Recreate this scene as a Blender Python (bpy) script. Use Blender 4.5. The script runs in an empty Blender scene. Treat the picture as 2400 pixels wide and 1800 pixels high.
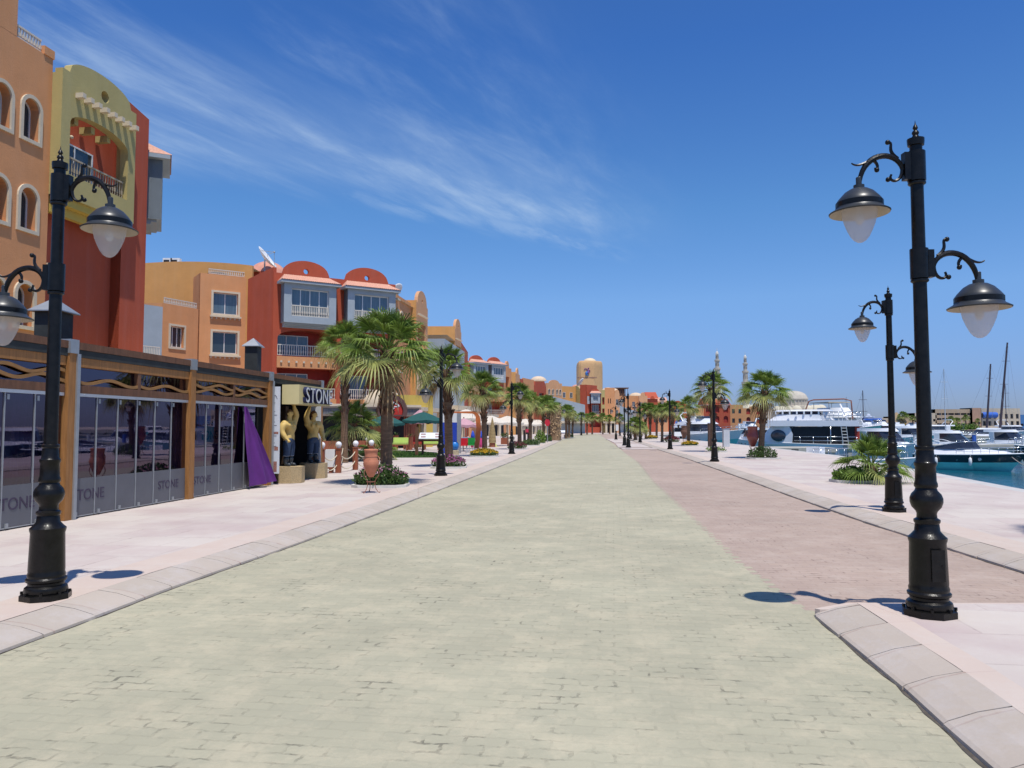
import bpy, math, random
from mathutils import Vector, Matrix
random.seed(7)
R = math.radians
C = bpy.context.scene.collection
SC = bpy.context.scene

# ---------------------------------------------------------------- camera, sky, sun
PITCH = math.atan(100/1800.)
cam = bpy.data.cameras.new('camera'); co = bpy.data.objects.new('camera', cam); C.objects.link(co)
cam.sensor_width = 36; cam.lens = 27; cam.clip_end = 6000; cam.clip_start = .05
co.location = (0, 0, 1.7); co.rotation_euler = (R(90)+PITCH, 0, 0)
SC.camera = co
SC.view_settings.view_transform = 'Standard'; SC.view_settings.look = 'None'
SC.view_settings.gamma = 1; SC.view_settings.exposure = 0.15
SUN_EL, SUN_AZ = 70, 20          # azimuth measured from straight behind the camera towards the right
sv = Vector((math.cos(R(SUN_EL))*math.sin(R(SUN_AZ)), -math.cos(R(SUN_EL))*math.cos(R(SUN_AZ)), math.sin(R(SUN_EL))))
sun = bpy.data.lights.new('sun', 'SUN'); so = bpy.data.objects.new('sun', sun); C.objects.link(so)
sun.energy = 3.9; sun.angle = R(.53); sun.color = (1, .955, .88)
so.rotation_euler = sv.to_track_quat('Z', 'Y').to_euler(); so.location = (20, -30, 60)

w = bpy.data.worlds.new('World'); SC.world = w; w.use_nodes = True
NT = w.node_tree; NT.nodes.clear()
def wn(t, **k):
    n = NT.nodes.new(t)
    for a, b in k.items(): setattr(n, a, b)
    return n
def wl(a, b): NT.links.new(a, b)
def wm(op, a, b=None, c=None, clamp=False):
    n = wn('ShaderNodeMath', operation=op, use_clamp=clamp)
    for i, v in enumerate((a, b, c)):
        if v is None: continue
        if isinstance(v, (int, float)): n.inputs[i].default_value = v
        else: wl(v, n.inputs[i])
    return n.outputs[0]
sky = wn('ShaderNodeTexSky', sky_type='NISHITA', sun_disc=False, sun_elevation=R(SUN_EL), sun_rotation=math.atan2(sv.x, sv.y))
sky.air_density = 1.0; sky.dust_density = .35; sky.ozone_density = 2.2; sky.altitude = 0
hs = wn('ShaderNodeHueSaturation'); hs.inputs['Saturation'].default_value = 1.0; hs.inputs['Value'].default_value = 1.0
tc0 = wn('ShaderNodeTexCoord'); sp0 = wn('ShaderNodeSeparateXYZ'); wl(tc0.outputs['Generated'], sp0.inputs[0])
rp = wn('ShaderNodeValToRGB'); wl(sp0.outputs[2], rp.inputs[0]); rp.color_ramp.elements[0].position = .0; rp.color_ramp.elements[0].color = (.38, .49, .90, 1)
rp.color_ramp.elements[1].position = 1; rp.color_ramp.elements[1].color = (.42, .66, 1.08, 1)
for ps, c_ in ((.05, (.43, .56, 1.0, 1)), (.16, (.60, .83, 1.17, 1)), (.27, (.50, .84, 1.19, 1)), (.45, (.34, .70, 1.22, 1))): rp.color_ramp.elements.new(ps).color = c_
tm = wn('ShaderNodeMix', data_type='RGBA', blend_type='MULTIPLY'); tm.inputs[0].default_value = 1; wl(sky.outputs[0], tm.inputs[6]); wl(rp.outputs[0], tm.inputs[7])
wl(tm.outputs[2], hs.inputs['Color'])
tc = wn('ShaderNodeTexCoord'); sp = wn('ShaderNodeSeparateXYZ'); wl(tc.outputs['Generated'], sp.inputs[0])
zz = wm('MAXIMUM', sp.outputs[2], .03)
pxx = wm('DIVIDE', sp.outputs[0], zz); pyy = wm('DIVIDE', sp.outputs[1], zz)
q = wm('SUBTRACT', wm('MULTIPLY', pxx, .914), wm('MULTIPLY', pyy, .407))
r = wm('ADD', wm('MULTIPLY', pxx, .407), wm('MULTIPLY', pyy, .914))
def noise(vq, vr, sq, sr, det, rough, dist, off):
    cb = wn('ShaderNodeCombineXYZ'); wl(wm('MULTIPLY', vq, sq), cb.inputs[0]); wl(wm('MULTIPLY', vr, sr), cb.inputs[1]); cb.inputs[2].default_value = off
    n = wn('ShaderNodeTexNoise'); wl(cb.outputs[0], n.inputs['Vector'])
    n.inputs['Scale'].default_value = 1; n.inputs['Detail'].default_value = det; n.inputs['Roughness'].default_value = rough; n.inputs['Distortion'].default_value = dist
    return n.outputs[0]
def sm(x, a, b):
    n = wn('ShaderNodeMapRange', interpolation_type='SMOOTHSTEP'); wl(x, n.inputs[0]); n.inputs[1].default_value = a; n.inputs[2].default_value = b
    return n.outputs[0]
n1 = noise(q, r, 1.9, .50, 9, .62, .5, 3.1)
n2 = noise(q, r, 6, 1.6, 9, .62, .3, 7.7)
n3 = noise(q, r, .9, .55, 3, .5, .2, 1.4)
edge = wm('SUBTRACT', wm('ADD', wm('ADD', 3.86, wm('MULTIPLY', pxx, .66)), wm('MULTIPLY', wm('MULTIPLY', pxx, pxx), .13)), pyy)      # >0 above the lower edge of the cloud bank
edge = wm('ADD', edge, wm('MULTIPLY', wm('SUBTRACT', n1, .5), .9))
low = sm(edge, -.28, .75); core = wm('MULTIPLY', low, sm(edge, 1.5, .25))
mask = wm('MULTIPLY', wm('MULTIPLY', low, sm(q, -.45, -1.25)), sm(pxx, 1.2, -.1))
body = sm(wm('ADD', wm('MULTIPLY', n1, .66), wm('ADD', wm('MULTIPLY', n2, .2), wm('MULTIPLY', n3, .3))), .50, .78)
body = wm('MULTIPLY', body, sm(n2, .22, .66))
cl = wm('MULTIPLY', wm('MULTIPLY', wm('ADD', wm('MULTIPLY', body, .80), wm('MULTIPLY', wm('MULTIPLY', core, n2), 1.0)), mask), .64, clamp=True)
dl = wm('ABSOLUTE', wm('SUBTRACT', wm('ADD', pyy, wm('MULTIPLY', wm('SUBTRACT', n1, .5), .5)), wm('ADD', 3.87, wm('MULTIPLY', pxx, .894))))
wisp = wm('MULTIPLY', wm('MULTIPLY', wm('MULTIPLY', sm(dl, .26, .02), sm(pxx, -1.0, -.35)), sm(pxx, .85, .25)), sm(n2, .34, .62))
cl = wm('MAXIMUM', cl, wm('MULTIPLY', wisp, .36))
mx = wn('ShaderNodeMix', data_type='RGBA'); wl(cl, mx.inputs[0]); wl(hs.outputs[0], mx.inputs[6]); mx.inputs[7].default_value = (4.0, 5.3, 7.2, 1)
bg = wn('ShaderNodeBackground'); bg.inputs[1].default_value = .105
wl(mx.outputs[2], bg.inputs[0]); wo = wn('ShaderNodeOutputWorld'); wl(bg.outputs[0], wo.inputs[0])

# ---------------------------------------------------------------- photograph measuring helpers (only give real positions for a chosen distance)
def PX(px, Y, z=1.7): return (px-1200)/1800.*(Y*math.cos(PITCH)+(z-1.7)*math.sin(PITCH))
def ZP(py, Y):
    v = (900-py)/1800.; return 1.7+Y*(math.sin(PITCH)+v*math.cos(PITCH))/(math.cos(PITCH)-v*math.sin(PITCH))
def G(px, py, z=.12):
    v = (900-py)/1800.; t = (z-1.7)/(math.sin(PITCH)+v*math.cos(PITCH))
    return ((px-1200)/1800.*t, (math.cos(PITCH)-v*math.sin(PITCH))*t)

# ---------------------------------------------------------------- materials
MATS = {}
def mat(name, col, rough=.8, var=.08, nscale=3., bump=.0, bscale=40., metal=0, spec=.5, stain=None, stain_amt=.0, stain_scale=.6, emit=None, coat=0, island=0, transl=0, alpha=1, stretch=None, trans=0, ior=1.45):
    if name in MATS: return MATS[name]
    m = bpy.data.materials.new(name); m.use_nodes = True; nt = m.node_tree; b = nt.nodes['Principled BSDF']
    L = nt.links.new
    b.inputs['Roughness'].default_value = rough; b.inputs['Metallic'].default_value = metal
    b.inputs['Specular IOR Level'].default_value = spec; b.inputs['Coat Weight'].default_value = coat; b.inputs['IOR'].default_value = ior
    tcn = nt.nodes.new('ShaderNodeTexCoord'); vec = tcn.outputs['Object']
    if stretch:
        mp = nt.nodes.new('ShaderNodeMapping'); mp.inputs['Scale'].default_value = stretch; L(vec, mp.inputs[0]); vec = mp.outputs[0]
    nz = nt.nodes.new('ShaderNodeTexNoise'); nz.inputs['Scale'].default_value = nscale; nz.inputs['Detail'].default_value = 6; nz.inputs['Roughness'].default_value = .62
    L(vec, nz.inputs['Vector'])
    cr = nt.nodes.new('ShaderNodeMapRange'); L(nz.outputs[0], cr.inputs[0]); cr.inputs[1].default_value = .3; cr.inputs[2].default_value = .7
    cr.inputs[3].default_value = 1-var; cr.inputs[4].default_value = 1+var
    fac = cr.outputs[0]
    if island:
        g = nt.nodes.new('ShaderNodeNewGeometry'); mr = nt.nodes.new('ShaderNodeMapRange'); L(g.outputs['Random Per Island'], mr.inputs[0])
        mr.inputs[3].default_value = 1-island; mr.inputs[4].default_value = 1+island
        mm = nt.nodes.new('ShaderNodeMath'); mm.operation = 'MULTIPLY'; L(fac, mm.inputs[0]); L(mr.outputs[0], mm.inputs[1]); fac = mm.outputs[0]
    vm = nt.nodes.new('ShaderNodeVectorMath'); vm.operation = 'SCALE'; vm.inputs[0].default_value = col[:3]; L(fac, vm.inputs['Scale'])
    out = vm.outputs[0]
    if stain:
        n2 = nt.nodes.new('ShaderNodeTexNoise'); n2.inputs['Scale'].default_value = stain_scale; n2.inputs['Detail'].default_value = 8; n2.inputs['Roughness'].default_value = .7
        L(vec, n2.inputs['Vector'])
        r2 = nt.nodes.new('ShaderNodeMapRange'); L(n2.outputs[0], r2.inputs[0]); r2.inputs[1].default_value = .45; r2.inputs[2].default_value = .75; r2.inputs[4].default_value = stain_amt
        mi = nt.nodes.new('ShaderNodeMix'); mi.data_type = 'RGBA'; L(r2.outputs[0], mi.inputs[0]); L(out, mi.inputs[6]); mi.inputs[7].default_value = (*stain, 1); out = mi.outputs[2]
    L(out, b.inputs['Base Color'])
    if bump:
        n3 = nt.nodes.new('ShaderNodeTexNoise'); n3.inputs['Scale'].default_value = bscale; n3.inputs['Detail'].default_value = 4; L(vec, n3.inputs['Vector'])
        bp = nt.nodes.new('ShaderNodeBump'); bp.inputs['Strength'].default_value = bump; bp.inputs['Distance'].default_value = .02; L(n3.outputs[0], bp.inputs['Height']); L(bp.outputs[0], b.inputs['Normal'])
    if emit: b.inputs['Emission Color'].default_value = (*emit, 1); b.inputs['Emission Strength'].default_value = 1
    if trans: b.inputs['Transmission Weight'].default_value = trans
    if alpha < 1: b.inputs['Alpha'].default_value = alpha
    if transl:
        t = nt.nodes.new('ShaderNodeBsdfTranslucent'); L(out, t.inputs[0]); ms = nt.nodes.new('ShaderNodeMixShader'); ms.inputs[0].default_value = transl
        o = nt.nodes['Material Output']; L(b.outputs[0], ms.inputs[1]); L(t.outputs[0], ms.inputs[2]); L(ms.outputs[0], o.inputs[0])
    MATS[name] = m; return m
def plaster(name, col, stain=None):
    m = mat_plaster(name, col, stain); nt = m.node_tree; L = nt.links.new; b = nt.nodes['Principled BSDF']; src = b.inputs['Base Color'].links[0].from_socket
    t = nt.nodes.new('ShaderNodeTexCoord'); mp = nt.nodes.new('ShaderNodeMapping'); mp.inputs['Scale'].default_value = (2.6, 2.6, .16); L(t.outputs['Object'], mp.inputs[0])
    n = nt.nodes.new('ShaderNodeTexNoise'); n.inputs['Scale'].default_value = 1; n.inputs['Detail'].default_value = 7; n.inputs['Roughness'].default_value = .7; L(mp.outputs[0], n.inputs['Vector'])
    r = nt.nodes.new('ShaderNodeMapRange'); L(n.outputs[0], r.inputs[0]); r.inputs[1].default_value = .48; r.inputs[2].default_value = .74; r.inputs[4].default_value = .42
    x = nt.nodes.new('ShaderNodeMix'); x.data_type = 'RGBA'; L(r.outputs[0], x.inputs[0]); L(src, x.inputs[6]); x.inputs[7].default_value = (min(1, col[0]*.9+.07), min(1, col[1]*.95+.06), min(1, col[2]*.95+.06), 1); L(x.outputs[2], b.inputs['Base Color']); return m
def mat_plaster(name, col, stain=None): return mat(name, col, .88, .07, .9, .35, 22, stain=stain or tuple(c*.72+.02 for c in col), stain_amt=.35, stain_scale=.5)
ORANGE = plaster('orange_plaster', (.66, .30, .125)); ORANGE2 = plaster('bright_orange_plaster', (.64, .32, .10)); PEACH = plaster('peach_plaster', (.64, .34, .17))
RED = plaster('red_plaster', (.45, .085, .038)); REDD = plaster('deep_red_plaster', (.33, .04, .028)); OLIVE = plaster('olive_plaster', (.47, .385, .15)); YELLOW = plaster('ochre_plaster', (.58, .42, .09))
GREY = plaster('bluegrey_plaster', (.35, .40, .43)); TAN = plaster('tan_plaster', (.62, .38, .18)); SAND = plaster('sand_plaster', (.50, .42, .30)); CREAM = mat('cream_stucco', (.64, .54, .39), .8, .06, 4, .2)
TILE = mat('terracotta_roof_tile', (.62, .33, .23), .8, .2, 9, .3, 30); DOME = mat('dome_plaster', (.68, .52, .36), .8, .1, 2, .1); PINKDOME = mat('pink_dome_plaster', (.60, .28, .20), .8, .15, 2, .1)
PANE = mat('window_glass', (.035, .05, .06), .06, .1, 1, spec=.9); CURT = mat('curtained_glass', (.09, .14, .18), .12, .25, 2, spec=.9, stretch=(6, 6, .3))
WFRAME = mat('white_window_frame', (.72, .72, .70), .5, .04); RAIL = mat('painted_balustrade', (.66, .60, .50), .7, .06)
BLACK = mat('black_cast_iron', (.008, .0075, .007), .33, .5, 14, .12, 60, spec=.28, coat=.06); IRONG = mat('lamp_shade_enamel', (.035, .038, .040), .36, .2, 8, spec=.6)
SHADEIN = mat('lamp_shade_inside', (.42, .36, .27), .7, .1)
WOOD = mat('golden_brown_timber', (.34, .155, .045), .6, .25, 3, .3, 30, stretch=(8, 8, .7)); WOODD = mat('dark_timber', (.15, .07, .035), .7, .3, 3, .3, 30, stretch=(4, 4, 1)); WOODH = mat('varnished_wave_trim', (.30, .15, .045), .55, .2, 4)
REDWOOD = mat('red_brown_post_timber', (.28, .085, .04), .6, .2, 4, .2, 30, stretch=(6, 6, .8))
STEEL = mat('grey_metal', (.36, .38, .39), .45, .1, 6, metal=.5); FELT = mat('black_roof_felt', (.03, .035, .034), .8, .3, 4); ALU = mat('pale_aluminium', (.62, .63, .62), .4, .06, metal=.4)
CONC = mat('pale_concrete', (.46, .43, .36), .9, .12, 1.5, .3, 18, stain=(.25, .23, .19), stain_amt=.5); KERBW = mat('planter_kerb_concrete', (.62, .60, .54), .85, .1, 3, .2)
GRAVEL = mat('exposed_aggregate', (.47, .35, .19), .9, .3, 45, .8, 60)
LEAF = mat('palm_leaf', (.185, .265, .05), .5, .25, 2, spec=.35, island=.45, transl=.28); LEAFY = mat('old_palm_leaf', (.36, .38, .12), .55, .2, 2, island=.35, transl=.25)
DRY = mat('dry_palm_leaf', (.30, .20, .10), .85, .3, 4, island=.4); BARK = mat('palm_bark', (.185, .115, .068), .92, .35, 5, .9, 18, stretch=(1, 1, 6)); BOOT = mat('palm_boot_fibre', (.12, .062, .036), .95, .4, 6, .6, 20, island=.5)
SHRUB = mat('shrub_leaf', (.07, .125, .03), .55, .2, 3, island=.5, transl=.2); SOIL = mat('planting_soil', (.12, .08, .05), .95, .3, 8, .6)
GREENB = mat('light_shrub_leaf', (.16, .26, .04), .55, .2, 3, island=.4, transl=.2)
TERRA = mat('terracotta_clay', (.50, .19, .105), .75, .15, 5, .25, 30); RUST = mat('rusty_wrought_iron', (.30, .12, .075), .7, .2, 8)
WHITE = mat('white_gelcoat', (.80, .81, .82), .25, .03, 2, coat=.3); WHITEP = mat('white_paint', (.78, .78, .76), .5, .04); TEAL = mat('teal_hull_paint', (.17, .64, .60), .3, .08, 2, coat=.3); NAVY = mat('navy_hull_paint', (.012, .022, .035), .2, .1, coat=.5)
CHROME = mat('stainless_rail', (.6, .62, .63), .2, .03, metal=.9); DARK = mat('dark_interior', (.018, .018, .022), .6, .2); TINT = mat('tinted_windscreen', (.03, .035, .05), .06, .1, spec=.9)
BLUEF = mat('blue_canvas', (.04, .13, .48), .8, .1); UMB = mat('cream_parasol_canvas', (.78, .71, .60), .85, .04, transl=.2); GREENU = mat('dark_green_parasol_canvas', (.02, .10, .09), .85, .1, transl=.1); PINKU = mat('pink_parasol_canvas', (.62, .36, .40), .85, .06, transl=.2)
PURPLE = mat('purple_cloth', (.12, .022, .19), .75, .15, 3, .2, 12)

# ---------------------------------------------------------------- mesh builder
class MB:
    def __init__(s): s.v = []; s.f = []
    def add(s, vs, fs):
        o = len(s.v); s.v += [tuple(v) for v in vs]; s.f += [tuple(i+o for i in f) for f in fs]; return s
    def quad(s, a, b, c, d): return s.add([a, b, c, d], [(0, 1, 2, 3)])
    def box(s, x0, x1, y0, y1, z0, z1, fr=None):
        p = [(x, y, z) for z in (z0, z1) for x, y in ((x0, y0), (x1, y0), (x1, y1), (x0, y1))]
        if fr: p = [fr.P(*q) for q in p]
        return s.add(p, [(3, 2, 1, 0), (4, 5, 6, 7), (0, 1, 5, 4), (1, 2, 6, 5), (2, 3, 7, 6), (3, 0, 4, 7)])
    def prism(s, pts, z0, z1):
        n = len(pts); s.add([(x, y, z0) for x, y in pts]+[(x, y, z1) for x, y in pts],
            [tuple(range(n-1, -1, -1)), tuple(range(n, 2*n))]+[(i, (i+1) % n, n+(i+1) % n, n+i) for i in range(n)]); return s
    def lathe(s, prof, c=(0, 0, 0), n=20, M=None, cap=True):
        vs = [];
        for r_, z in prof:
            for k in range(n):
                a = 2*math.pi*k/n; p = Vector((r_*math.cos(a), r_*math.sin(a), z))
                if M: p = M @ p
                vs.append((p.x+c[0], p.y+c[1], p.z+c[2]))
        fs = [(i*n+k, i*n+(k+1) % n, (i+1)*n+(k+1) % n, (i+1)*n+k) for i in range(len(prof)-1) for k in range(n)]
        if cap:
            if prof[0][0] > 1e-4: fs.append(tuple(range(n-1, -1, -1)))
            if prof[-1][0] > 1e-4: fs.append(tuple(range((len(prof)-1)*n, len(prof)*n)))
        return s.add(vs, fs)
    def tube(s, pts, r0, n=8, cap=True):
        pts = [Vector(p) for p in pts]; m = len(pts); rr = r0 if isinstance(r0, (list, tuple)) else [r0]*m
        vs = []; ref = Vector((0, 0, 1))
        t0 = (pts[1]-pts[0]).normalized()
        if abs(t0.dot(ref)) > .95: ref = Vector((1, 0, 0))
        a = t0.cross(ref).normalized()
        for i, p in enumerate(pts):
            t = (pts[min(i+1, m-1)]-pts[max(i-1, 0)]).normalized()
            a = (a-t*a.dot(t));
            a = a.normalized() if a.length > 1e-6 else t.orthogonal().normalized()
            b = t.cross(a)
            for k in range(n):
                an = 2*math.pi*k/n; vs.append(p+(a*math.cos(an)+b*math.sin(an))*rr[i])
        fs = [(i*n+k, i*n+(k+1) % n, (i+1)*n+(k+1) % n, (i+1)*n+k) for i in range(m-1) for k in range(n)]
        if cap: fs += [tuple(range(n-1, -1, -1)), tuple(range((m-1)*n, m*n))]
        return s.add(vs, fs)
    def ball(s, c, r_, n=12, m=8, sc=(1, 1, 1), half=False):
        lo = 0 if half else -90
        prof = [(max(1e-5, math.cos(R(lo+(90-lo)*i/m))), math.sin(R(lo+(90-lo)*i/m))) for i in range(m+1)]
        return s.lathe([(a*r_, b*r_) for a, b in prof], c, n, Matrix.Diagonal(sc).to_3x3(), cap=False)
    def build(s, name, material, parent=None, smooth=False, auto=False):
        me = bpy.data.meshes.new(name); o = bpy.data.objects.new(name, me)
        l = Vector((0, 0, 0))
        if parent is not None:
            o.parent = parent; l = worldloc(parent)
        me.from_pydata([tuple(Vector(v)-l) for v in s.v], [], s.f); me.update()
        if smooth or auto:
            me.shade_smooth()
            if auto: me.set_sharp_from_angle(angle=R(38))
        me.materials.append(material); C.objects.link(o); return o
def worldloc(o):
    l = Vector((0, 0, 0))
    while o is not None: l += o.location; o = o.parent
    return l
def thing(name, label, cat, loc=(0, 0, 0), group=None):
    o = bpy.data.objects.new(name, None); C.objects.link(o); o.location = loc; o.empty_display_size = .3
    o['label'] = label; o['category'] = cat
    if group: o['group'] = group
    return o
def tag(o, label, cat, group=None):
    o['label'] = label; o['category'] = cat
    if group: o['group'] = group
    return o
def struct(o, kind='structure'): o['kind'] = kind; return o
CH = {}
def kids(o): return [c for c in C.objects if c.parent == o]
def dup(root, loc, rz=0, label=None, group=None, scale=None):
    r_ = root.copy(); C.objects.link(r_); r_.location = loc; r_.rotation_euler = (root.rotation_euler.x, root.rotation_euler.y, rz)
    if scale: r_.scale = (scale,)*3 if isinstance(scale, (int, float)) else scale
    if label: r_['label'] = label
    if group: r_['group'] = group
    for ch in kids(root):
        c = ch.copy(); C.objects.link(c); c.parent = r_
        for g in kids(ch):
            d = g.copy(); C.objects.link(d); d.parent = c
    return r_
def text_mb(txt, size, depth, spacing=1.0, offset=0.0):
    cu = bpy.data.curves.new('t', 'FONT'); cu.body = txt; cu.size = size; cu.extrude = depth/2; cu.space_character = spacing; cu.align_x = 'CENTER'; cu.offset = offset
    o = bpy.data.objects.new('t', cu); C.objects.link(o); dg = bpy.context.evaluated_depsgraph_get(); dg.update()
    me = bpy.data.meshes.new_from_object(o.evaluated_get(dg)); mb = MB()
    mb.add([v.co[:] for v in me.vertices], [tuple(p.vertices) for p in me.polygons])
    bpy.data.objects.remove(o); bpy.data.meshes.remove(me); return mb
class Fr:                                     # facade frame: s along the wall, n outwards, z up
    def __init__(s, A, B):
        s.A = Vector((*A, 0)); d = Vector((*B, 0))-s.A; s.L = d.length; s.u = d/s.L; s.n = Vector((s.u.y, -s.u.x, 0))
    def P(s, a, n, z): return s.A+s.u*a+s.n*n+Vector((0, 0, z))
    def sy(s, Y): return (Y-s.A.y)/s.u.y
    def spx(s, px):                           # s where the wall crosses the vertical plane of picture column px
        t = (px-1200)/1800.; return (t*s.A.y-s.A.x)/(s.u.x-t*s.u.y)
def place(mb, fr, s_, n_, z_):                # put a text mesh (xy plane) on a facade
    mb.v = [tuple(fr.P(s_+v[0], n_+v[2], z_+v[1])) for v in mb.v]; return mb

def wall(mb, fr, s0, s1, z0, top, ops=(), th=.3, n0=0., cap=True):
    ft = top if callable(top) else (lambda s_: top)
    def lo(o, s_):
        if o[4] == 'circ': c, r_ = (o[0]+o[1])/2, (o[1]-o[0])/2; return (o[2]+o[3])/2-math.sqrt(max(0, r_*r_-(s_-c)**2))
        return o[2]
    def hi(o, s_):
        c, r_ = (o[0]+o[1])/2, (o[1]-o[0])/2; d = math.sqrt(max(0, 1-((s_-c)/r_)**2))
        if o[4] == 'circ': return (o[2]+o[3])/2+r_*d
        if o[4] == 'arch': return o[3]-r_+r_*d
        if o[4] == 'seg': return o[3]-(r_*.3)+(r_*.3)*d
        return o[3]
    br = {s0, s1}
    if callable(top): br |= {s0+(s1-s0)*i/24 for i in range(25)}
    for o in ops:
        br |= {o[0], o[1]}
        if o[4] != 'rect': br |= {(o[0]+o[1])/2-(o[1]-o[0])/2*math.cos(math.pi*i/12) for i in range(13)}
    br = sorted(b for b in br if s0-1e-6 <= b <= s1+1e-6); P = fr.P
    for a, b in zip(br, br[1:]):
        if b-a < 1e-5: continue
        act = sorted([o for o in ops if o[0] <= a+1e-6 and o[1] >= b-1e-6], key=lambda o: lo(o, (a+b)/2))
        ca, cb = z0, z0
        for o in act:
            la, lb, ha, hb = lo(o, a), lo(o, b), hi(o, a), hi(o, b); d = o[5]
            mb.quad(P(a, n0, ca), P(b, n0, cb), P(b, n0, lb), P(a, n0, la))
            mb.quad(P(a, n0, la), P(b, n0, lb), P(b, n0-d, lb), P(a, n0-d, la))
            mb.quad(P(a, n0-d, ha), P(b, n0-d, hb), P(b, n0, hb), P(a, n0, ha))
            ca, cb = ha, hb
        mb.quad(P(a, n0, ca), P(b, n0, cb), P(b, n0, ft(b)), P(a, n0, ft(a)))
        if cap: mb.quad(P(a, n0, ft(a)), P(b, n0, ft(b)), P(b, n0-th, ft(b)), P(a, n0-th, ft(a)))
    if cap:
        for s_, fl in ((s0, 0), (s1, 1)):
            q_ = [P(s_, n0, z0), P(s_, n0, ft(s_)), P(s_, n0-th, ft(s_)), P(s_, n0-th, z0)]
            mb.quad(*(q_ if fl else q_[::-1]))
    for o in ops:
        for s_, fl in ((o[0], 0), (o[1], 1)):
            l, h = lo(o, s_), hi(o, s_)
            if h-l > 1e-3:
                q_ = [P(s_, n0, l), P(s_, n0-o[5], l), P(s_, n0-o[5], h), P(s_, n0, h)]
                mb.quad(*(q_ if not fl else q_[::-1]))
    return mb
def outline(a, b, z0, z1, kind):
    if kind == 'rect': return [(a, z0), (b, z0), (b, z1), (a, z1)]
    r_ = (b-a)/2; c = (a+b)/2
    return [(a, z0), (b, z0)]+[(c+r_*math.cos(math.pi*i/12), z1-r_+r_*math.sin(math.pi*i/12)) for i in range(13)]
def ring(mb, fr, inn, out, n0, n1):
    k = len(inn); P = fr.P
    vs = [P(x, n1, z) for x, z in inn]+[P(x, n1, z) for x, z in out]+[P(x, n0, z) for x, z in inn]+[P(x, n0, z) for x, z in out]
    fs = []
    for i in range(k):
        j = (i+1) % k; fs += [(i, k+i, k+j, j), (k+i, 3*k+i, 3*k+j, k+j), (i, j, 2*k+j, 2*k+i)]
    return mb.add(vs, fs)
def window(root, fr, a, b, z0, z1, n=-.25, kind='rect', cols=2, trim=0, sill=0, pane=None, fm=None, tn=0., dent=0, name='window'):
    mb = MB(); fw = .06; i_ = outline(a+fw, b-fw, z0+fw, z1-fw, kind); o_ = outline(a, b, z0, z1, kind); ring(mb, fr, i_, o_, n+.005, n+.06)
    for k in range(1, cols):
        x = a+(b-a)*k/cols; mb.box(x-.03, x+.03, n+.01, n+.055, z0+fw, (z1 if kind == 'rect' else z1-(b-a)*.02)-fw, fr)
    f = mb.build(name, fm or WFRAME, root)
    p = MB(); pts = outline(a+.01, b-.01, z0+.01, z1-.01, kind); p.add([fr.P(x, n+.03, z) for x, z in pts], [tuple(range(len(pts)))]); p.build('pane', pane or PANE, f)
    if trim:
        t = MB(); ring(t, fr, outline(a, b, z0, z1, kind), outline(a-trim, b+trim, z0-trim, z1+trim, kind), tn-.02, tn+.07); t.build('surround', CREAM, f)
    if sill:
        t = MB(); t.box(a-trim-.08, b+trim+.08, tn-.01, tn+.2, z0-trim-.12, z0-trim+.003, fr)
        m = 7
        for k in range(m if dent else 0):
            x = a-trim+.05+(b-a+2*trim-.1)*k/(m-1); t.box(x-.05, x+.05, tn-.01, tn+.14, z0-trim-.26, z0-trim-.122, fr)
        t.build('sill', CREAM, f)
    return f
def railing(root, fr, a, b, z, h=.95, n=.0, step=.13, material=None, r_=.022, name='railing'):
    mb = MB(); mb.box(a, b, n-.035, n+.035, z+h-.06, z+h, fr); mb.box(a, b, n-.03, n+.03, z+.04, z+.09, fr)
    k = max(2, int((b-a)/step))
    for i in range(k+1):
        x = a+.03+(b-a-.06)*i/k; mb.box(x-r_, x+r_, n-r_, n+r_, z+.09, z+h-.06, fr); mb.box(x-r_*1.7, x+r_*1.7, n-r_*1.7, n+r_*1.7, z+h*.3, z+h*.5, fr)
    return mb.build(name, material or RAIL, root)
def dowels(root, fr, a, b, z, k, n=0., L=.28, sz=.1):
    for i in range(k):
        x = a+(b-a)*i/(k-1); MB().box(x-sz, x+sz, n-.02, n+L, z-sz, z+sz, fr).build('roof_beam_end', CREAM, root)
def gable_fn(s0, s1, zs, zp, sh=.12):
    def f(s_):
        t = (s_-s0)/(s1-s0)
        if t < sh or t > 1-sh: return zs
        u = (t-.5)/(.5-sh); return zs+.12+(zp-zs-.12)*math.sqrt(max(0, 1-u*u))
    return f
def roofpoly(root, pts, z, material, name='roof'): return MB().add([(x, y, z) for x, y in pts], [tuple(range(len(pts)))]).build(name, material, root)
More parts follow.
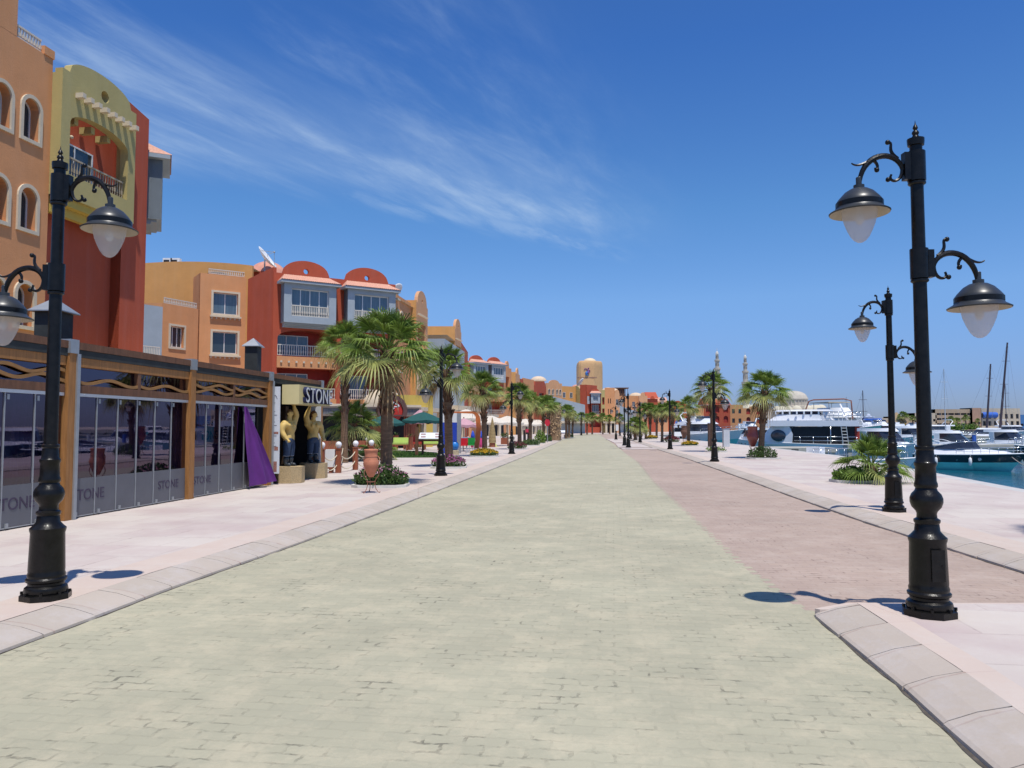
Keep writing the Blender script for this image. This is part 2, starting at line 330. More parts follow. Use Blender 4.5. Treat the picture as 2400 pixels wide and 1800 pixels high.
def bay(root, fr, a, b, z0, z1, proj=.9, n=0., rail=True, tile=True, simple=False):
    m = MB(); ops = [(a+.55, b-.55, z0+.5, z1-.35, 'rect', .3)]
    wall(m, fr, a, b, z0, z1, ops, n0=n+proj, th=proj)
    P = fr.P
    for s_ in (a, b): m.quad(P(s_, n, z0), P(s_, n+proj, z0), P(s_, n+proj, z1), P(s_, n, z1))
    m.quad(P(a, n, z0), P(b, n, z0), P(b, n+proj, z0), P(a, n+proj, z0))
    if not simple:
        for i in range(3): m.box(a+.12, b-.12, n, n+proj-.2-.22*i, z0-.1*(i+1), z0-.1*i-.002, fr)
    bo = m.build('bay_window', GREY, root)
    w_ = MB(); ring(w_, fr, outline(a+.63, b-.63, z0+.58, z1-.43, 'rect'), outline(a+.55, b-.55, z0+.5, z1-.35, 'rect'), n+proj-.27, n+proj-.2)
    for k in (1, 2, 3): x = a+.55+(b-a-1.1)*k/4; w_.box(x-.03, x+.03, n+proj-.27, n+proj-.21, z0+.58, z1-.43, fr)
    w_.build('window_frame', WFRAME, bo)
    p = MB(); p.quad(*[P(x, n+proj-.24, z) for x, z in outline(a+.56, b-.56, z0+.51, z1-.36, 'rect')]); p.build('pane', CURT, bo)
    if rail: railing(bo, fr, a+.57, b-.57, z0+.45, .85, n+proj-.04, material=WHITEP if simple else RAIL)
    if tile:
        t = MB(); ov = .3; e = z1+.02; k = 28 if not simple else 10
        t2 = MB(); t2.box(a-ov, b+ov, n, n+proj+ov, z1+.003, z1+.18, fr); t2.build('eave', GREY, bo)
        e = z1+.19; L_ = b-a+2*ov
        rows = [(0, 0), (.25, .14), (.5, .28), (.75, .42), (1., .58)]
        vs = []; cols = k*4
        for fi, (u, dz) in enumerate(rows):
            for c in range(cols+1):
                v = c/cols; x0 = a-ov+(L_)*v; inset = .5*u
                x = a-ov+inset+(L_-2*inset)*v; rip = .035*abs(math.sin(math.pi*k*v))
                vs.append(P(x, n+(proj+ov+.03)*(1-u)+.02, e+dz+rip))
        fs = [(r_*(cols+1)+c, r_*(cols+1)+c+1, (r_+1)*(cols+1)+c+1, (r_+1)*(cols+1)+c) for r_ in range(4) for c in range(cols)]
        t.add(vs, fs)
        for s_, sg in ((a-ov, 1), (b+ov, -1)):
            t.add([P(s_, n+proj+ov+.05, e), P(s_, n, e), P(s_+sg*.5, n+.02, e+.58)], [(0, 1, 2)])
        t.build('tile_roof', TILE, bo, auto=True)
    return bo
# ---------------------------------------------------------------- ground, water, road, pavements
def paving(name, col1, col2, joint, sx, sy, rot=0, sand=None, mort=.02, bumpd=.006, var=.12, edge=.35, squash=1, blotch=None, sandamt=.6, crack=.0, every=.3):
    m = bpy.data.materials.new(name); m.use_nodes = True; nt = m.node_tree; b = nt.nodes['Principled BSDF']; L = nt.links.new
    def nd(t, **k):
        n = nt.nodes.new(t)
        for a, v in k.items(): setattr(n, a, v)
        return n
    tc_ = nd('ShaderNodeTexCoord'); mp = nd('ShaderNodeMapping'); mp.inputs['Rotation'].default_value = (0, 0, rot); L(tc_.outputs['Object'], mp.inputs[0])
    wz = nd('ShaderNodeTexNoise'); wz.inputs['Scale'].default_value = 12; wz.inputs['Detail'].default_value = 3; L(mp.outputs[0], wz.inputs['Vector'])
    sub = nd('ShaderNodeVectorMath', operation='SUBTRACT'); L(wz.outputs[1], sub.inputs[0]); sub.inputs[1].default_value = (.5, .5, .5)
    scl = nd('ShaderNodeVectorMath', operation='SCALE'); L(sub.outputs[0], scl.inputs[0]); scl.inputs['Scale'].default_value = .05*edge
    ad = nd('ShaderNodeVectorMath', operation='ADD'); L(mp.outputs[0], ad.inputs[0]); L(scl.outputs[0], ad.inputs[1])
    br = nd('ShaderNodeTexBrick'); L(ad.outputs[0], br.inputs['Vector']); br.inputs['Scale'].default_value = 1; br.inputs['Brick Width'].default_value = sx; br.inputs['Row Height'].default_value = sy
    br.inputs['Mortar Size'].default_value = mort; br.inputs['Mortar Smooth'].default_value = .4; br.inputs['Bias'].default_value = 0
    br.inputs['Color1'].default_value = (*col1, 1); br.inputs['Color2'].default_value = (*col2, 1); br.inputs['Mortar'].default_value = (*joint, 1)
    n1_ = nd('ShaderNodeTexNoise'); n1_.inputs['Scale'].default_value = .35; n1_.inputs['Detail'].default_value = 7; n1_.inputs['Roughness'].default_value = .65; L(tc_.outputs['Object'], n1_.inputs['Vector'])
    mr = nd('ShaderNodeMapRange'); L(n1_.outputs[0], mr.inputs[0]); mr.inputs[1].default_value = .3; mr.inputs[2].default_value = .7; mr.inputs[3].default_value = 1-var; mr.inputs[4].default_value = 1+var
    mu = nd('ShaderNodeVectorMath', operation='SCALE'); L(mr.outputs[0], mu.inputs['Scale'])
    # joints come and go: dust fills most of them
    n2_ = nd('ShaderNodeTexNoise'); n2_.inputs['Scale'].default_value = 1.6; n2_.inputs['Detail'].default_value = 9; n2_.inputs['Roughness'].default_value = .72; L(tc_.outputs['Object'], n2_.inputs['Vector'])
    gate = nd('ShaderNodeMapRange'); L(n2_.outputs[0], gate.inputs[0]); gate.inputs[1].default_value = .48; gate.inputs[2].default_value = .60
    n5 = nd('ShaderNodeTexNoise'); n5.inputs['Scale'].default_value = 11; n5.inputs['Detail'].default_value = 3; L(tc_.outputs['Object'], n5.inputs['Vector'])
    g5 = nd('ShaderNodeMapRange'); L(n5.outputs[0], g5.inputs[0]); g5.inputs[1].default_value = .42; g5.inputs[2].default_value = .60
    g7 = nd('ShaderNodeMath', operation='MULTIPLY'); L(gate.outputs[0], g7.inputs[0]); L(g5.outputs[0], g7.inputs[1])
    g6 = nd('ShaderNodeMath', operation='MAXIMUM'); L(g7.outputs[0], g6.inputs[0]); g6.inputs[1].default_value = every
    jf = nd('ShaderNodeMath', operation='MULTIPLY'); L(br.outputs['Fac'], jf.inputs[0]); L(g6.outputs[0], jf.inputs[1])
    base = nd('ShaderNodeTexBrick'); L(ad.outputs[0], base.inputs['Vector'])
    for k_ in ('Scale', 'Brick Width', 'Row Height'): base.inputs[k_].default_value = br.inputs[k_].default_value
    base.inputs['Mortar Size'].default_value = 0; base.inputs['Color1'].default_value = (*col1, 1); base.inputs['Color2'].default_value = (*col2, 1); base.inputs['Mortar'].default_value = (*col1, 1)
    mj = nd('ShaderNodeMix', data_type='RGBA'); L(jf.outputs[0], mj.inputs[0]); L(base.outputs[0], mj.inputs[6]); mj.inputs[7].default_value = (*joint, 1)
    col = mj.outputs[2]
    if sand:
        n3_ = nd('ShaderNodeTexNoise'); n3_.inputs['Scale'].default_value = 2.2; n3_.inputs['Detail'].default_value = 10; n3_.inputs['Roughness'].default_value = .78; L(ad.outputs[0], n3_.inputs['Vector'])
        g2 = nd('ShaderNodeMapRange'); L(n3_.outputs[0], g2.inputs[0]); g2.inputs[1].default_value = .47; g2.inputs[2].default_value = .62; g2.inputs[4].default_value = sandamt
        ms = nd('ShaderNodeMix', data_type='RGBA'); L(g2.outputs[0], ms.inputs[0]); L(col, ms.inputs[6]); ms.inputs[7].default_value = (*sand, 1); col = ms.outputs[2]
    if blotch:
        n4 = nd('ShaderNodeTexNoise'); n4.inputs['Scale'].default_value = .5; n4.inputs['Detail'].default_value = 5; L(tc_.outputs['Object'], n4.inputs['Vector'])
        g4 = nd('ShaderNodeMapRange'); L(n4.outputs[0], g4.inputs[0]); g4.inputs[1].default_value = .5; g4.inputs[2].default_value = .72; g4.inputs[4].default_value = 1
        mb_ = nd('ShaderNodeMix', data_type='RGBA'); L(g4.outputs[0], mb_.inputs[0]); L(col, mb_.inputs[6]); mb_.inputs[7].default_value = (*blotch, 1); col = mb_.outputs[2]
    L(col, mu.inputs[0]); L(mu.outputs[0], b.inputs['Base Color']); b.inputs['Roughness'].default_value = .85; b.inputs['Specular IOR Level'].default_value = .25
    nb = nd('ShaderNodeTexNoise'); nb.inputs['Scale'].default_value = 30; nb.inputs['Detail'].default_value = 6; L(tc_.outputs['Object'], nb.inputs['Vector'])
    h1 = nd('ShaderNodeMath', operation='MULTIPLY_ADD'); L(jf.outputs[0], h1.inputs[0]); h1.inputs[1].default_value = -1.2; L(nb.outputs[0], h1.inputs[2])
    bp = nd('ShaderNodeBump'); bp.inputs['Strength'].default_value = .6; bp.inputs['Distance'].default_value = bumpd; L(h1.outputs[0], bp.inputs['Height']); L(bp.outputs[0], b.inputs['Normal'])
    return m
ROAD = paving('sage_block_paving', (.408, .382, .268), (.382, .36, .255), (.19, .178, .13), .23, .115, .13, sand=(.52, .46, .32), mort=.012, edge=1.2, every=.10, sandamt=.6)
REDROAD = paving('rose_block_paving', (.415, .315, .25), (.39, .295, .238), (.16, .11, .09), .25, .125, .12, sand=(.47, .38, .31), mort=.012, edge=1.0, every=.13, sandamt=.6)
PAVE = paving('pink_slab_paving', (.575, .51, .445), (.515, .43, .39), (.28, .21, .19), .8, .8, .13, sand=(.585, .53, .47), mort=.012, edge=.1, var=.06, blotch=(.47, .37, .345), bumpd=.003)
KERB = paving('pink_kerb_stone', (.475, .405, .335), (.43, .37, .305), (.30, .17, .14), .62, 4, 1.45, sand=(.5, .45, .41), mort=.012, edge=.25, var=.08, bumpd=.004)
EDGE = paving('salmon_border_slab', (.57, .465, .39), (.555, .45, .38), (.45, .33, .29), .62, 4, 1.45, sand=(.58, .50, .43), mort=.008, edge=.15, var=.05, bumpd=.003)
FAR = mat('distant_pale_ground', (.50, .44, .37), .9, .12, .05)
QUAYTOP = mat('quay_coping_stone', (.50, .48, .45), .85, .1, 1.2, .2)
wtr = bpy.data.materials.new('harbour_water'); wtr.use_nodes = True
_b = wtr.node_tree.nodes['Principled BSDF']; _b.inputs['Base Color'].default_value = (.006, .10, .14, 1); _b.inputs['Roughness'].default_value = .08
_t = wtr.node_tree.nodes.new('ShaderNodeTexCoord'); _n = wtr.node_tree.nodes.new('ShaderNodeTexNoise'); _n.inputs['Scale'].default_value = 1.6; _n.inputs['Detail'].default_value = 6; wtr.node_tree.links.new(_t.outputs['Object'], _n.inputs['Vector'])
_u = wtr.node_tree.nodes.new('ShaderNodeBump'); _u.inputs['Strength'].default_value = .8; _u.inputs['Distance'].default_value = .15; wtr.node_tree.links.new(_n.outputs[0], _u.inputs['Height']); wtr.node_tree.links.new(_u.outputs[0], _b.inputs['Normal'])

WZ = -1.5
quay = [(9.8, -8), (11.3, 8), (13.1, 19.76), (14.8, 27.3), (18.2, 43), (19.8, 59.5), (21.3, 81), (21.8, 95), (24, 120), (28, 150), (38, 180), (62, 195), (70, 410), (3000, 410)]
wa = MB().add([(-3000, -3000, WZ), (3000, -3000, WZ), (3000, 3500, WZ), (-3000, 3500, WZ)], [(0, 1, 2, 3)]).build('water', wtr); struct(wa)
land = quay+[(3000, 3400), (-3000, 3400), (-3000, -8)]
g = MB().prism(land, -2.2, -.008).build('ground', FAR); struct(g)
LK = [(-4.35, -3), (-4.1, 3), (-3.84, 5.86), (-3.72, 6.7), (-3.53, 8.41), (-3.1, 11.13), (-2.47, 16.14), (-.97, 28.86), (1.28, 48.59), (4.4, 78), (7.6, 110), (11.8, 146), (17, 185)]
RK = [(6.3, -3), (5.75, 5), (5.92, 8.98), (6.24, 13.67), (6.82, 19.17), (7.4, 24), (9.32, 41.5), (11.17, 61.2), (14.2, 90), (18, 125), (23, 170)]
BD = [(2.31, -3), (2.39, 3.93), (2.56, 5.16), (2.73, 7.0), (2.87, 9.74), (3.38, 14.36), (4.4, 24), (5.96, 36.2), (8.4, 60), (11.2, 88), (14.5, 122), (20, 178)]
def strip(a, b, z, name, m):
    n = min(len(a), len(b)); mb = MB(); mb.add([(x, y, z) for x, y in a]+[(x, y, z) for x, y in b[::-1]], [tuple(range(len(a)+len(b)))]); return struct(mb.build(name, m))
def lerp_line(L_, y):
    for (x0, y0), (x1, y1) in zip(L_, L_[1:]):
        if y0 <= y <= y1 or (x1, y1) == L_[-1]: return x0+(x1-x0)*(y-y0)/(y1-y0)
    return L_[0][0]
BJ = [p for p in BD if p[1] <= 7.0]; y = 7.1; k_ = 0
while y < 45:
    x = lerp_line(BD, y); d_ = (.055, -.02, .02, -.06, .035, -.045)[k_ % 6]; BJ += [(x+d_, y), (x+d_, y+.118)]; y += .124; k_ += 1
BJ += [p for p in BD if p[1] > 46]
strip(BJ, LK, 0., 'road', ROAD)
strip(RK, [(x+.002, y) for x, y in BJ], -.001, 'road_lane', REDROAD)
# pavements (real step of 12 cm) with their kerb stones
def offset(L_, d): return [(x+d, y) for x, y in L_]
def kerbrow(L_, sg, name, z=.12, wd=.38, m=None, jag=True):
    mb = MB(); ys = []
    L2 = []
    y = L_[0][1]
    while y < min(70, L_[-1][1]): L2.append((lerp_line(L_, y), y)); y += .62
    L2 += [p for p in L_ if p[1] > L2[-1][1]]
    rnd = random.Random(3); prof = [(0, -.01), (.006, .024), (.03, .038), (wd*.5, .088), (wd, z)]
    for i, ((x0, y0), (x1, y1)) in enumerate(zip(L2, L2[1:])):
        gp = .005 if y0 < 45 else 0; j = rnd.uniform(-.008, .008) if y0 < 45 else 0
        vs = []
        for yy, xx in ((y0+gp, x0), (y1-gp, x1)):
            for k, (o_, zz_) in enumerate(prof): vs.append((xx+sg*(o_+j), yy, zz_+(j*.4 if k > 1 else 0)))
        k = len(prof); fs = [(a, a+1, k+a+1, k+a) for a in range(k-1)]+[tuple(range(k)), tuple(range(2*k-1, k-1, -1))]
        mb.add(vs, fs)
    return struct(mb.build(name, m or KERB))
kerbrow(LK, -1, 'kerb_stones'); kerbrow(RK, 1, 'kerb_stones')
JOINT = mat('dirt_in_kerb_joint', (.09, .075, .06), .95, .5, 9)
def joint(L_, sg, z=.0035):
    rnd = random.Random(8); y = L_[0][1]; pts = []
    while y < min(80, L_[-1][1]): pts.append((lerp_line(L_, y), y)); y += .17
    a = [(x-sg*.012*rnd.uniform(.0, 1.9), y) for x, y in pts]; b = [(x+sg*.01, y) for x, y in pts]; n = len(a)
    struct(MB().add([(x, y, z) for x, y in a+b], [(i, i+1, n+i+1, n+i) if sg < 0 else (i+1, i, n+i, n+i+1) for i in range(n-1)]).build('kerb_joint', JOINT))
joint(LK, -1); joint(RK, 1); joint([(2.28, -3), (2.36, 3.93), (2.53, 5.16), (2.70, 6.98)], 1)
def slab(pts, z, name, m): return struct(MB().prism(pts, -.3, z).build(name, m))
slab(offset(LK, -.38)+[(-10, 185), (-40, 150), (-60, 60), (-60, -3)], .116, 'pavement', PAVE)
strip(offset(LK, -.385), offset(LK, -.95), .121, 'pavement_border', EDGE)
qi = [(x-.55, y) for x, y in quay[:10]]
slab(offset(RK, .38)+[(24, 170), (28-.55, 150)]+qi[::-1][1:], .116, 'pavement', PAVE)
strip(offset(RK, .95), offset(RK, .385), .121, 'pavement_border', EDGE)
slab(qi+[(x, y) for x, y in quay[:10]][::-1], .10, 'quay_coping', QUAYTOP)
# plaza at the far end where the promenade bends left
slab([(-10, 190), (60, 188), (60, 260), (-60, 260)], .10, 'pavement', mat('far_paving', (.55, .47, .43), .9, .05))
# kerbed island in the foreground on the right
I0 = [(2.32, 3.2), (2.36, 3.93), (2.53, 5.16), (2.70, 7.0)]
I0 = [(2.28, -3)]+I0
kerbrow([(2.28, -3), (2.36, 3.93), (2.53, 5.16), (2.70, 6.98)], 1, 'kerb_stones', wd=.40)
slab([(x+.40, y) for x, y in I0]+[(5.5, 6.95), (5.5, -3)], .116, 'pavement_island', PAVE)
strip([(x+.62, y) for x, y in I0], [(x+.40, y) for x, y in I0], .121, 'pavement_border', EDGE)
slab([(2.72, 7.0), (3.1, 7.22), (5.9, 7.22), (5.9, 6.955), (2.75, 6.96)], .07, 'island_ramp', EDGE)
# pale crossing strip of the next island, far along the lane
slab([(8.25, 57.5), (10.9, 57.5), (11.1, 60.2), (8.4, 60.2)], .05, 'pavement_island', PAVE)
slab([(8.6, 62.5), (11.2, 62.5), (12.6, 76), (10.2, 76)], .05, 'pavement_island', PAVE)
slab([(10.6, 80), (12.9, 80), (15.2, 105), (12.8, 105)], .05, 'pavement_island', PAVE)
# lawn
lawn = MB()
rnd = random.Random(5)
LX = [(-12, 38.5), (-3.9, 39.6), (-4.3, 45), (-6, 49), (-12, 50)]
slab(LX, .13, 'lawn_soil', mat('lawn_ground', (.05, .10, .015), .95, .25, 3, .5))
def inpoly(x, y, P):
    c = False
    for (x0, y0), (x1, y1) in zip(P, P[1:]+P[:1]):
        if (y0 > y) != (y1 > y) and x < (x1-x0)*(y-y0)/(y1-y0)+x0: c = not c
    return c
for _ in range(20000):
    x, y = rnd.uniform(-12, -3.8), rnd.uniform(38.5, 50)
    if inpoly(x, y, LX):
        a = rnd.uniform(0, 6.28); dx, dy = .035*math.cos(a), .035*math.sin(a); h = rnd.uniform(.03, .08)
        lawn.add([(x-dx, y-dy, .129), (x+dx, y+dy, .129), (x+rnd.uniform(-.03, .03), y+rnd.uniform(-.03, .03), .13+h)], [(0, 1, 2)])
o = lawn.build('grass', mat('lawn_grass', (.055, .12, .018), .7, .2, 2, island=.4)); tag(o, 'mown green lawn in front of the restaurant terrace', 'grass'); o['kind'] = 'stuff'

# ---------------------------------------------------------------- street lamps
def make_lamp():
    t = thing('street_lamp', '', 'street lamp')
    b = MB(); b.lathe([(.215, 0), (.215, .05), (.185, .055)], n=8); b.lathe([(.175, .055), (.183, .075), (.175, .11), (.15, .13), (.15, .15), (.168, .165), (.17, .185), (.155, .20), (.158, .225), (.15, .245), (.152, .27), (.142, .60), (.15, .625), (.152, .645), (.13, .665), (.10, .70), (.093, .76), (.103, .775), (.103, .795), (.08, .81), (.077, .845), (.085, .865), (.115, .90), (.128, .94), (.128, .975), (.115, 1.01), (.088, 1.04), (.082, 1.06), (.092, 1.075), (.09, 1.10), (.083, 1.12), (.08, 1.24), (.088, 1.255), (.088, 1.275), (.075, 1.29), (.068, 1.38), (.076, 1.39), (.076, 1.41), (.062, 1.42)], n=24)
    for k in range(8):
        a = math.pi/8+k*math.pi/4; b.lathe([(.014, .05), (.014, .075)], (.195*math.cos(a), .195*math.sin(a), 0), 6)
    b.build('base', BLACK, t, auto=True)
    d_ = MB(); d_.box(-.055, .055, -.162, -.150, .30, .56); d_.lathe([(.001, -.006), (.009, -.006), (.009, .004)], (.035, -.164, .43), 8, Matrix.Rotation(R(90), 3, 'X')); d_.build('access_door', BLACK, t)
    p = MB(); p.lathe([(.06, 1.41), (.051, 4.02), (.066, 4.025), (.07, 4.06), (.07, 4.085), (.055, 4.09), (.03, 4.10), (.022, 4.12), (.03, 4.135), (.026, 4.15), (.012, 4.165), (.022, 4.18), (.016, 4.20), (.006, 4.215), (.001, 4.25)], n=16); p.build('pole', BLACK, t, auto=True)
    for sx, zc, zh in ((-1, 3.84, 3.43), (1, 2.985, 2.60)):
        m = MB(); m.lathe([(.074, zc-.13), (.074, zc+.13)], n=12); m.lathe([(.06, zc-.165), (.072, zc-.155), (.072, zc-.14), (.06, zc-.13)], n=14); m.box(sx*.05, sx*.115, -.035, .035, zc-.12, zc+.12); m.build('bracket', BLACK, t, auto=True)
        def arc(pts): return [(sx*x, 0, zc+z) for x, z in pts]
        def bez(P, n=12):
            out = []
            for i in range(n+1):
                u = i/n; q_ = [Vector(p_) for p_ in P]
                while len(q_) > 1: q_ = [a_*(1-u)+b_*u for a_, b_ in zip(q_, q_[1:])]
                out.append((q_[0].x, q_[0].y))
            return out
        am = MB()
        am.tube(arc(bez([(.12, -.03), (.15, .12), (.34, .16), (.50, .05), (.505, -.20)], 16)), [.018+.008*math.sin(i/16*3.14) for i in range(17)], 8)
        am.tube(arc(bez([(.125, .0), (.115, -.10), (.17, -.165), (.26, -.13), (.22, -.07)], 12)), [.017-.0006*i for i in range(13)], 6)
        am.tube(arc(bez([(.16, .07), (.24, .13), (.24, .17), (.17, .23), (.27, .22)], 12))[:12], [.016-.0006*i for i in range(12)], 6)
        am.tube(arc(bez([(.40, .065), (.33, .05), (.31, -.03), (.37, -.05), (.36, -.01)], 10)), [.015-.0007*i for i in range(11)], 6)
        am.tube(arc(bez([(.42, .045), (.49, .01), (.53, .0), (.565, .03)], 8)), [.014-.001*i for i in range(9)], 6)
        for q_ in ((.25, -.115), (.345, -.03), (.245, .215)): am.ball((sx*q_[0], 0, zc+q_[1]), .022, 8, 6)
        am.lathe([(.026, -.20), (.026, -.17), (.02, -.165)], (sx*.505, 0, zc), 10)
        am.build('arm', BLACK, t, auto=True)
        X = sx*.505; sh = MB()
        sh.lathe([(.245, zh-.006), (.25, zh+.004), (.198, zh+.035), (.19, zh+.05), (.19, zh+.095), (.165, zh+.13), (.12, zh+.18), (.075, zh+.208), (.045, zh+.215), (.045, zh+.245), (.024, zh+.25), (.024, zh+.31), (.02, zh+.315)], (X, 0, 0), 28, cap=False)
        s_ = sh.build('lamp_shade', IRONG, t, auto=True)
        si = MB(); si.lathe([(.243, zh-.007), (.19, zh+.028), (.15, zh+.06), (.001, zh+.09)], (X, 0, 0), 28, cap=False); si.build('reflector', SHADEIN, s_, smooth=True)
        bd = MB(); bd.lathe([(.193, zh+.052), (.193, zh+.092)], (X, 0, 0), 28, cap=False); bd.build('shade_band', BLACK, s_, smooth=True)
        gl = MB(); gl.lathe([(.146, zh+.025), (.143, zh-.02), (.126, zh-.09), (.103, zh-.15), (.077, zh-.205), (.05, zh-.24), (.022, zh-.257), (.001, zh-.26)], (X, 0, 0), 24, cap=False); gl.build('diffuser', GLOBE, s_, smooth=True)
        bu = MB(); bu.lathe([(.02, zh+.06), (.02, zh+.0), (.035, zh-.03), (.035, zh-.07), (.018, zh-.10), (.001, zh-.105)], (X, 0, 0), 12, cap=False); bu.build('bulb', WHITEP, s_, smooth=True)
    return t
GLOBE = bpy.data.materials.new('milky_lamp_diffuser'); GLOBE.use_nodes = True
_n = GLOBE.node_tree; _p = _n.nodes['Principled BSDF']; _p.inputs['Base Color'].default_value = (.78, .74, .72, 1); _p.inputs['Roughness'].default_value = .25
_tr = _n.nodes.new('ShaderNodeBsdfTransparent'); _tr.inputs[0].default_value = (.88, .87, .88, 1); _tl = _n.nodes.new('ShaderNodeBsdfTranslucent'); _tl.inputs[0].default_value = (.8, .78, .76, 1)
_a = _n.nodes.new('ShaderNodeMixShader'); _a.inputs[0].default_value = .45; _n.links.new(_p.outputs[0], _a.inputs[1]); _n.links.new(_tl.outputs[0], _a.inputs[2])
_c = _n.nodes.new('ShaderNodeMixShader'); _c.inputs[0].default_value = .50; _n.links.new(_a.outputs[0], _c.inputs[1]); _n.links.new(_tr.outputs[0], _c.inputs[2]); _n.links.new(_c.outputs[0], _n.nodes['Material Output'].inputs[0])
lamp0 = make_lamp()
LAMPG = 'black double armed street lamps'
lamps = [  # x, y, rot, label
    (3.52, 6.57, 0, 'large black street lamp on the kerbed island in the right foreground'),
    (7.12, 14.42, 0, 'black street lamp next to the low fan palm on the right pavement'),
    (9.17, 34.9, 0, 'black street lamp in front of the palm beside the grey service pillars'),
    (PX(1570, 53.9), 53.9, 0, 'black street lamp left of the palm with the yellow flower ring on the quay side'),
    (PX(1500, 78), 78, 0, 'slender distant street lamp just left of the dense palm group on the quay side'),
    (PX(1472.5, 58.8), 58.8, 0, 'rightmost of the two close lamps on the far island in the lane'),
    (PX(1463.5, 65), 65, 0, 'shorter looking left one of the two close lamps on the far island'),
    (PX(1443.5, 95), 95, 0, 'distant lamp left of the far island pair, with a white notice on its post'),
    (PX(1478, 100), 100, 0, 'distant lamp whose lower half shows just right of the far island pair'),
    (PX(1453, 135), 135, 0, 'tiny farthest lamp between the island lamps before the orange building'),
    (-4.3, 7.18, math.pi, 'large black street lamp in the left foreground before the glass enclosure'),
    (-2.3, 24.9, math.pi, 'black street lamp beside the pink flower bed and the blue kiosk'),
    (-.02, 44.7, math.pi, 'black street lamp between the yellow flower ring palm and the dark red bed'),
    (PX(1288, 86), 86, math.pi, 'distant black lamp by the red round sign on the left pavement'),
    (PX(1312, 92), 92, math.pi, 'thin distant lamp just right of the wood covered trunk on the left side'),
    (PX(1341, 118), 118, math.pi, 'far lamp near the bend of the left kerb'),
    (PX(1362.5, 140), 140, math.pi, 'farthest lamp on the left side, under the pale building wall'),
]
for i, (x, y, rz, lb) in enumerate(lamps):
    if i == 0: lamp0.location = (x, y, .12); lamp0['label'] = lb; lamp0['group'] = LAMPG
    else: dup(lamp0, (x, y, .12), rz+(random.uniform(-.06, .06) if i > 1 else 0), lb, LAMPG)

# ---------------------------------------------------------------- palms
def frond(mb, base, az, el, L, rnd, blade=.85, droop=.5, nl=30, petm=None):
    # petiole
    d = Vector((math.cos(az)*math.cos(el), math.sin(az)*math.cos(el), math.sin(el))); side = Vector((-math.sin(az), math.cos(az), 0)); p = Vector(base); pts = [p.copy()]
    dd = d.copy()
    for i in range(5):
        dd = (dd+Vector((0, 0, -droop*.09))).normalized(); p = p+dd*L/5; pts.append(p.copy())
    (petm or mb).tube(pts, [.022, .018, .015, .012, .01, .008], 4, cap=False)
    hub = pts[-1]; fw = dd; up = side.cross(fw).normalized()*-1
    if up.z < 0: up = -up
    tw = rnd.uniform(-.5, .5); side2 = (side*math.cos(tw)+up*math.sin(tw)).normalized(); up2 = fw.cross(side2).normalized()
    if up2.z < 0: up2 = -up2
    span = R(rnd.uniform(105, 128))
    for k in range(nl):
        a = -span+2*span*(k+.5)/nl; da = span/nl
        ll = blade*(1-.28*abs(a/span)**2)*rnd.uniform(.9, 1.05)
        def dr(an): return fw*math.cos(an)+side2*math.sin(an)
        cup = .28*abs(math.sin(a))
        c = dr(a)+up2*cup; l_, r_ = dr(a-da)+up2*(cup-.05), dr(a+da)+up2*(cup-.05)
        pl = Vector((0, 0, -1))
        m1 = .36*ll; m2 = .68*ll; s1 = .02+droop*rnd.uniform(.06, .16); s2 = .08+droop*rnd.uniform(.35, .75); w2 = .40
        ctr1 = hub+c*m1+up2*.018; A1 = hub+l_*m1; B1 = hub+r_*m1
        ctr2 = hub+c*m2+pl*s1*ll*1.3; hw = (r_-l_)*m2*.5*w2; A2 = ctr2-hw; B2 = ctr2+hw
        tip = hub+c*ll*.97+pl*s2*ll
        mb.add([hub, A1, ctr1, B1, A2, B2, tip], [(0, 2, 1), (0, 3, 2), (1, 2, 5, 4), (2, 3, 5), (4, 5, 6)])
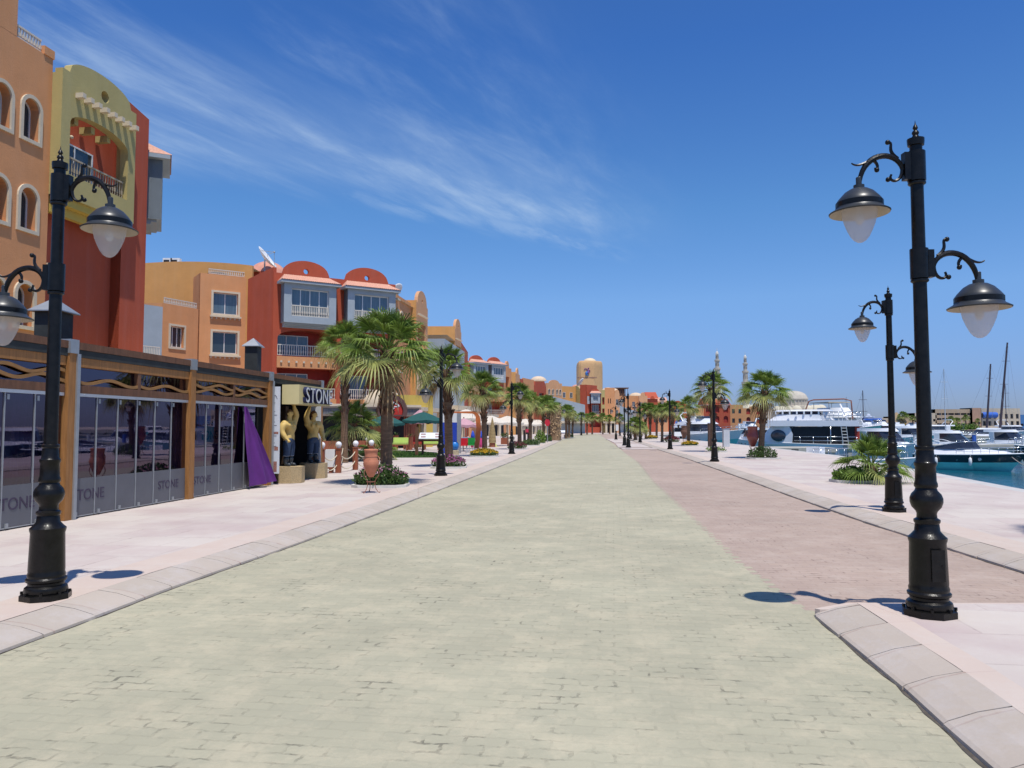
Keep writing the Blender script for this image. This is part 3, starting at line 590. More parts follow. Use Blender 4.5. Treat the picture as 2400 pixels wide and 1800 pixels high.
def make_palm(seed, h=3.6, tr=.2, nf=36, lean=(0, 0), boots=.52, pet=.75, blade=.9, dry=3):
    rnd = random.Random(seed); t = thing('palm_tree', '', 'palm tree'); tr_ = MB(); m = 16; n = 14; vs = []; path = []
    for i in range(m+1):
        u = i/m; path.append(Vector((lean[0]*u*u, lean[1]*u*u, h*u)))
    prof = [tr*(1.22-.35*min(1, u*4)) if u < .12 else tr*(.98-.12*u) for u in [i/m for i in range(m+1)]]
    p2, r2 = [], []
    rings = int(h/.085)
    for i in range(rings*2+1):
        u = i/(rings*2); f = u*m; k = min(m-1, int(f)); v = f-k; p2.append(path[k].lerp(path[k+1], v)); r2.append((prof[k]*(1-v)+prof[k+1]*v)*(1.035 if i % 2 else .965)*rnd.uniform(.985, 1.015))
    tr_.tube(p2, r2, n); tr_.build('trunk', BARK, t, auto=True)
    bo = MB(); h0 = h*(1-boots)
    for i in range(int(120*boots*h/3.6*1.3)):
        z = rnd.uniform(h0, h); u = z/h; a = i*2.4+rnd.uniform(-.3, .3); c = Vector((lean[0]*u*u, lean[1]*u*u, z)); rr = tr*(.98-.12*u)*.93
        o_ = Vector((math.cos(a), math.sin(a), 0)); s_ = Vector((-o_.y, o_.x, 0)); ln = rnd.uniform(.14, .32)*(1 if u < .93 else 1.3); wd = rnd.uniform(.03, .055)
        b0 = c+o_*rr; e = b0+o_*ln*rnd.uniform(.35, .6)+Vector((0, 0, ln*rnd.uniform(.5, 1)))
        bo.add([b0-s_*wd+Vector((0, 0, -.05)), b0+s_*wd+Vector((0, 0, -.05)), e+s_*wd*.4, e-s_*wd*.4, b0+o_*.03-s_*wd*.2+Vector((0, 0, .1))], [(0, 1, 2, 3), (0, 3, 4), (1, 4, 2), (3, 2, 4)])
    bo.build('leaf_bases', BOOT, t)
    cr, old, dr = MB(), MB(), MB(); top = path[-1]+Vector((0, 0, .05))
    for i in range(nf):
        u = (i+.5)/nf; el = R(84-94*u**.85+rnd.uniform(-9, 9)); az = i*2.39996+rnd.uniform(-.2, .2)
        b0 = top+Vector((math.cos(az)*.06, math.sin(az)*.06, .1-.35*u))
        frond(cr if u < .78 else old, b0, az, el, pet*rnd.uniform(.85, 1.12)*(.72+.4*u), rnd, blade*rnd.uniform(.88, 1.08)*(.85+.2*u), .3+.6*u)
    for i in range(dry):
        az = rnd.uniform(0, 6.28); frond(dr, top+Vector((math.cos(az)*.1, math.sin(az)*.1, -.3)), az, R(rnd.uniform(-45, -15)), pet*.8, rnd, blade*.7, 1.6, 16)
    cr.build('crown', LEAF, t); old.build('lower_fronds', LEAFY, t)
    if dry: dr.build('dry_fronds', DRY, t)
    return t
PG = 'fan palms along the promenade'
protos = [make_palm(11, 3.5, .165, 34), make_palm(23, 3.55, .145, 30, (.12, .05), pet=.6, blade=.78), make_palm(37, 3.4, .15, 26, (-.12, 0), pet=.55, blade=.74)]
tall = make_palm(71, 5.3, .16, 34, (.1, 0), pet=.68, blade=.85, boots=.6)
bushy = make_palm(51, .55, .16, 24, pet=.7, blade=.85, dry=0, boots=.9)
short = make_palm(61, 1.55, .17, 26, pet=.62, blade=.8, dry=3, boots=.8)
usedp = set()
def palm(k, x, y, label, rz=0, sc=1, z=.12, lean=None):
    pr = bushy if k == 3 else short if k == 4 else tall if k == 5 else protos[k]
    if k not in usedp:
        usedp.add(k); pr.location = (x, y, z); pr.rotation_euler = (0, 0, rz); pr['label'] = label; pr['group'] = PG
        if sc != 1: pr.scale = (sc,)*3
        o_ = pr
    else:
        o_ = dup(pr, (x, y, z), rz, label, PG, sc)
    if lean: o_.rotation_euler = (lean[0], lean[1], rz)
    return o_
def palmpx(k, px, Y, label, rz=0, sc=1, **kw): return palm(k, PX(px, Y, .12), Y, label, rz, sc, **kw)
palmpx(0, 905, 21.3, 'tall thick fan palm rising behind the terracotta urn on the left', 0.3, 1.06)
palmpx(5, 806, 34.0, 'taller fan palm behind and left of the urn palm, before the red balconies', 1.2, 1.0)
palmpx(4, 826, 35.5, 'short young palm with drooping leaves beyond the rope fence', 1.0, 1.12)
palmpx(3, 884, 37, 'small young palm showing behind the urn palm trunk', 2.0, .8)
palmpx(2, 1052, 30.2, 'fan palm in the pink flower bed beside the blue kiosk', 0.2, 1.13)
palmpx(1, 1136, 41.0, 'fan palm growing from the yellow flower ring on the left pavement', 2.5, 1.02)
palmpx(1, 1218, 54.0, 'palm with its foot in the dark red flower bed left of the road', 3.3, 1.05)
palmpx(2, 1243, 66, 'palm behind the low grey green hedge bed on the left', 1.3, 1.1)
palmpx(1, 1274, 80, 'palm behind the rounded green bush on the left pavement', 4.0, 1.08)
palmpx(1, 1285, 86, 'palm crowded just left of the round red sign', 0.9, 1.15)
palmpx(1, 1303, 97, 'thick palm wrapped by the wood covered pillar', 5, 1.05)
palmpx(2, 1327, 106, 'distant palm left of the small white table stand', 2, 1.1)
palmpx(1, 1334, 110, 'distant palm directly behind the white table stand', 1.1, 1.05)
palmpx(2, 1342, 118, 'far palm next to the far lamp at the left bend', 2.8, .9)
for i, px_ in enumerate((1362, 1376, 1388, 1413, 1429, 1452)):
    palmpx((i+1) % 3, px_, 150+4*i, ['leftmost small far palm at the bend before the grey wall', 'second small far palm before the grey wall at the bend', 'third small far palm at the bend, under the red gabled house', 'small far palm at the corner of the red gabled house', 'small far palm before the ochre shop front at the bend', 'small far palm behind the island lamps at the bend'][i], i*1.3, 1.0)
palmpx(0, 1782, 38.5, 'leaning fan palm with the red urn at its foot before the big yacht', 0.1, .97, lean=(0, .09))
palmpx(2, 1672, 48.8, 'palm standing behind the lamp and the brown service pillar', 1.0, 1.2)
palmpx(2, 1614, 63.5, 'palm with the brown urn and ring of yellow flowers on the quay', 2.1, .98)
palmpx(1, 1577, 78, 'palm above the dark red flower bed on the quay side', 3.0, .96)
palmpx(2, 1552, 80, 'palm with a reddish trunk left of the dark red bed', 4.0, .98)
palmpx(1, 1524, 99, 'palm in the farther yellow flower ring on the quay side', 0.5, 1.05)
palmpx(1, 1514, 100, 'palm with dry hanging fronds behind the farther yellow flower ring', 1.9, 1.05)
palmpx(2, 1539, 108, 'palm partly hidden behind its neighbours in the dense group on the quay side', 2.9, 1.1)
palmpx(2, 1590, 112, 'palm between the white cart and the dark red bed', 2.9, .95)
palmpx(4, 1489, 92, 'large low bushy palm on the quay side next to the slender lamp', 0, 1.15)
palmpx(4, 1502, 97, 'second low bushy palm just right of the large one', 2, .95)
palm(3, 10.25, 22.0, 'low stemless fan palm in a kerbed bed near the second lamp on the right', .6, .84)
palm(0, 9.35, 10.2, 'fan palm at the right edge whose shadow falls on the pavement', .6, 1.0)

# ---------------------------------------------------------------- flower beds
def leafcluster(mb, c, rx, ry, h, n, sz, rnd, flat=.5):
    for _ in range(n):
        a = rnd.uniform(0, 6.28); u = math.sqrt(rnd.random()); z = rnd.random()
        x, y = c[0]+rx*u*math.cos(a), c[1]+ry*u*math.sin(a); zt = c[2]+h*z*(1-.55*u*u)
        d = Vector((rnd.uniform(-1, 1), rnd.uniform(-1, 1), rnd.uniform(-.1, 1.1))).normalized(); s_ = d.cross(Vector((rnd.uniform(-1, 1), rnd.uniform(-1, 1), rnd.uniform(-1, 1)))).normalized(); q_ = sz*rnd.uniform(.6, 1.3); p = Vector((x, y, zt))
        mb.add([p, p+d*q_*.5+s_*q_*.28, p+d*q_, p+d*q_*.5-s_*q_*.28], [(0, 1, 2, 3)])
FL = {'yellow': mat('yellow_petal', (.72, .46, .03), .6, .2, island=.3, transl=.2), 'pink': mat('pink_petal', (.46, .13, .30), .6, .2, island=.4, transl=.2), 'red': mat('dark_red_foliage', (.20, .025, .05), .6, .2, island=.4, transl=.1), 'pale': mat('pale_pink_petal', (.60, .30, .38), .6, .2, island=.3)}
def bed(px, Y, rx, ry, label, flower=None, h=.3, n=900, sz=.09, nf=300, leaf=None, shape='rect', x=None):
    X = PX(px, Y, .12) if x is None else x; t = thing('flower_bed', label, 'flower bed', (X, Y, .12), 'flower beds on the pavements'); rnd = random.Random(int(px+Y*10))
    if shape == 'rect': o_ = [(-rx, -ry*.6), (-rx*.7, -ry), (rx*.7, -ry), (rx, -ry*.6), (rx, ry*.6), (rx*.7, ry), (-rx*.7, ry), (-rx, ry*.6)]
    else: o_ = [(rx*math.cos(i*math.pi/10), ry*math.sin(i*math.pi/10)) for i in range(20)]
    k = len(o_); m = MB(); I_ = [(a*.9, b*.86) for a, b in o_]; hh = .07
    vs = [(X+a, Y+b, z) for z in (.10, .12+hh) for a, b in o_]+[(X+a, Y+b, z) for z in (.12+hh, .10) for a, b in I_]
    fs = [(l*k+i, l*k+(i+1) % k, (l+1)*k+(i+1) % k, (l+1)*k+i) for l in range(3) for i in range(k)]; m.add(vs, fs); m.build('kerb', KERBW, t)
    MB().add([(X+a, Y+b, .12+hh*.6) for a, b in I_], [tuple(range(k))]).build('soil', SOIL, t)
    f = MB(); leafcluster(f, (X, Y, .18), rx*.95, ry*.95, h, n, sz, rnd); f.build('foliage', leaf or SHRUB, t)
    if flower:
        f = MB()
        for _ in range(nf):
            a = rnd.uniform(0, 6.28); u = math.sqrt(rnd.random())*.97; p = (X+rx*u*math.cos(a), Y+ry*u*math.sin(a), .18+h*(1-.55*u*u)*rnd.uniform(.75, 1.05)); leafcluster(f, p, .02, .02, .02, 4, sz*.55, rnd)
        f.build('flowers', FL[flower], t)
    return t
bed(893, 20.5, .72, .60, 'kerbed bed of green shrubs with pale pink flowers around the urn palm', 'pale', .5, 2600, .10, 130)
bed(1052, 29.6, .68, .5, 'kerbed bed of pink and purple flowers beside the blue kiosk', 'pink', .42, 1000, .09, 380)
bed(1135, 40.6, .78, .62, 'round bed thick with yellow flowers on the left pavement', 'yellow', .36, 1500, .09, 620, shape='o')
bed(1212, 53.5, .72, .6, 'bed of dark red leaves around the palm left of the road', 'red', .5, 700, .10, 360)
bed(1243, 64, .80, .8, 'low grey green hedge bed left of the road', None, .5, 1100, .11)
bed(1266, 72, .5, .7, 'bed with a rounded light green bush on the left pavement', None, 1.3, 900, .15, leaf=GREENB, shape='o')
bed(1284, 80, .45, .7, 'low dark green bush bed just right of the light green bush', None, .7, 600, .14)
bed(1303, 94, .6, .8, 'distant bed with yellow flowers before the wood covered pillar', 'yellow', .5, 500, .13, 300, shape='o')
bed(1333, 112, .7, .9, 'distant low green bed at the left bend', None, .6, 500, .14)
bed(1787, 38.0, .75, .6, 'kerbed bed of dark green groundcover at the leaning palm by the yacht', None, .55, 1300, .09)
bed(1678, 48.3, .62, .6, 'kerbed bed with sparse pale green tufts behind the lamp on the quay', None, .3, 160, .12, leaf=GREENB)
bed(1617, 63, .72, .7, 'round bed of yellow flowers at the palm with the brown urn', 'yellow', .32, 700, .11, 560, shape='o')
bed(1574, 76.5, .80, .8, 'wide bed of dark red foliage on the quay side', 'red', .6, 500, .13, 600)
bed(1528, 98, .68, .8, 'farther round yellow flower bed on the quay side', 'yellow', .42, 500, .14, 420, shape='o')
bed(0, 22.1, .66, .5, 'kerbed bed of light green shrubs under the low fan palm on the right', None, .38, 1700, .11, leaf=GREENB, x=9.85)
# ---------------------------------------------------------------- glass enclosure of the shop on the left
EN = Fr((-9.0, 1.5), (-6.65, 20.9)); 
def es(Y): return EN.sy(Y)
en = thing('glass_pavilion', 'long glass fronted timber pavilion with purple tinted panels and wavy trim on the left', 'pavilion', (-8, 12, .12))
S21 = es(20.9); S13 = es(13.1); S17 = es(16.95); SE = es(24.6)
GLASSP = mat('purple_tinted_glass', (.030, .016, .05), .03, .1, spec=1.0, coat=1)
FROST = mat('frosted_glass_band', (.125, .128, .14), .45, .08, 3, spec=.4)
CURTP = mat('dark_pleated_curtain', (.16, .12, .24), .9, .3, 4)
def glass_mat():
    m = bpy.data.materials.new('purple_tinted_clear_glass'); m.use_nodes = True; n = m.node_tree; n.nodes.clear(); L = n.links.new
    tr = n.nodes.new('ShaderNodeBsdfTransparent'); tr.inputs[0].default_value = (.44, .32, .54, 1); gl = n.nodes.new('ShaderNodeBsdfGlossy'); gl.inputs[0].default_value = (.52, .45, .60, 1); gl.inputs[1].default_value = .015
    fr = n.nodes.new('ShaderNodeFresnel'); fr.inputs[0].default_value = 1.75; o_ = n.nodes.new('ShaderNodeOutputMaterial'); mx_ = n.nodes.new('ShaderNodeMixShader')
    t = n.nodes.new('ShaderNodeTexCoord'); nz = n.nodes.new('ShaderNodeTexNoise'); nz.inputs['Scale'].default_value = 1.3; L(t.outputs['Object'], nz.inputs['Vector']); bp = n.nodes.new('ShaderNodeBump'); bp.inputs['Strength'].default_value = .02; bp.inputs['Distance'].default_value = .03
    L(nz.outputs[0], bp.inputs['Height']); L(bp.outputs[0], gl.inputs['Normal']); mu = n.nodes.new('ShaderNodeMath'); mu.operation = 'MULTIPLY_ADD'; L(fr.outputs[0], mu.inputs[0]); mu.inputs[1].default_value = 1.5; mu.inputs[2].default_value = .08; mu.use_clamp = True
    L(mu.outputs[0], mx_.inputs[0]); L(tr.outputs[0], mx_.inputs[1]); L(gl.outputs[0], mx_.inputs[2]); L(mx_.outputs[0], o_.inputs[0]); return m
GL = glass_mat()
TOPZ = 3.16; z0 = .12
# bays between posts: (s0,s1, number of panes)
bays = [(es(3.0), es(6.2), 6), (es(6.35), es(9.7), 6), (es(9.85), S13-.12, 5), (S13+.17, S17-.1, 6), (S17+.1, S21-.1, 6)]
for i, (a, b, k) in enumerate(bays):
    for j in range(k):
        x0 = a+(b-a)*j/k; x1 = a+(b-a)*(j+1)/k
        if i == 4 and j == k-1: continue
        m = MB(); m.quad(*[EN.P(x, 0, z) for x, z in ((x0+.012, .16), (x1-.012, .16), (x1-.012, 2.22), (x0+.012, 2.22))]); p = m.build('glass_panel', GL, en)
        f = MB(); f.box(x0+.012, x1-.012, .004, .010, .165, .80, EN); f.build('frosted_band', FROST, p)
        f = MB(); f.box(x0-.008, x0+.012, -.02, .018, .14, 2.24, EN); f.box(x0+.012, x1-.012, -.012, .012, .138, .158, EN); f.box(x0+.08, x0+.14, .0, .03, .15, .22, EN)
        f.box(x0+.04, x0+.09, .0, .02, 2.12, 2.2, EN); f.build('panel_rail', STEEL, p)
    m = MB(); m.box(a, b, -.03, .04, 2.225, 2.28, EN); m.build('head_rail', ALU, en)
    m = MB(); m.box(a, b, -.05, .05, 2.283, 2.42, EN); m.build('lower_beam', WOODD, en)
    m = MB(); m.box(a, b, -.05, .05, 2.74, 2.90, EN); m.build('upper_beam', WOOD, en)
    mid = (a+b)/2; m = MB(); m.box(mid-.05, mid+.05, -.045, .045, 2.42, 2.74, EN); m.build('mullion', WOODD, en)
    m = MB(); m.quad(*[EN.P(x, -.035, z) for x, z in ((a, 2.42), (b, 2.42), (b, 2.74), (a, 2.74))]); m.build('transom_glass', GL, en)
    for (c, d) in ((a, mid-.05), (mid+.05, b)):
        for ph, zc in (((.2, 2.52), (1.6, 2.63)) if i != 3 else ((.4, 2.50),)):
            w_ = MB(); nn = 28; vs = []
            for q_ in range(nn+1):
                u = q_/nn; zz_ = zc+.045*math.sin(ph+u*8.5+i)*(1 if ph < 1 else -1); s_ = c+(d-c)*u
                vs += [EN.P(s_, .012, zz_-.028), EN.P(s_, .045, zz_-.028), EN.P(s_, .045, zz_+.028), EN.P(s_, .012, zz_+.028)]
            w_.add(vs, [(q_*4+t_, q_*4+(t_+1) % 4, q_*4+4+(t_+1) % 4, q_*4+4+t_) for q_ in range(nn) for t_ in range(4)]); w_.build('wave_trim', WOODH, en)
for s_ in (es(3.0)-.1, es(6.28), es(9.78), S13, S17, S21):
    m = MB(); big = abs(s_-S13) < .01 or abs(s_-S21) < .01
    m.box(s_-.1, s_+(.07 if big else .1), -.08, .10, .12, 2.95, EN); m.build('post', WOOD, en)
    m = MB(); m.box(s_-.115, s_+.1, -.09, .125, 2.951, TOPZ+.03, EN)
    if big: m.box(s_+.071, s_+.15, -.06, .13, .12, 2.95, EN)
    m.build('steel_cap', STEEL, en)
m = MB(); m.box(es(2.8), SE+.1, -.05, .07, 2.902, 3.03, EN); m.build('roof_felt', FELT, en)
m = MB(); m.box(es(2.8), SE+.12, -4.8, .085, 3.035, TOPZ, EN); m.build('roof', WOODD, en)
m = MB(); m.box(es(2.8), SE, -2.6, -2.5, .12, 3.03, EN); m.build('rear_wall', mat('dark_purple_wall', (.05, .025, .06), .8), en)
m = MB(); vs = []; n_ = 420                                   # pleated curtain behind the glass
for i in range(n_+1):
    s_ = es(3)+(es(20)-es(3))*i/n_; nn = -.55+.035*math.sin(i*1.9)+.015*math.sin(i*.7); vs += [EN.P(s_, nn, .25), EN.P(s_, nn, 2.3)]
m.add(vs, [(2*i, 2*i+2, 2*i+3, 2*i+1) for i in range(n_)]); m.build('curtain', CURTP, en)
m = MB(); m.box(es(2.9), SE, -2.5, -.02, .125, .14, EN); m.build('floor', mat('pavilion_floor', (.12, .09, .09), .5), en)
CLR = mat('dark_lettering_film', (.05, .035, .07), .4)
for s_, t_ in ((es(12.0), 'STONE'), (S13+.62, 'STONE'), (S17-.75, 'STONE'), (S17+.62, 'STONE')):
    tb = place(text_mb(t_, .27 if s_ < S17-2 else .24, .006, 1.0), EN, s_, .0135, .42); tb.build('window_lettering', CLR, en)
# warm sign with words seen through the right hand panes
SC_ = es(18.05); m = MB(); m.box(SC_-.5, SC_+.5, -.16, -.12, 1.3, 2.12, EN); sg = m.build('hanging_sign', mat('tan_sign_board', (.60, .42, .20), .7), en)
place(text_mb('YEAR', .17, .006), EN, SC_, -.11, 1.74).build('sign_words', DARK, sg); place(text_mb('TONE', .30, .006), EN, SC_, -.11, 1.40).build('sign_words', DARK, sg)
# purple cloth drawn aside in the last opening
cu = MB(); nn = 26; mm = 16; vs = []; s0_, s1_ = S21-1.5, S21-.12
for j in range(mm+1):
    v = j/mm; wd = .12+1.22*v**.9; off = .02+.26*v
    for i in range(nn+1):
        u = i/nn; vs.append(EN.P(s0_+.10*v*0+wd*u*1.05, .06+off*(.4+.6*u)+(.02+.03*v)*(math.sin(u*11+v*2)+.5*math.sin(u*23-v*5)), 2.2-2.02*v+.06*u*v))
cu.add(vs, [(j*(nn+1)+i, j*(nn+1)+i+1, (j+1)*(nn+1)+i+1, (j+1)*(nn+1)+i) for j in range(mm) for i in range(nn)])
cl_ = cu.build('curtain', PURPLE, None, smooth=True); tag(cl_, 'purple cloth hanging and spreading out beside the last glass panel', 'curtain')
# portal right of the pavilion: steel post, menu boards, doorway, big sign box
m = MB(); m.box(S21+.2, SE, -1.4, -1.3, .12, 2.9, EN); m.box(S21+.2, S21+.3, -1.3, -.4, .12, 2.9, EN); m.build('door_recess', DARK, en)
m = MB(); m.box(es(22.55), es(22.75), -.5, -.2, .12, 2.3, EN)
for k in range(7): m.box(es(22.53), es(22.77), -.52, -.18, .3+k*.3, .36+k*.3, EN)
m.build('carved_column', mat('carved_dark_wood', (.06, .032, .018), .7, .3, 6, .6), en)
for ya, na in ((21.1, .10), (24.45, -.02)):
    e0 = es(ya); m = MB(); m.box(e0, e0+.03, na-.16, na+.16, .42, 2.80, EN); bb = m.build('menu_panel', mat('menu_board_white', (.66, .69, .72), .5, .05), en)
    t = MB(); t.tube([EN.P(e0-.004, na+.08*math.cos(k*.63), 2.46+.11*math.sin(k*.63)) for k in range(9)], .007, 4)
    for k in range(13): t.box(e0-.004, e0-.001, na-.12, na-.12+.10+.1*((k*7) % 3)/2, 2.2-k*.095, 2.215-k*.095, EN)
    t.build('menu_print', mat('menu_ink', (.12, .10, .12), .6), bb)
    t = MB(); t.box(e0-.004, e0-.001, na-.13, na+.10, .47, .75, EN); t.box(e0-.004, e0-.001, na+.02, na+.13, 1.05, 1.15, EN); t.box(e0-.004, e0-.001, na+.0, na+.13, 1.5, 1.56, EN); t.build('menu_picture', mat('menu_food_picture', (.35, .16, .12), .6, .4, 30), bb)
m = MB(); m.box(SE-.12, SE-.06, -1.3, -.18, .12, 2.9, EN); m.box(S21+.2, SE-.06, -1.3, .0, 2.86, 2.9, EN); m.box(S21+.2, SE-.2, -1.3, -.2, .125, .14, EN); m.build('door_side', DARK, en)
m = MB(); m.box(es(24.62), es(24.62)+.12, -.06, .1, .12, 2.9, EN); m.build('post', WOOD, en)
m = MB(); m.box(es(24.6), es(24.6)+.16, -.08, .12, 2.901, TOPZ+.02, EN); m.build('steel_cap', STEEL, en)
# sign box on the heads
SB = MB(); SB.box(es(21.55), es(23.95), .12, .62, 2.33, 2.88, EN); sb = SB.build('shop_sign', mat('cream_sign_box', (.70, .60, .30), .7, .05)); tag(sb, 'cream box sign with bold navy and white lettering held up by the two statues', 'sign')
NV = mat('navy_letter_side', (.015, .02, .07), .5); LWT = mat('white_letter_face', (.72, .74, .76), .5)
tb = text_mb('STONE', .62, .10, 1.12, .012); t2 = text_mb('STONE', .62, .006, 1.12, -.002)
place(tb, EN, es(22.85), .67, 2.39).build('lettering', NV, sb); place(t2, EN, es(22.85), .7235, 2.39).build('letter_face', LWT, sb)

# plinths and statues
def octo(cx, cy, r_, z0_, z1_, name='plinth'):
    return MB().prism([(cx+r_*math.cos(R(22.5+45*k)), cy+r_*math.sin(R(22.5+45*k))) for k in range(8)], z0_, z1_)
SKIN = mat('yellow_statue_skin', (.66, .46, .15), .55, .08, 3, .1, 20); JEAN = mat('painted_denim', (.03, .055, .11), .7, .35, 9, .2, 40); BOOTM = mat('grey_rubber_boot', (.035, .042, .05), .35, .2); HAIR = mat('painted_brown_hair', (.12, .06, .025), .7, .2)
def skin(name, verts, edges, radii, m, parent, sub=2, root=0, loc=(0, 0, 0), extra=None):
    me = bpy.data.meshes.new(name); l = worldloc(parent) if parent else Vector((0, 0, 0))
    me.from_pydata([tuple(Vector(v)-l) for v in verts], edges, []); o = bpy.data.objects.new(name, me); C.objects.link(o)
    if parent: o.parent = parent
    s_ = o.modifiers.new('s', 'SKIN'); s_.use_smooth_shade = True
    for i, r_ in enumerate(radii):
        me.skin_vertices[0].data[i].radius = r_ if isinstance(r_, tuple) else (r_, r_); me.skin_vertices[0].data[i].use_root = (i == root)
    ss = o.modifiers.new('d', 'SUBSURF'); ss.levels = sub; ss.render_levels = sub
    dg = bpy.context.evaluated_depsgraph_get(); dg.update(); nm = bpy.data.meshes.new_from_object(o.evaluated_get(dg)); o.modifiers.clear(); o.data = nm; nm.materials.clear(); nm.materials.append(m)
    for p in nm.polygons: p.use_smooth = True
    nm.name = name
    return o
def statue(cx, cy, z, face, armup, label, headturn, H=1.82):
    """face: heading of the chest; armup: +1 raises the left arm, -1 the right one"""
    t = thing('statue', label, 'statue', (cx, cy, z)); f = Vector((math.cos(face), math.sin(face), 0)); l = Vector((-f.y, f.x, 0)); k = H/1.82
    def P(a, b, c): return Vector((cx, cy, z))+(f*a+l*b)*k+Vector((0, 0, c*k))      # a forward, b to its left, c up
    V, E_, Rr = [], [], []
    def ch(pts, start=None):
        idx = start
        for (a, b, c), r_ in pts:
            V.append(P(a, b, c)); Rr.append(r_ if not isinstance(r_, tuple) else r_)
            if idx is not None: E_.append((idx, len(V)-1))
            idx = len(V)-1
        return idx
    pel = ch([((0, 0, .93), (.165, .13))]); ab = ch([((.0, 0, 1.06), (.155, .125)), ((.01, 0, 1.18), (.185, .145)), ((.02, 0, 1.32), (.24, .175))], pel); neck = ch([((.0, 0, 1.46), .115), ((.01, 0, 1.55), .072), ((.02, 0, 1.60), .066)], ab)
    hd = ch([((.03, 0, 1.70), .10), ((.02, 0, 1.79), .085)], neck)
    for s_ in (1, -1):
        up = armup == s_; c0 = 3
        if up: e = ch([((0, .25*s_, 1.42), .105), ((.03, .32*s_, 1.60), .10), ((.07, .33*s_, 1.70), .08), ((.05, .25*s_, 1.84), .075), ((.05, .20*s_, 1.93), .048), ((.06, .19*s_, 1.99), (.05, .03))], c0)
        else: e = ch([((0, .26*s_, 1.40), .12), ((-.03, .34*s_, 1.26), .11), ((-.02, .365*s_, 1.12), .082), ((.06, .36*s_, 1.0), .086), ((.13, .335*s_, .90), .056), ((.16, .325*s_, .84), .068)], c0)
        hp, hr = V[e], None
        # fingers
        for q_ in range(4):
            if up: a0 = Vector((0, 0, 0)); base = (.06-.03+.022*q_, .185*s_, 2.0); tip = (base[0]+.005, base[1]-.03*s_, 2.035); t2_ = (base[0]+.01, base[1]-.075*s_, 2.04)
            else: base = (.205, .365*s_-.026*s_*q_, .86-.004*q_); tip = (.245, base[1], .815); t2_ = (.205, base[1], .785)
            j = ch([(base, .021), (tip, .020), (t2_, .018)], e)
        if up: ch([((.02, .20*s_, 1.975), .018), ((-.02, .17*s_, 2.02), .016)], e)
        else: ch([((.20, .28*s_, .85), .019), ((.235, .285*s_, .825), .017)], e)
    legs = []
    for s_ in (1, -1): ch([((0, .10*s_, .84), .115), ((.01, .115*s_, .62), .10), ((.02, .12*s_, .50), .075), ((0, .125*s_, .36), .08)], pel)
    skin('body', V, E_, Rr, SKIN, t)
    # head details: face built on a separate turned frame but one surface with the skull shape
    hf = Matrix.Rotation(headturn, 3, 'Z') @ f; hl = Vector((-hf.y, hf.x, 0)); hc = P(.03, 0, 1.715)
    def Hd(a, b, c): return hc+(hf*a+hl*b)*k+Vector((0, 0, c*k))
    hm = MB(); n1_, m1_ = 24, 18; vs = []
    for j in range(m1_+1):
        th_ = math.pi*j/m1_; zz_ = math.cos(th_)
        for i in range(n1_):
            a = 2*math.pi*i/n1_; ca, sa = math.cos(a), math.sin(a); rx, ry = .118, .094
            low = max(0, -zz_); x = rx*math.sin(th_)*ca*(1-.12*low); y = ry*math.sin(th_)*sa*(1-.25*low); zv = .135*zz_
            if ca > .3:
                g_ = math.exp(-((sa*1.0)/.16)**2)
                x += g_*(.030*math.exp(-((zz_+.12)/.16)**2)+.008*math.exp(-((zz_+.52)/.10)**2)+.012*math.exp(-((zz_+.85)/.14)**2))
                x -= .014*math.exp(-((abs(sa)-.42)/.16)**2)*math.exp(-((zz_-.12)/.13)**2); x += .010*math.exp(-((zz_-.32)/.10)**2)
            vs.append(Hd(x, y, zv))
    hm.add(vs, [(j*n1_+i, j*n1_+(i+1) % n1_, (j+1)*n1_+(i+1) % n1_, (j+1)*n1_+i) for j in range(m1_) for i in range(n1_)])
    for s_ in (1, -1): hm.ball(Hd(-.01, .095*s_, -.005), .028*k, 8, 6, (1, .6, 1.3))
    hm.build('head', SKIN, t, smooth=True)
    ey = MB()
    for s_ in (1, -1): ey.ball(Hd(.100, .036*s_, .018), .013*k, 8, 6, (1, 1, .7)); ey.tube([Hd(.112, .018*s_, .042), Hd(.110, .036*s_, .048), Hd(.095, .056*s_, .042)], .005, 5)
    ey.tube([Hd(.110, -.024, -.070), Hd(.121, 0, -.072), Hd(.110, .024, -.070)], .006, 5); ey.build('eyes_and_mouth', HAIR, t)
    hh = MB(); vs = []
    for j in range(11):
        th_ = math.pi*.62*j/10
        for i in range(n1_):
            a = 2*math.pi*i/n1_; cut = .58 if math.cos(a) > .25 else (.95 if math.cos(a) > -.1 else 1.15); th2 = th_*cut; zz_ = math.cos(th2)
            vs.append(Hd(.126*math.sin(th2)*math.cos(a)-.004, .102*math.sin(th2)*math.sin(a), .145*zz_))
    hh.add(vs, [(j*n1_+i, j*n1_+(i+1) % n1_, (j+1)*n1_+(i+1) % n1_, (j+1)*n1_+i) for j in range(10) for i in range(n1_)]); hh.build('hair', HAIR, t, smooth=True)
    # chest muscles
    # jeans
    V2 = [P(0, 0, .97), P(0, 0, .88)]; r2 = [(.18, .145), (.185, .155)]; e2 = [(0, 1)]
    for s_ in (1, -1):
        b0 = len(V2)
        V2 += [P(0, .10*s_, .80), P(.012, .115*s_, .62), P(.02, .12*s_, .50), P(.0, .125*s_, .36), P(-.005, .125*s_, .33)]; r2 += [.138, .128, .105, .10, .106]; e2 += [(1, b0)]+[(b0+i, b0+i+1) for i in range(4)]
    skin('jeans', V2, e2, r2, JEAN, t)
    m = MB(); m.lathe([(.186, .0), (.19, .02), (.186, .045)], (0, 0, 0), 20, cap=False); m.v = [tuple(P(Vector(v).x*.78, Vector(v).y*.98, .945+v[2])) for v in m.v]; m.build('belt', BOOTM, t, smooth=True)
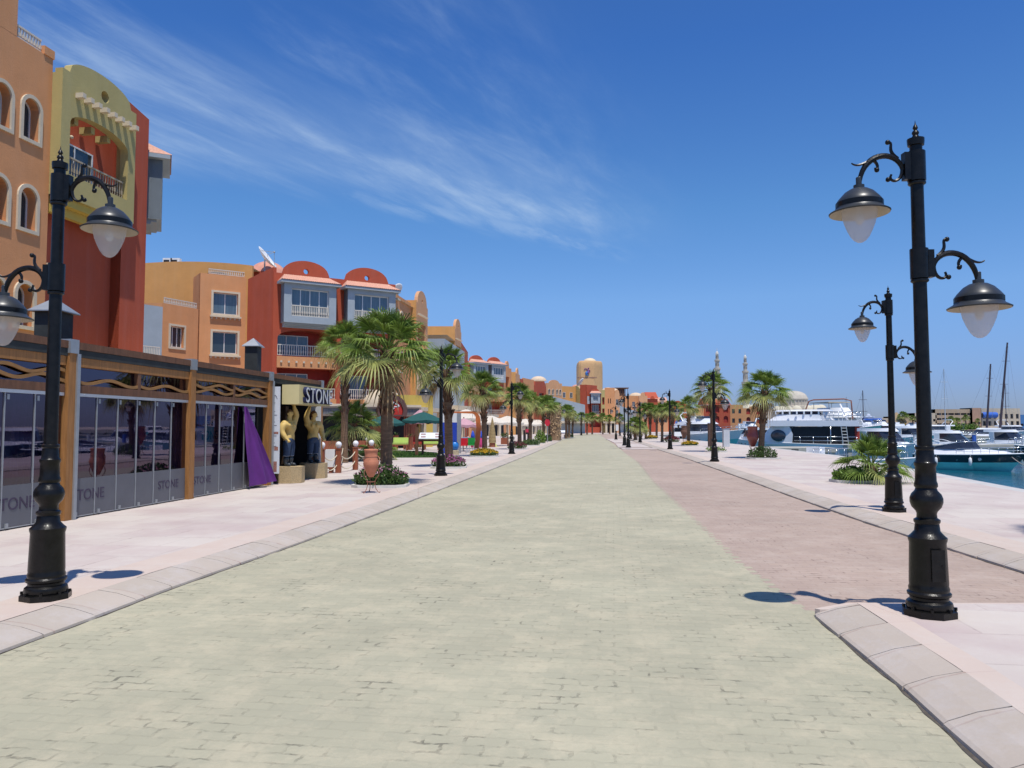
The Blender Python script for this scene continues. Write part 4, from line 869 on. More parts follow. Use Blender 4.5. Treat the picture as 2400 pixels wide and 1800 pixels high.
    for s_ in (1, -1):
        V3 = [P(0, .125*s_, .34), P(-.01, .125*s_, .18), P(-.005, .128*s_, .07), P(.09, .135*s_, .055), P(.19, .145*s_, .045)]
        skin('boot', V3, [(0, 1), (1, 2), (2, 3), (3, 4)], [.092, .082, .066, .062, .05], BOOTM, t)
        c = MB(); c.lathe([(.102, .325), (.106, .34), (.106, .365), (.095, .37)], (0, 0, 0), 16, cap=False); c.v = [tuple(P(v[0], v[1]+.125*s_, v[2])) for v in c.v]; c.build('turned_up_cuff', mat('pale_denim_cuff', (.25, .28, .33), .8), t, smooth=True)
        c = MB()
        # pectoral and shoulder masses
        c.ball(P(.125, .10*s_, 1.34), .112*k, 16, 10, (.62, 1.15, .82)); c.ball(P(.0, .25*s_, 1.385), .112*k, 14, 10)
        for q_ in range(3): c.ball(P(.148-.012*q_, .042*s_, 1.205-.075*q_), .042*k, 8, 6, (.6, 1, .9))
        c.build('chest_muscle', SKIN, t, smooth=True)
    return t
e_ = EN
for (px, Y, arm, fc, ht, lb, h_) in ((676, 21.9, 1, R(-18), R(0), 'left bare chested muscular statue in jeans and boots, near arm hanging in a fist', .46),
                                     (733, 23.9, -1, R(-40), R(38), 'right bare chested statue in jeans holding the sign up with the arm at the doorway', .46)):
    x = PX(px, Y, .8); p = MB(); q_ = octo(x+.03, Y, .43, .12, .12+h_); pl = q_.build('plinth', GRAVEL); tag(pl, 'left pebble faced plinth under the statue nearest the menu panel' if arm == 1 else 'right pebble faced plinth under the statue nearest the bollards', 'plinth', 'plinths of the statues')
    statue(x, Y, .12+h_, fc, arm, lb, ht, 1.58)

# chimneys standing on the pavilion roof
for (px, Y, wd, top, lb) in ((127, 14.8, .235, 4.2, 'larger black flue with a grey pyramid cap on the near part of the pavilion roof'), (593, 25.2, .205, 4.62, 'smaller black flue with a grey pyramid cap beyond the pavilion')):
    x = PX(px, Y, 3.8); t = thing('roof_flue', lb, 'flue', (x, Y, 3.14), 'roof flues')
    m = MB(); m.box(x-wd, x+wd, Y-wd, Y+wd, 3.165 if Y < 20 else .12, top-.30); m.build('shaft', FELT, t)
    m = MB(); r_ = wd*1.38; m.add([(x-r_, Y-r_, top-.30), (x+r_, Y-r_, top-.30), (x+r_, Y+r_, top-.30), (x-r_, Y+r_, top-.30), (x-r_, Y-r_, top-.28), (x+r_, Y-r_, top-.28), (x+r_, Y+r_, top-.28), (x-r_, Y+r_, top-.28), (x, Y, top)], [(3, 2, 1, 0), (0, 1, 5, 4), (1, 2, 6, 5), (2, 3, 7, 6), (3, 0, 4, 7), (4, 5, 8), (5, 6, 8), (6, 7, 8), (7, 4, 8)]); m.build('cap', STEEL, t)

# bollards with globes and ropes
bol = thing('bollard', '', 'bollard')
m = MB(); m.box(-.085, .085, -.085, .085, 0, .80); m.box(-.10, .10, -.10, .10, .80, .83); m.box(-.088, .088, -.088, .088, 0, .22); m.build('post', REDWOOD, bol)
m = MB(); m.lathe([(.05, .83), (.05, .86), (.075, .865), (.075, .875), (.03, .88)], n=12); m.ball((0, 0, .965), .105, 16, 12); m.build('globe', mat('white_globe', (.80, .80, .80), .35, .02), bol, smooth=True)
BL = [((754, 1111), 'terracotta brown globe topped bollard right beside the right statue plinth'), ((793, 1108), 'nearest globe bollard standing clear in the rope fence by the white box'), ((804, 1083), 'rear globe bollard seen just right of the nearest free standing one'), ((833, 1101), 'globe bollard midway along the front rope'), ((861, 1076), 'rear globe bollard partly behind the urn'), ((870, 1096), 'front globe bollard closest to the terracotta urn')]
bp = []
for i, ((px, py), lb) in enumerate(BL):
    x, y = G(px, py); bp.append((x, y))
    if i == 0: bol.location = (x, y, .12); bol['label'] = lb; bol['group'] = 'bollards with white globes'
    else: dup(bol, (x, y, .12), 0, lb, 'bollards with white globes')
for i, j, lb in ((0, 1, 'between the plinth bollard and the nearest free bollard'), (1, 3, 'along the front between the middle bollards'), (3, 5, 'along the front up to the urn'), (2, 4, 'along the rear row of bollards'), (1, 2, 'joining the nearest free bollard to the rear one')):
    (x0, y0), (x1, y1) = bp[i], bp[j]; t = thing('rope', 'pair of sagging cream ropes '+lb, 'rope', ((x0+x1)/2, (y0+y1)/2, .5), 'ropes between the bollards')
    for zt in (.82, .48):
        MB().tube([(x0+(x1-x0)*u, y0+(y1-y0)*u, zt-.26*(1-(2*u-1)**2)) for u in [k/14 for k in range(15)]], .017, 6).build('strand', mat('cream_rope', (.66, .58, .42), .85, .1, 60, .4), t, smooth=True)
x, y = G(774, 1108); t = thing('utility_box', 'white service box on brown legs behind the rope fence', 'utility box', (x, y, .12)); MB().box(x-.17, x+.17, y-.12, y+.12, .32, .92).build('cabinet', WHITEP, t); m = MB(); m.box(x-.17, x+.17, y-.12, y+.12, .26, .318); m.box(x-.03, x+.10, y-.08, y+.08, .12, .26); m.build('stand', REDWOOD, t)

# terracotta urn on a wrought iron stand
def urn(x, y, z, label, sc=1, mt=TERRA, tilt=0):
    t = thing('urn', label, 'urn', (0, 0, 0)); p = [(.06, .62), (.09, .66), (.16, .84), (.205, .97), (.215, 1.04), (.20, 1.11), (.175, 1.19), (.172, 1.32), (.178, 1.40), (.195, 1.43), (.195, 1.47), (.165, 1.475), (.15, 1.44), (.13, 1.3), (.001, 1.2)]
    m = MB(); m.lathe([(r_*1.12, z_-.14) for r_, z_ in p], (0, 0, 0), 26, cap=False); m.lathe([(.172*1.12, 1.10), (.185*1.12, 1.115), (.172*1.12, 1.13)], (0, 0, 0), 26, cap=False); m.build('pot', mt, t, smooth=True)
    for s_ in (1, -1):
        MB().tube([(s_*.19, .06, 1.12), (s_*.235, .06, 1.08), (s_*.245, .06, .98), (s_*.22, .06, .90)], .014, 6).build('handle', mt, t, smooth=True)
    s_ = MB()
    for k in range(3):
        a = R(90+120*k+20); c, d = math.cos(a), math.sin(a)
        s_.tube([(c*r_, d*r_, z_) for r_, z_ in ((.16, .80), (.24, .72), (.27, .62), (.24, .52), (.17, .44), (.13, .34), (.13, .24), (.17, .12), (.23, .04), (.28, .01), (.30, .03), (.29, .06))], .011, 6)
        a2 = a+R(120)
    for rr, zz_ in ((.135, .34), (.165, .80)): s_.tube([(rr*math.cos(k*.449), rr*math.sin(k*.449), zz_) for k in range(15)], .010, 6)
    s_.build('iron_stand', RUST, t, smooth=True)
    t.location = (x, y, z); t.scale = (sc,)*3; t.rotation_euler = (0, tilt, 0); return t
x, y = G(869, 1155); urn(x, y, .12, 'terracotta urn on a curly iron stand in front of the left palm', .78)
x, y = G(1765, 1074); urn(x, y, .12, 'dark red urn in an iron stand at the foot of the leaning palm', 1.2, mat('dark_red_glazed_clay', (.26, .06, .045), .4, .1, coat=.2))
x, y = G(1604, 1043); urn(x, y, .12, 'brown urn at the palm with the ring of yellow flowers', 1.25, mat('brown_clay', (.16, .08, .05), .6))

# ---------------------------------------------------------------- restaurant terrace behind the lawn
SHH = thing('restaurant_front', 'low restaurant front with dark open bays, louvred fascia and a round red sign', 'restaurant', (-10, 55, .12))
F1 = Fr((-17.0, 51.4), (-7.1, 57.5))
fs = lambda px: F1.spx(px)
m = MB(); wall(m, F1, 0, F1.L, .12, 2.6, [(.3, fs(868), .7, 2.5, 'rect', .1), (fs(903), fs(960), .13, 2.5, 'rect', .1)], cap=False); m.build('front_wall', REDWOOD, SHH)
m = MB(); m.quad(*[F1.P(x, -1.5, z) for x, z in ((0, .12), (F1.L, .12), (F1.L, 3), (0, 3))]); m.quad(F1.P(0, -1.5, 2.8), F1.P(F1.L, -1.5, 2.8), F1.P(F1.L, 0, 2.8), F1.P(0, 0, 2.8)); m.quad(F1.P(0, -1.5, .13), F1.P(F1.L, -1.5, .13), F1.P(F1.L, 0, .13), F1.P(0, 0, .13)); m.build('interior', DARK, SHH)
m = MB(); m.box(-.1, F1.L+.1, -.2, .55, 2.45, 2.58, F1); m.box(-.1, F1.L+.1, -.2, .5, 3.02, 3.12, F1); m.build('fascia_moulding', mat('taupe_moulding', (.22, .17, .14), .7), SHH)
m = MB(); m.box(0, F1.L, -.1, .38, 2.583, 3.018, F1)
for k in range(int(F1.L/.12)): m.box(.05+k*.12, .10+k*.12, .381, .41, 2.6, 3.0, F1)
m.build('louvre_fascia', mat('grey_louvre', (.20, .20, .20), .6), SHH)
m = MB(); m.box(-.1, F1.L+.1, -.6, .52, 3.122, 3.3, F1); m.build('cream_coping', CREAM, SHH)
sc_ = F1.spx(911); S_ = 1.35; m = MB(); ring(m, F1, [(sc_+.62*S_*math.cos(R(a)), 2.85+.62*S_*math.sin(R(a))) for a in range(-20, 201, 10)], [(sc_+.86*S_*math.cos(R(a)), 2.85+.86*S_*math.sin(R(a))) for a in range(-20, 201, 10)], .42, .75); m.build('sign_arch', mat('brown_arch', (.12, .06, .05), .6), SHH)
m = MB(); m.add([F1.P(sc_+.6*S_*math.cos(R(a)), .66, 2.85+.6*S_*math.sin(R(a))) for a in range(0, 360, 12)], [tuple(range(30))]); rs = m.build('round_sign', mat('red_sign_disc', (.50, .035, .02), .45), SHH)
m = MB(); ring(m, F1, [(sc_+.40*S_*math.cos(R(a)), 2.85+.40*S_*math.sin(R(a))) for a in range(30, 151, 8)], [(sc_+.50*S_*math.cos(R(a)), 2.85+.50*S_*math.sin(R(a))) for a in range(30, 151, 8)], .665, .68)
m.box(sc_-.05, sc_+.05, .665, .69, 2.5, 2.95, F1); m.box(sc_-.16, sc_-.02, .665, .69, 2.95, 3.08, F1); m.box(sc_+.02, sc_+.16, .665, .69, 2.95, 3.08, F1); m.build('sign_emblem', WHITEP, rs)
for px_ in (948, 952, 956, 960, 964):
    MB().box(fs(px_)-.04, fs(px_)+.04, .0, .06, .13, 2.45, F1).build('timber_slat', REDWOOD, SHH)
# ochre wall piece to the right with a cream half dome behind
t = thing('ochre_annex', 'ochre yellow ground floor annex with a cream half dome roof behind the parasols', 'annex', (-8, 59.5, .12))
F2 = Fr((-9.9, 58.4), (-6.2, 60.3)); m = MB(); wall(m, F2, 0, F2.L, .12, 4.15, [(2.2, 3.0, .13, 2.4, 'rect', .3)]); m.build('wall', YELLOW, t)
m = MB(); m.quad(*[F2.P(x, -.3, z) for x, z in ((2.2, .13), (3, .13), (3, 2.4), (2.2, 2.4))]); m.build('door', DARK, t)
m = MB(); m.ball((-10.1, 60.3, 3.3), 1.5, 24, 10, (1.1, .8, .9), half=True); m.build('half_dome', CREAM, t, smooth=True)
# parasols
def parasol(px, Y, rx, zt, h, mt, label, sides=4, group='parasols on the terraces', val=.16, pz=.12, rot=.3):
    x = PX(px, Y, zt); t = thing('parasol', label, 'parasol', (x, Y, pz), group); m = MB(); n = sides; k = 6
    vs = [(x, Y, zt)]; fs_ = []
    prof = [(.2, .12), (.5, .42), (.8, .80), (1., 1.)]
    ring_n = n*k
    for u, d in prof:
        for i in range(ring_n):
            a = rot+2*math.pi*i/ring_n; sub_ = (i % k)/k; c = math.cos(math.pi/n)/math.cos((sub_-.5)*2*math.pi/n); rr = rx*u*(c if True else 1)*1.15
            vs.append((x+rr*math.cos(a), Y+rr*math.sin(a), zt-h*d-(.05*math.sin(math.pi*sub_)*u)))
    for i in range(ring_n): fs_.append((0, 1+i, 1+(i+1) % ring_n))
    for l_ in range(3):
        for i in range(ring_n): fs_.append((1+l_*ring_n+i, 1+(l_+1)*ring_n+i, 1+(l_+1)*ring_n+(i+1) % ring_n, 1+l_*ring_n+(i+1) % ring_n))
    o = len(vs); b0 = 1+3*ring_n
    for i in range(ring_n): v = vs[b0+i]; vs.append((v[0], v[1], v[2]-val*(1+.25*math.sin(i*1.9))))
    for i in range(ring_n): fs_.append((b0+i, o+i, o+(i+1) % ring_n, b0+(i+1) % ring_n))
    m.add(vs, fs_); m.build('canopy', mt, t)
    m = MB(); m.tube([(x, Y, pz), (x, Y, zt-.02)], .03, 8); m.ball((x, Y, zt+.03), .05, 8, 6); m.build('pole', mat('parasol_pole', (.30, .22, .15), .6), t)
    m = MB()
    for i in range(n):
        a = rot+2*math.pi*i/n; m.tube([(x, Y, zt-.05), (x+rx*1.13*math.cos(a), Y+rx*1.13*math.sin(a), zt-h-.02)], .012, 4)
    m.build('ribs', mat('parasol_rib', (.25, .2, .15), .6), t); return t
parasol(903, 49, 1.1, 2.45, .5, GREENU, 'dark green parasol partly hidden behind the urn palm trunk')
parasol(992, 47, 1.12, 2.6, .5, GREENU, 'dark green parasol in full view over the lawn terrace')
parasol(985, 54, .8, 2.9, .8, PINKU, 'pink parasol showing above and below the full view green one', sides=6)
parasol(1087, 50, .8, 2.25, .4, PINKU, 'striped pink parasol under the orange arch', sides=6)
parasol(1093, 55, 1.3, 2.95, .65, UMB, 'large cream parasol behind the orange arch')
parasol(1150, 62, 1.25, 2.6, .55, UMB, 'cream parasol between the yellow flower palm and the lamp')
parasol(1190, 64, 1.25, 2.6, .55, UMB, 'cream parasol right of the lamp, left of the red bed palm')
parasol(1232, 78, 1.4, 2.5, .55, UMB, 'cream parasol behind the low hedge on the left')
parasol(1260, 90, 1.4, 2.5, .5, UMB, 'distant cream parasol left of the red sign')
# menu lectern on the lawn edge
x, y = G(978, 1068); t = thing('menu_stand', 'wooden lectern with a sloping white menu board beside the lawn', 'menu stand', (x, y, .12))
m = MB(); m.box(x-.11, x+.05, y-.09, y+.07, .12, 1.68); m.build('tall_post', WOODD, t)
m = MB(); m.box(x+1.15, x+1.29, y-.06, y+.08, .12, 1.02); m.build('leg', WOODD, t); m = MB(); m.box(x+.2, x+.3, y+.3, y+.4, .12, .95); m.build('leg', WOODD, t)
m = MB(); m.box(x+.052, x+1.3, y-.05, y+.05, .90, 1.02); m.build('beam', WOODD, t)
m = MB(); v = [(x+.08, y-.1, 1.03), (x+1.42, y-.1, 1.03), (x+1.22, y+.5, 1.34), (x-.02+.1, y+.5, 1.34)]; m.add(v+[(a, b, c+.03) for a, b, c in v], [(3, 2, 1, 0), (4, 5, 6, 7), (0, 1, 5, 4), (1, 2, 6, 5), (2, 3, 7, 6), (3, 0, 4, 7)]); bd_ = m.build('menu_board', mat('menu_paper', (.72, .74, .74), .4), t)
m = MB()
for q_ in range(2):
    for r_ in range(2): u0 = x+.2+.78*q_; v0 = .15+.45*r_; m.add([(u0+a-.06*(v0+b), y-.1+.6*(v0+b), 1.062+.31*(v0+b)) for a, b in ((0, 0), (.26, 0), (.26, .25), (0, .25))], [(0, 1, 2, 3)])
m.build('menu_pictures', mat('menu_photo_print', (.35, .22, .2), .5, .5, 25), bd_)
# lounge seats and tables under the parasols
def seat(px, Y, w_, cushion, label, h=.85, kind='sofa', g='terrace seats'):
    x = PX(px, Y, .5); t = thing(kind, label, kind.replace('_', ' '), (x, Y, .12), g); m = MB()
    for a in (-w_/2, w_/2-.08):
        for b in (-.3, .22): MB().box(x+a, x+a+.08, Y+b, Y+b+.08, .12, .45).build('leg', REDWOOD, t)
    MB().box(x-w_/2, x+w_/2, Y-.3, Y+.3, .45, .52).build('seat_frame', REDWOOD, t)
    m = MB(); m.box(x-w_/2+.03, x+w_/2-.03, Y-.29, Y+.2, .523, .64); m.build('seat_cushion', cushion, t)
    m = MB(); m.add([(x-w_/2, Y+.18, .52), (x+w_/2, Y+.18, .52), (x+w_/2, Y+.32, h+.12), (x-w_/2, Y+.32, h+.12), (x-w_/2, Y+.30, .52), (x+w_/2, Y+.30, .52), (x+w_/2, Y+.42, h+.12), (x-w_/2, Y+.42, h+.12)], [(0, 1, 2, 3), (7, 6, 5, 4), (0, 3, 7, 4), (1, 5, 6, 2), (3, 2, 6, 7)]); m.build('backrest', cushion, t)
LIME = mat('lime_cushion', (.42, .55, .12), .8); REDC = mat('red_cushion', (.45, .05, .03), .8)
seat(938, 51.5, 1.0, LIME, 'lime green backed lounge chair at the near edge of the terrace'); seat(972, 53.5, 1.5, REDC, 'dark red sofa behind the menu stand'); seat(884, 52, 1.0, REDC, 'red seat showing between the urn and the palm trunk'); seat(1010, 52, 1.1, LIME, 'lime cushioned seat behind the lectern legs')
def pot_plant(px, Y, z, label, r_=.35, n=16, kind='potted_plant'):
    x = PX(px, Y, z); t = thing(kind, label, 'potted plant', (x, Y, .12), 'potted plants on the terrace'); m = MB(); m.lathe([(.14, .12), (.2, max(.3, z-.1)), (.22, max(.32, z-.08)), (.17, max(.32, z-.08))], (x, Y, 0), 14); m.build('pot', REDWOOD, t)
    m = MB(); rnd_ = random.Random(px)
    for i in range(n):
        a = i*2.4; el = rnd_.uniform(.3, 1.3); L_ = r_*rnd_.uniform(1, 1.7); pts = []
        for k in range(5): u = k/4; pts.append(Vector((x+math.cos(a)*math.cos(el)*L_*u, Y+math.sin(a)*math.cos(el)*L_*u, z-.1+L_*(math.sin(el)*u-.5*u*u))))
        s_ = Vector((-math.sin(a), math.cos(a), 0))*.035
        for k in range(4): m.add([pts[k]-s_*(1-k/4.5), pts[k]+s_*(1-k/4.5), pts[k+1]+s_*(1-(k+1)/4.5), pts[k+1]-s_*(1-(k+1)/4.5)], [(0, 1, 2, 3)])
    m.build('leaves', SHRUB, t)
pot_plant(928, 52.8, 1.2, 'spiky pot plant behind the lime lounge chair'); pot_plant(962, 52.5, 1.15, 'spiky pot plant left of the lectern post'); pot_plant(976, 54.5, 1.2, 'leafy pot plant by the ochre pillar')
# blue and white kiosk panel, blue ball, orange arch, clothes rack
x0, x1 = PX(1037, 45.5), PX(1071, 45.5); t = thing('kiosk', 'tall kiosk panel, royal blue below and white above, behind the palm', 'kiosk', ((x0+x1)/2, 45.5, .12))
MB().box(x0, x1, 45.5, 45.62, .14, 1.95).build('blue_panel', mat('royal_blue_panel', (.02, .06, .42), .5, .05), t); MB().box(x0, x1, 45.5, 45.62, 1.953, 2.5).build('white_panel', WHITEP, t); MB().box(x1+.002, x1+.20, 45.48, 46.2, .12, 2.55).build('grey_side', STEEL, t)
x, y = PX(1066, 43.5), 43.5; t = thing('helium_tank', 'round bright blue gas bottle on a pale base by the kiosk', 'gas bottle', (x, y, .12)); m = MB(); m.ball((x, y, .62), .24, 16, 12, (1, 1, 1.15)); m.lathe([(.06, .86), (.06, .93), (.03, .95)], (x, y, 0), 10); m.build('bottle', mat('bright_blue_enamel', (.03, .22, .62), .35, .15), t, smooth=True); m = MB(); m.lathe([(.24, .12), (.24, .36), (.2, .38)], (x, y, 0), 14); m.build('base', mat('sand_bag_base', (.45, .38, .25), .9, .2, 8, .4), t)
t = thing('arch', 'orange painted flat band arch standing on thin legs left of the flower ring palm', 'arch', (PX(1110, 43), 43, .12)); pth = [(PX(1055, 43), 2.50), (PX(1085, 43), 2.50)]+[(PX(1106, 43)-.02+.36*math.cos(R(a)), 2.14+.36*math.sin(R(a))) for a in (80, 60, 40, 20, 0)]+[(PX(1122, 43), 1.6), (PX(1120, 43), 1.0), (PX(1117, 43), .5)]
m = MB(); vs = []
for i, (a, b) in enumerate(pth):
    wv = .02+.05*min(1, i/4)
    tx = Vector((pth[min(i+1, len(pth)-1)][0]-pth[max(i-1, 0)][0], 0, pth[min(i+1, len(pth)-1)][1]-pth[max(i-1, 0)][1])).normalized(); nn = Vector((tx.z, 0, -tx.x))*(.035+.09*min(1, i/6))
    vs += [Vector((a, 42.8, b))-nn, Vector((a, 43.2, b))-nn, Vector((a, 43.2, b))+nn, Vector((a, 42.8, b))+nn]
m.add(vs, [(i*4+k, i*4+(k+1) % 4, i*4+4+(k+1) % 4, i*4+4+k) for i in range(len(pth)-1) for k in range(4)]+[(0, 1, 2, 3), tuple(len(vs)-4+k for k in (3, 2, 1, 0))]); m.build('band', mat('orange_paint', (.58, .16, .045), .5, .1), t)
for a in (-.16, .12): m = MB(); m.tube([(pth[-1][0]+a, 43, .12), (pth[-1][0]+a*.6, 43, .55)], .015, 6); m.build('leg', STEEL, t)
m = MB(); m.tube([(pth[0][0], 43, .12), (pth[0][0], 43, 2.48)], .03, 6); m.build('leg', STEEL, t)
cols = {'red': (.55, .02, .03), 'green': (.02, .28, .05), 'pink': (.62, .06, .2), 'blue': (.03, .08, .5), 'sky blue': (.3, .5, .7)}
for i, (px_, c_, Y_, lb) in enumerate(((1086, 'red', 46, 'bright red plastic chair under the striped parasol'), (1103, 'green', 47, 'green plastic chair left of the orange arch'), (1126, 'green', 49, 'green plastic chair right of the orange arch'), (1092, 'sky blue', 49, 'pale blue plastic chair behind the red one'))):
    mm_ = mat(c_.replace(' ', '_')+'_plastic', cols[c_], .35); x = PX(px_, Y_, .6); t = thing('plastic_chair', lb, 'chair', (x, Y_, .12), 'plastic chairs by the arch')
    for a in (-.22, .2):
        for b in (-.2, .2): m = MB(); m.tube([(x+a*1.1, Y_+b*1.1, .12), (x+a, Y_+b, .56)], .02, 5); m.build('leg', ALU, t)
    MB().box(x-.26, x+.26, Y_-.24, Y_+.24, .56, .60).build('seat', mm_, t); m = MB(); m.box(x-.26, x+.26, Y_+.2, Y_+.25, .603, 1.02); m.box(x-.26, x-.22, Y_-.2, Y_+.199, .75, .79); m.box(x+.22, x+.26, Y_-.2, Y_+.199, .75, .79); m.build('backrest', mm_, t)
for i, (px_, lb) in enumerate(((1108, 'inflatable toy in pink and blue left of the orange arch leg'), (1127, 'inflatable toy in pink and blue right of the orange arch leg'))):
    x = PX(px_, 48, 1.5); t = thing('inflatable_toy', lb, 'toy', (x, 48, .12), 'inflatable toys on display'); m = MB(); m.lathe([(.12, .4), (.15, .6), (.14, .95), (.09, 1.1)], (x, 48, 0), 12); m.build('pink_body', mat('pink_plastic', cols['pink'], .4), t, smooth=True); m = MB(); m.lathe([(.14, 1.0), (.12, 1.15), (.07, 1.35), (.02, 1.45)], (x, 48, 0), 12); m.build('blue_top', mat('blue_plastic', cols['blue'], .4), t, smooth=True); m = MB(); m.tube([(x, 48, .12), (x, 48, .42)], .02, 6); m.build('stand', ALU, t)
# woven cone and ice cream figure
x = PX(1154, 60, 2); t = thing('woven_cone', 'tall tapering woven wicker cone standing left of the lamp', 'cone', (x, 60, .12)); m = MB(); m.lathe([(.30-.02*(i % 2)*1-.27*(i/36)**1.6, .45+i*.055) for i in range(37)], (x, 60, 0), 20); m.build('wicker', mat('wicker_weave', (.33, .24, .11), .85, .3, 14, .9, 30, stretch=(1, 1, 2)), t); m = MB(); m.lathe([(.24, .12), (.24, .44)], (x, 60, 0), 12); m.build('base', REDWOOD, t)
x, y = G(1155, 1047); t = thing('beach_toy', 'pale yellow dome shaped figure on a yellow mat near the flower ring', 'figure', (x, y, .12)); m = MB(); m.ball((x, y, .145), .32, 18, 8, (1, 1, 1.1), half=True); m.build('dome', mat('pale_yellow_plastic', (.62, .62, .22), .5, .1), t, smooth=True); m = MB(); m.lathe([(.5, .121), (.48, .14)], (x, y, 0), 20); m.build('mat', mat('yellow_mat', (.65, .60, .25), .8), t)
# figures and planters near the far red bed
for px_, py_, c_, lb in ((1192, 1040, (.70, .66, .52), 'round cream boulder like ornament left of the dark red bed'), (1200, 1042, (.62, .55, .42), 'second cream ornament touching the dark red bed'), (1183, 1041, (.40, .19, .07), 'brown wooden planter box with dark plants by the cream ornaments')):
    x, y = G(px_, py_); m = MB()
    if 'planter' in lb:
        t = thing('planter', lb, 'planter', (x, y, .12)); MB().prism([(x-.35, y-.3), (x+.35, y-.3), (x+.35, y+.3), (x-.35, y+.3)], .12, .7).build('box', REDWOOD, t); m = MB(); leafcluster(m, (x, y, .7), .35, .3, .5, 220, .13, random.Random(2)); m.build('leaves', SHRUB, t)
    else:
        m.ball((x, y, .38), .27, 12, 10, (1, 1, 1.0)); m.ball((x+.08, y-.1, .75), .18, 12, 8); tag(m.build('ornament', mat('cream_ornament_%d' % px_, c_, .7), None, smooth=True), lb, 'ornament', 'ornaments by the red bed')
# signs farther down
x, y = PX(1283, 77), 77; t = thing('round_sign', 'round red sign board on a post between the distant palms', 'sign', (x, y, .12)); m = MB(); m.tube([(x, y, .12), (x, y, 1.8)], .04, 8); m.build('post', STEEL, t); m = MB(); m.add([(x+.27*math.cos(R(a)), y-.06+d, 2.1+.36*math.sin(R(a))) for d in (0, .08) for a in range(22, 382, 45)], [tuple(range(8)), tuple(range(15, 7, -1))]+[(i, (i+1) % 8, 8+(i+1) % 8, 8+i) for i in range(8)]); m.build('board', mat('red_board', (.55, .02, .04), .5), t)
x, y = G(1234, 1035); t = thing('notice_board', 'black upright board with a small red panel beside the second palm row', 'sign', (x, y, .12)); MB().box(x-.35, x-.05, y, y+.1, .12, 1.35).build('board', DARK, t); MB().box(x+.08, x+.28, y, y+.1, .12, 1.3).build('board', DARK, t); MB().box(x-.15, x+.28, y-.1, y-.02, 1.1, 1.45).build('red_panel', mat('pink_red_panel', (.60, .04, .10), .5), t)
x, y = G(1320, 1023); t = thing('table_stand', 'small white topped stand at the far left kerb', 'stand', (x, y, .12)); m = MB(); m.add([(x-.45, y-.3, .8), (x+.45, y-.3, .8), (x+.45, y+.3, 1.1), (x-.45, y+.3, 1.1), (x-.45, y-.3, .75), (x+.45, y-.3, .75), (x+.45, y+.3, 1.05), (x-.45, y+.3, 1.05)], [(0, 1, 2, 3), (7, 6, 5, 4), (0, 4, 5, 1), (1, 5, 6, 2), (3, 2, 6, 7), (0, 3, 7, 4)]); m.build('board', WHITEP, t); m = MB(); m.box(x-.38, x-.3, y, y+.1, .12, .8); m.build('leg', WOODD, t); m = MB(); m.box(x+.3, x+.38, y, y+.1, .12, .8); m.build('leg', WOODD, t)
# wood covered pillar
x, y = PX(1302, 90), 90; t = thing('driftwood_pillar', 'thick pillar clad in pale pieces of wood among the distant palms', 'pillar', (x, y, .12)); m = MB(); m.lathe([(.62, .12), (.56, 2), (.54, 4.3)], (x, y, 0), 14); m.build('core', mat('brown_core', (.26, .17, .10), .9, .3, 2, .5), t); m = MB(); rnd = random.Random(9)
for i in range(220):
    a = rnd.uniform(0, 6.28); z = rnd.uniform(.5, 4.2); p = Vector((x+.59*math.cos(a), y+.59*math.sin(a), z)); d = Vector((rnd.uniform(-1, 1), rnd.uniform(-1, 1), rnd.uniform(-.8, 1.6))).normalized()*rnd.uniform(.12, .28); m.tube([p-d, p+d], .04, 4)
m.build('wood_pieces', mat('bleached_wood', (.42, .30, .18), .9, .35, 6, island=.4), t)
# ---------------------------------------------------------------- buildings on the left
def ends(mb, fr, s0, s1, z, dep=8, which='both', n0=0.):
    P = fr.P
    if which in ('both', 'a'): mb.quad(P(s0, n0-dep, .12), P(s0, n0, .12), P(s0, n0, z), P(s0, n0-dep, z))
    if which in ('both', 'b'): mb.quad(P(s1, n0, .12), P(s1, n0-dep, .12), P(s1, n0-dep, z), P(s1, n0, z))
def cover(root, fr, s0, s1, z, dep=8, m=None, n0=0.):
    MB().quad(*[fr.P(a, b, z) for a, b in ((s0, n0-.25), (s1, n0-.25), (s1, n0-dep), (s0, n0-dep))]).build('roof', m or SAND, root)
def backwall(root, fr, a, b, z0, z1, n, m, name='loggia_wall'): MB().quad(*[fr.P(x, n, z) for x, z in ((a, z0), (b, z0), (b, z1), (a, z1))]).build(name, m, root)

# first building: orange wall with arched windows, olive gable with loggia, red end
B1 = thing('apartment_building', 'nearest apartment building at the left edge with arched windows and an olive gable', 'building', (-18, 26, 0), 'coloured apartment buildings'); f = Fr((-17.85, 18), (-15.72, 32.4))
so1, so2, sr = 8.8, 12.95, f.L
arched = [(s_-.36, s_+.36, z, z+1.42, 'arch', .38) for s_ in (7.87, 6.62) for z in (11.5, 8.4, 5.1)]
m = MB(); wall(m, f, 0, so1, .12, 14.75, arched, n0=.22, th=.3); ends(m, f, 0, so1, 14.75, 6, 'both', .22); m.build('orange_wall', ORANGE, B1)
for o in arched: window(B1, f, o[0], o[1], o[2], o[3], n=.22-.38, kind='arch', trim=.125, tn=.22, cols=1)
m = MB(); m.box(0, 7.15, -.5, .223, 14.753, 17.2, f); m.box(8.35, 8.83, -.1, .26, 14.753, 15.05, f); m.build('parapet', ORANGE, B1)
railing(B1, f, 7.16, 8.34, 14.75, .5, .1, .13)
NP = .62
gf = gable_fn(so1, so2, 14.45, 15.1, .09)
m = MB(); wall(m, f, so1+.003, so2, 9.9, gf, [(9.25, 12.5, 10.75, 13.15, 'seg', .35), (10.83, 11.27, 14.12, 14.56, 'circ', .3)], n0=NP, th=.3)
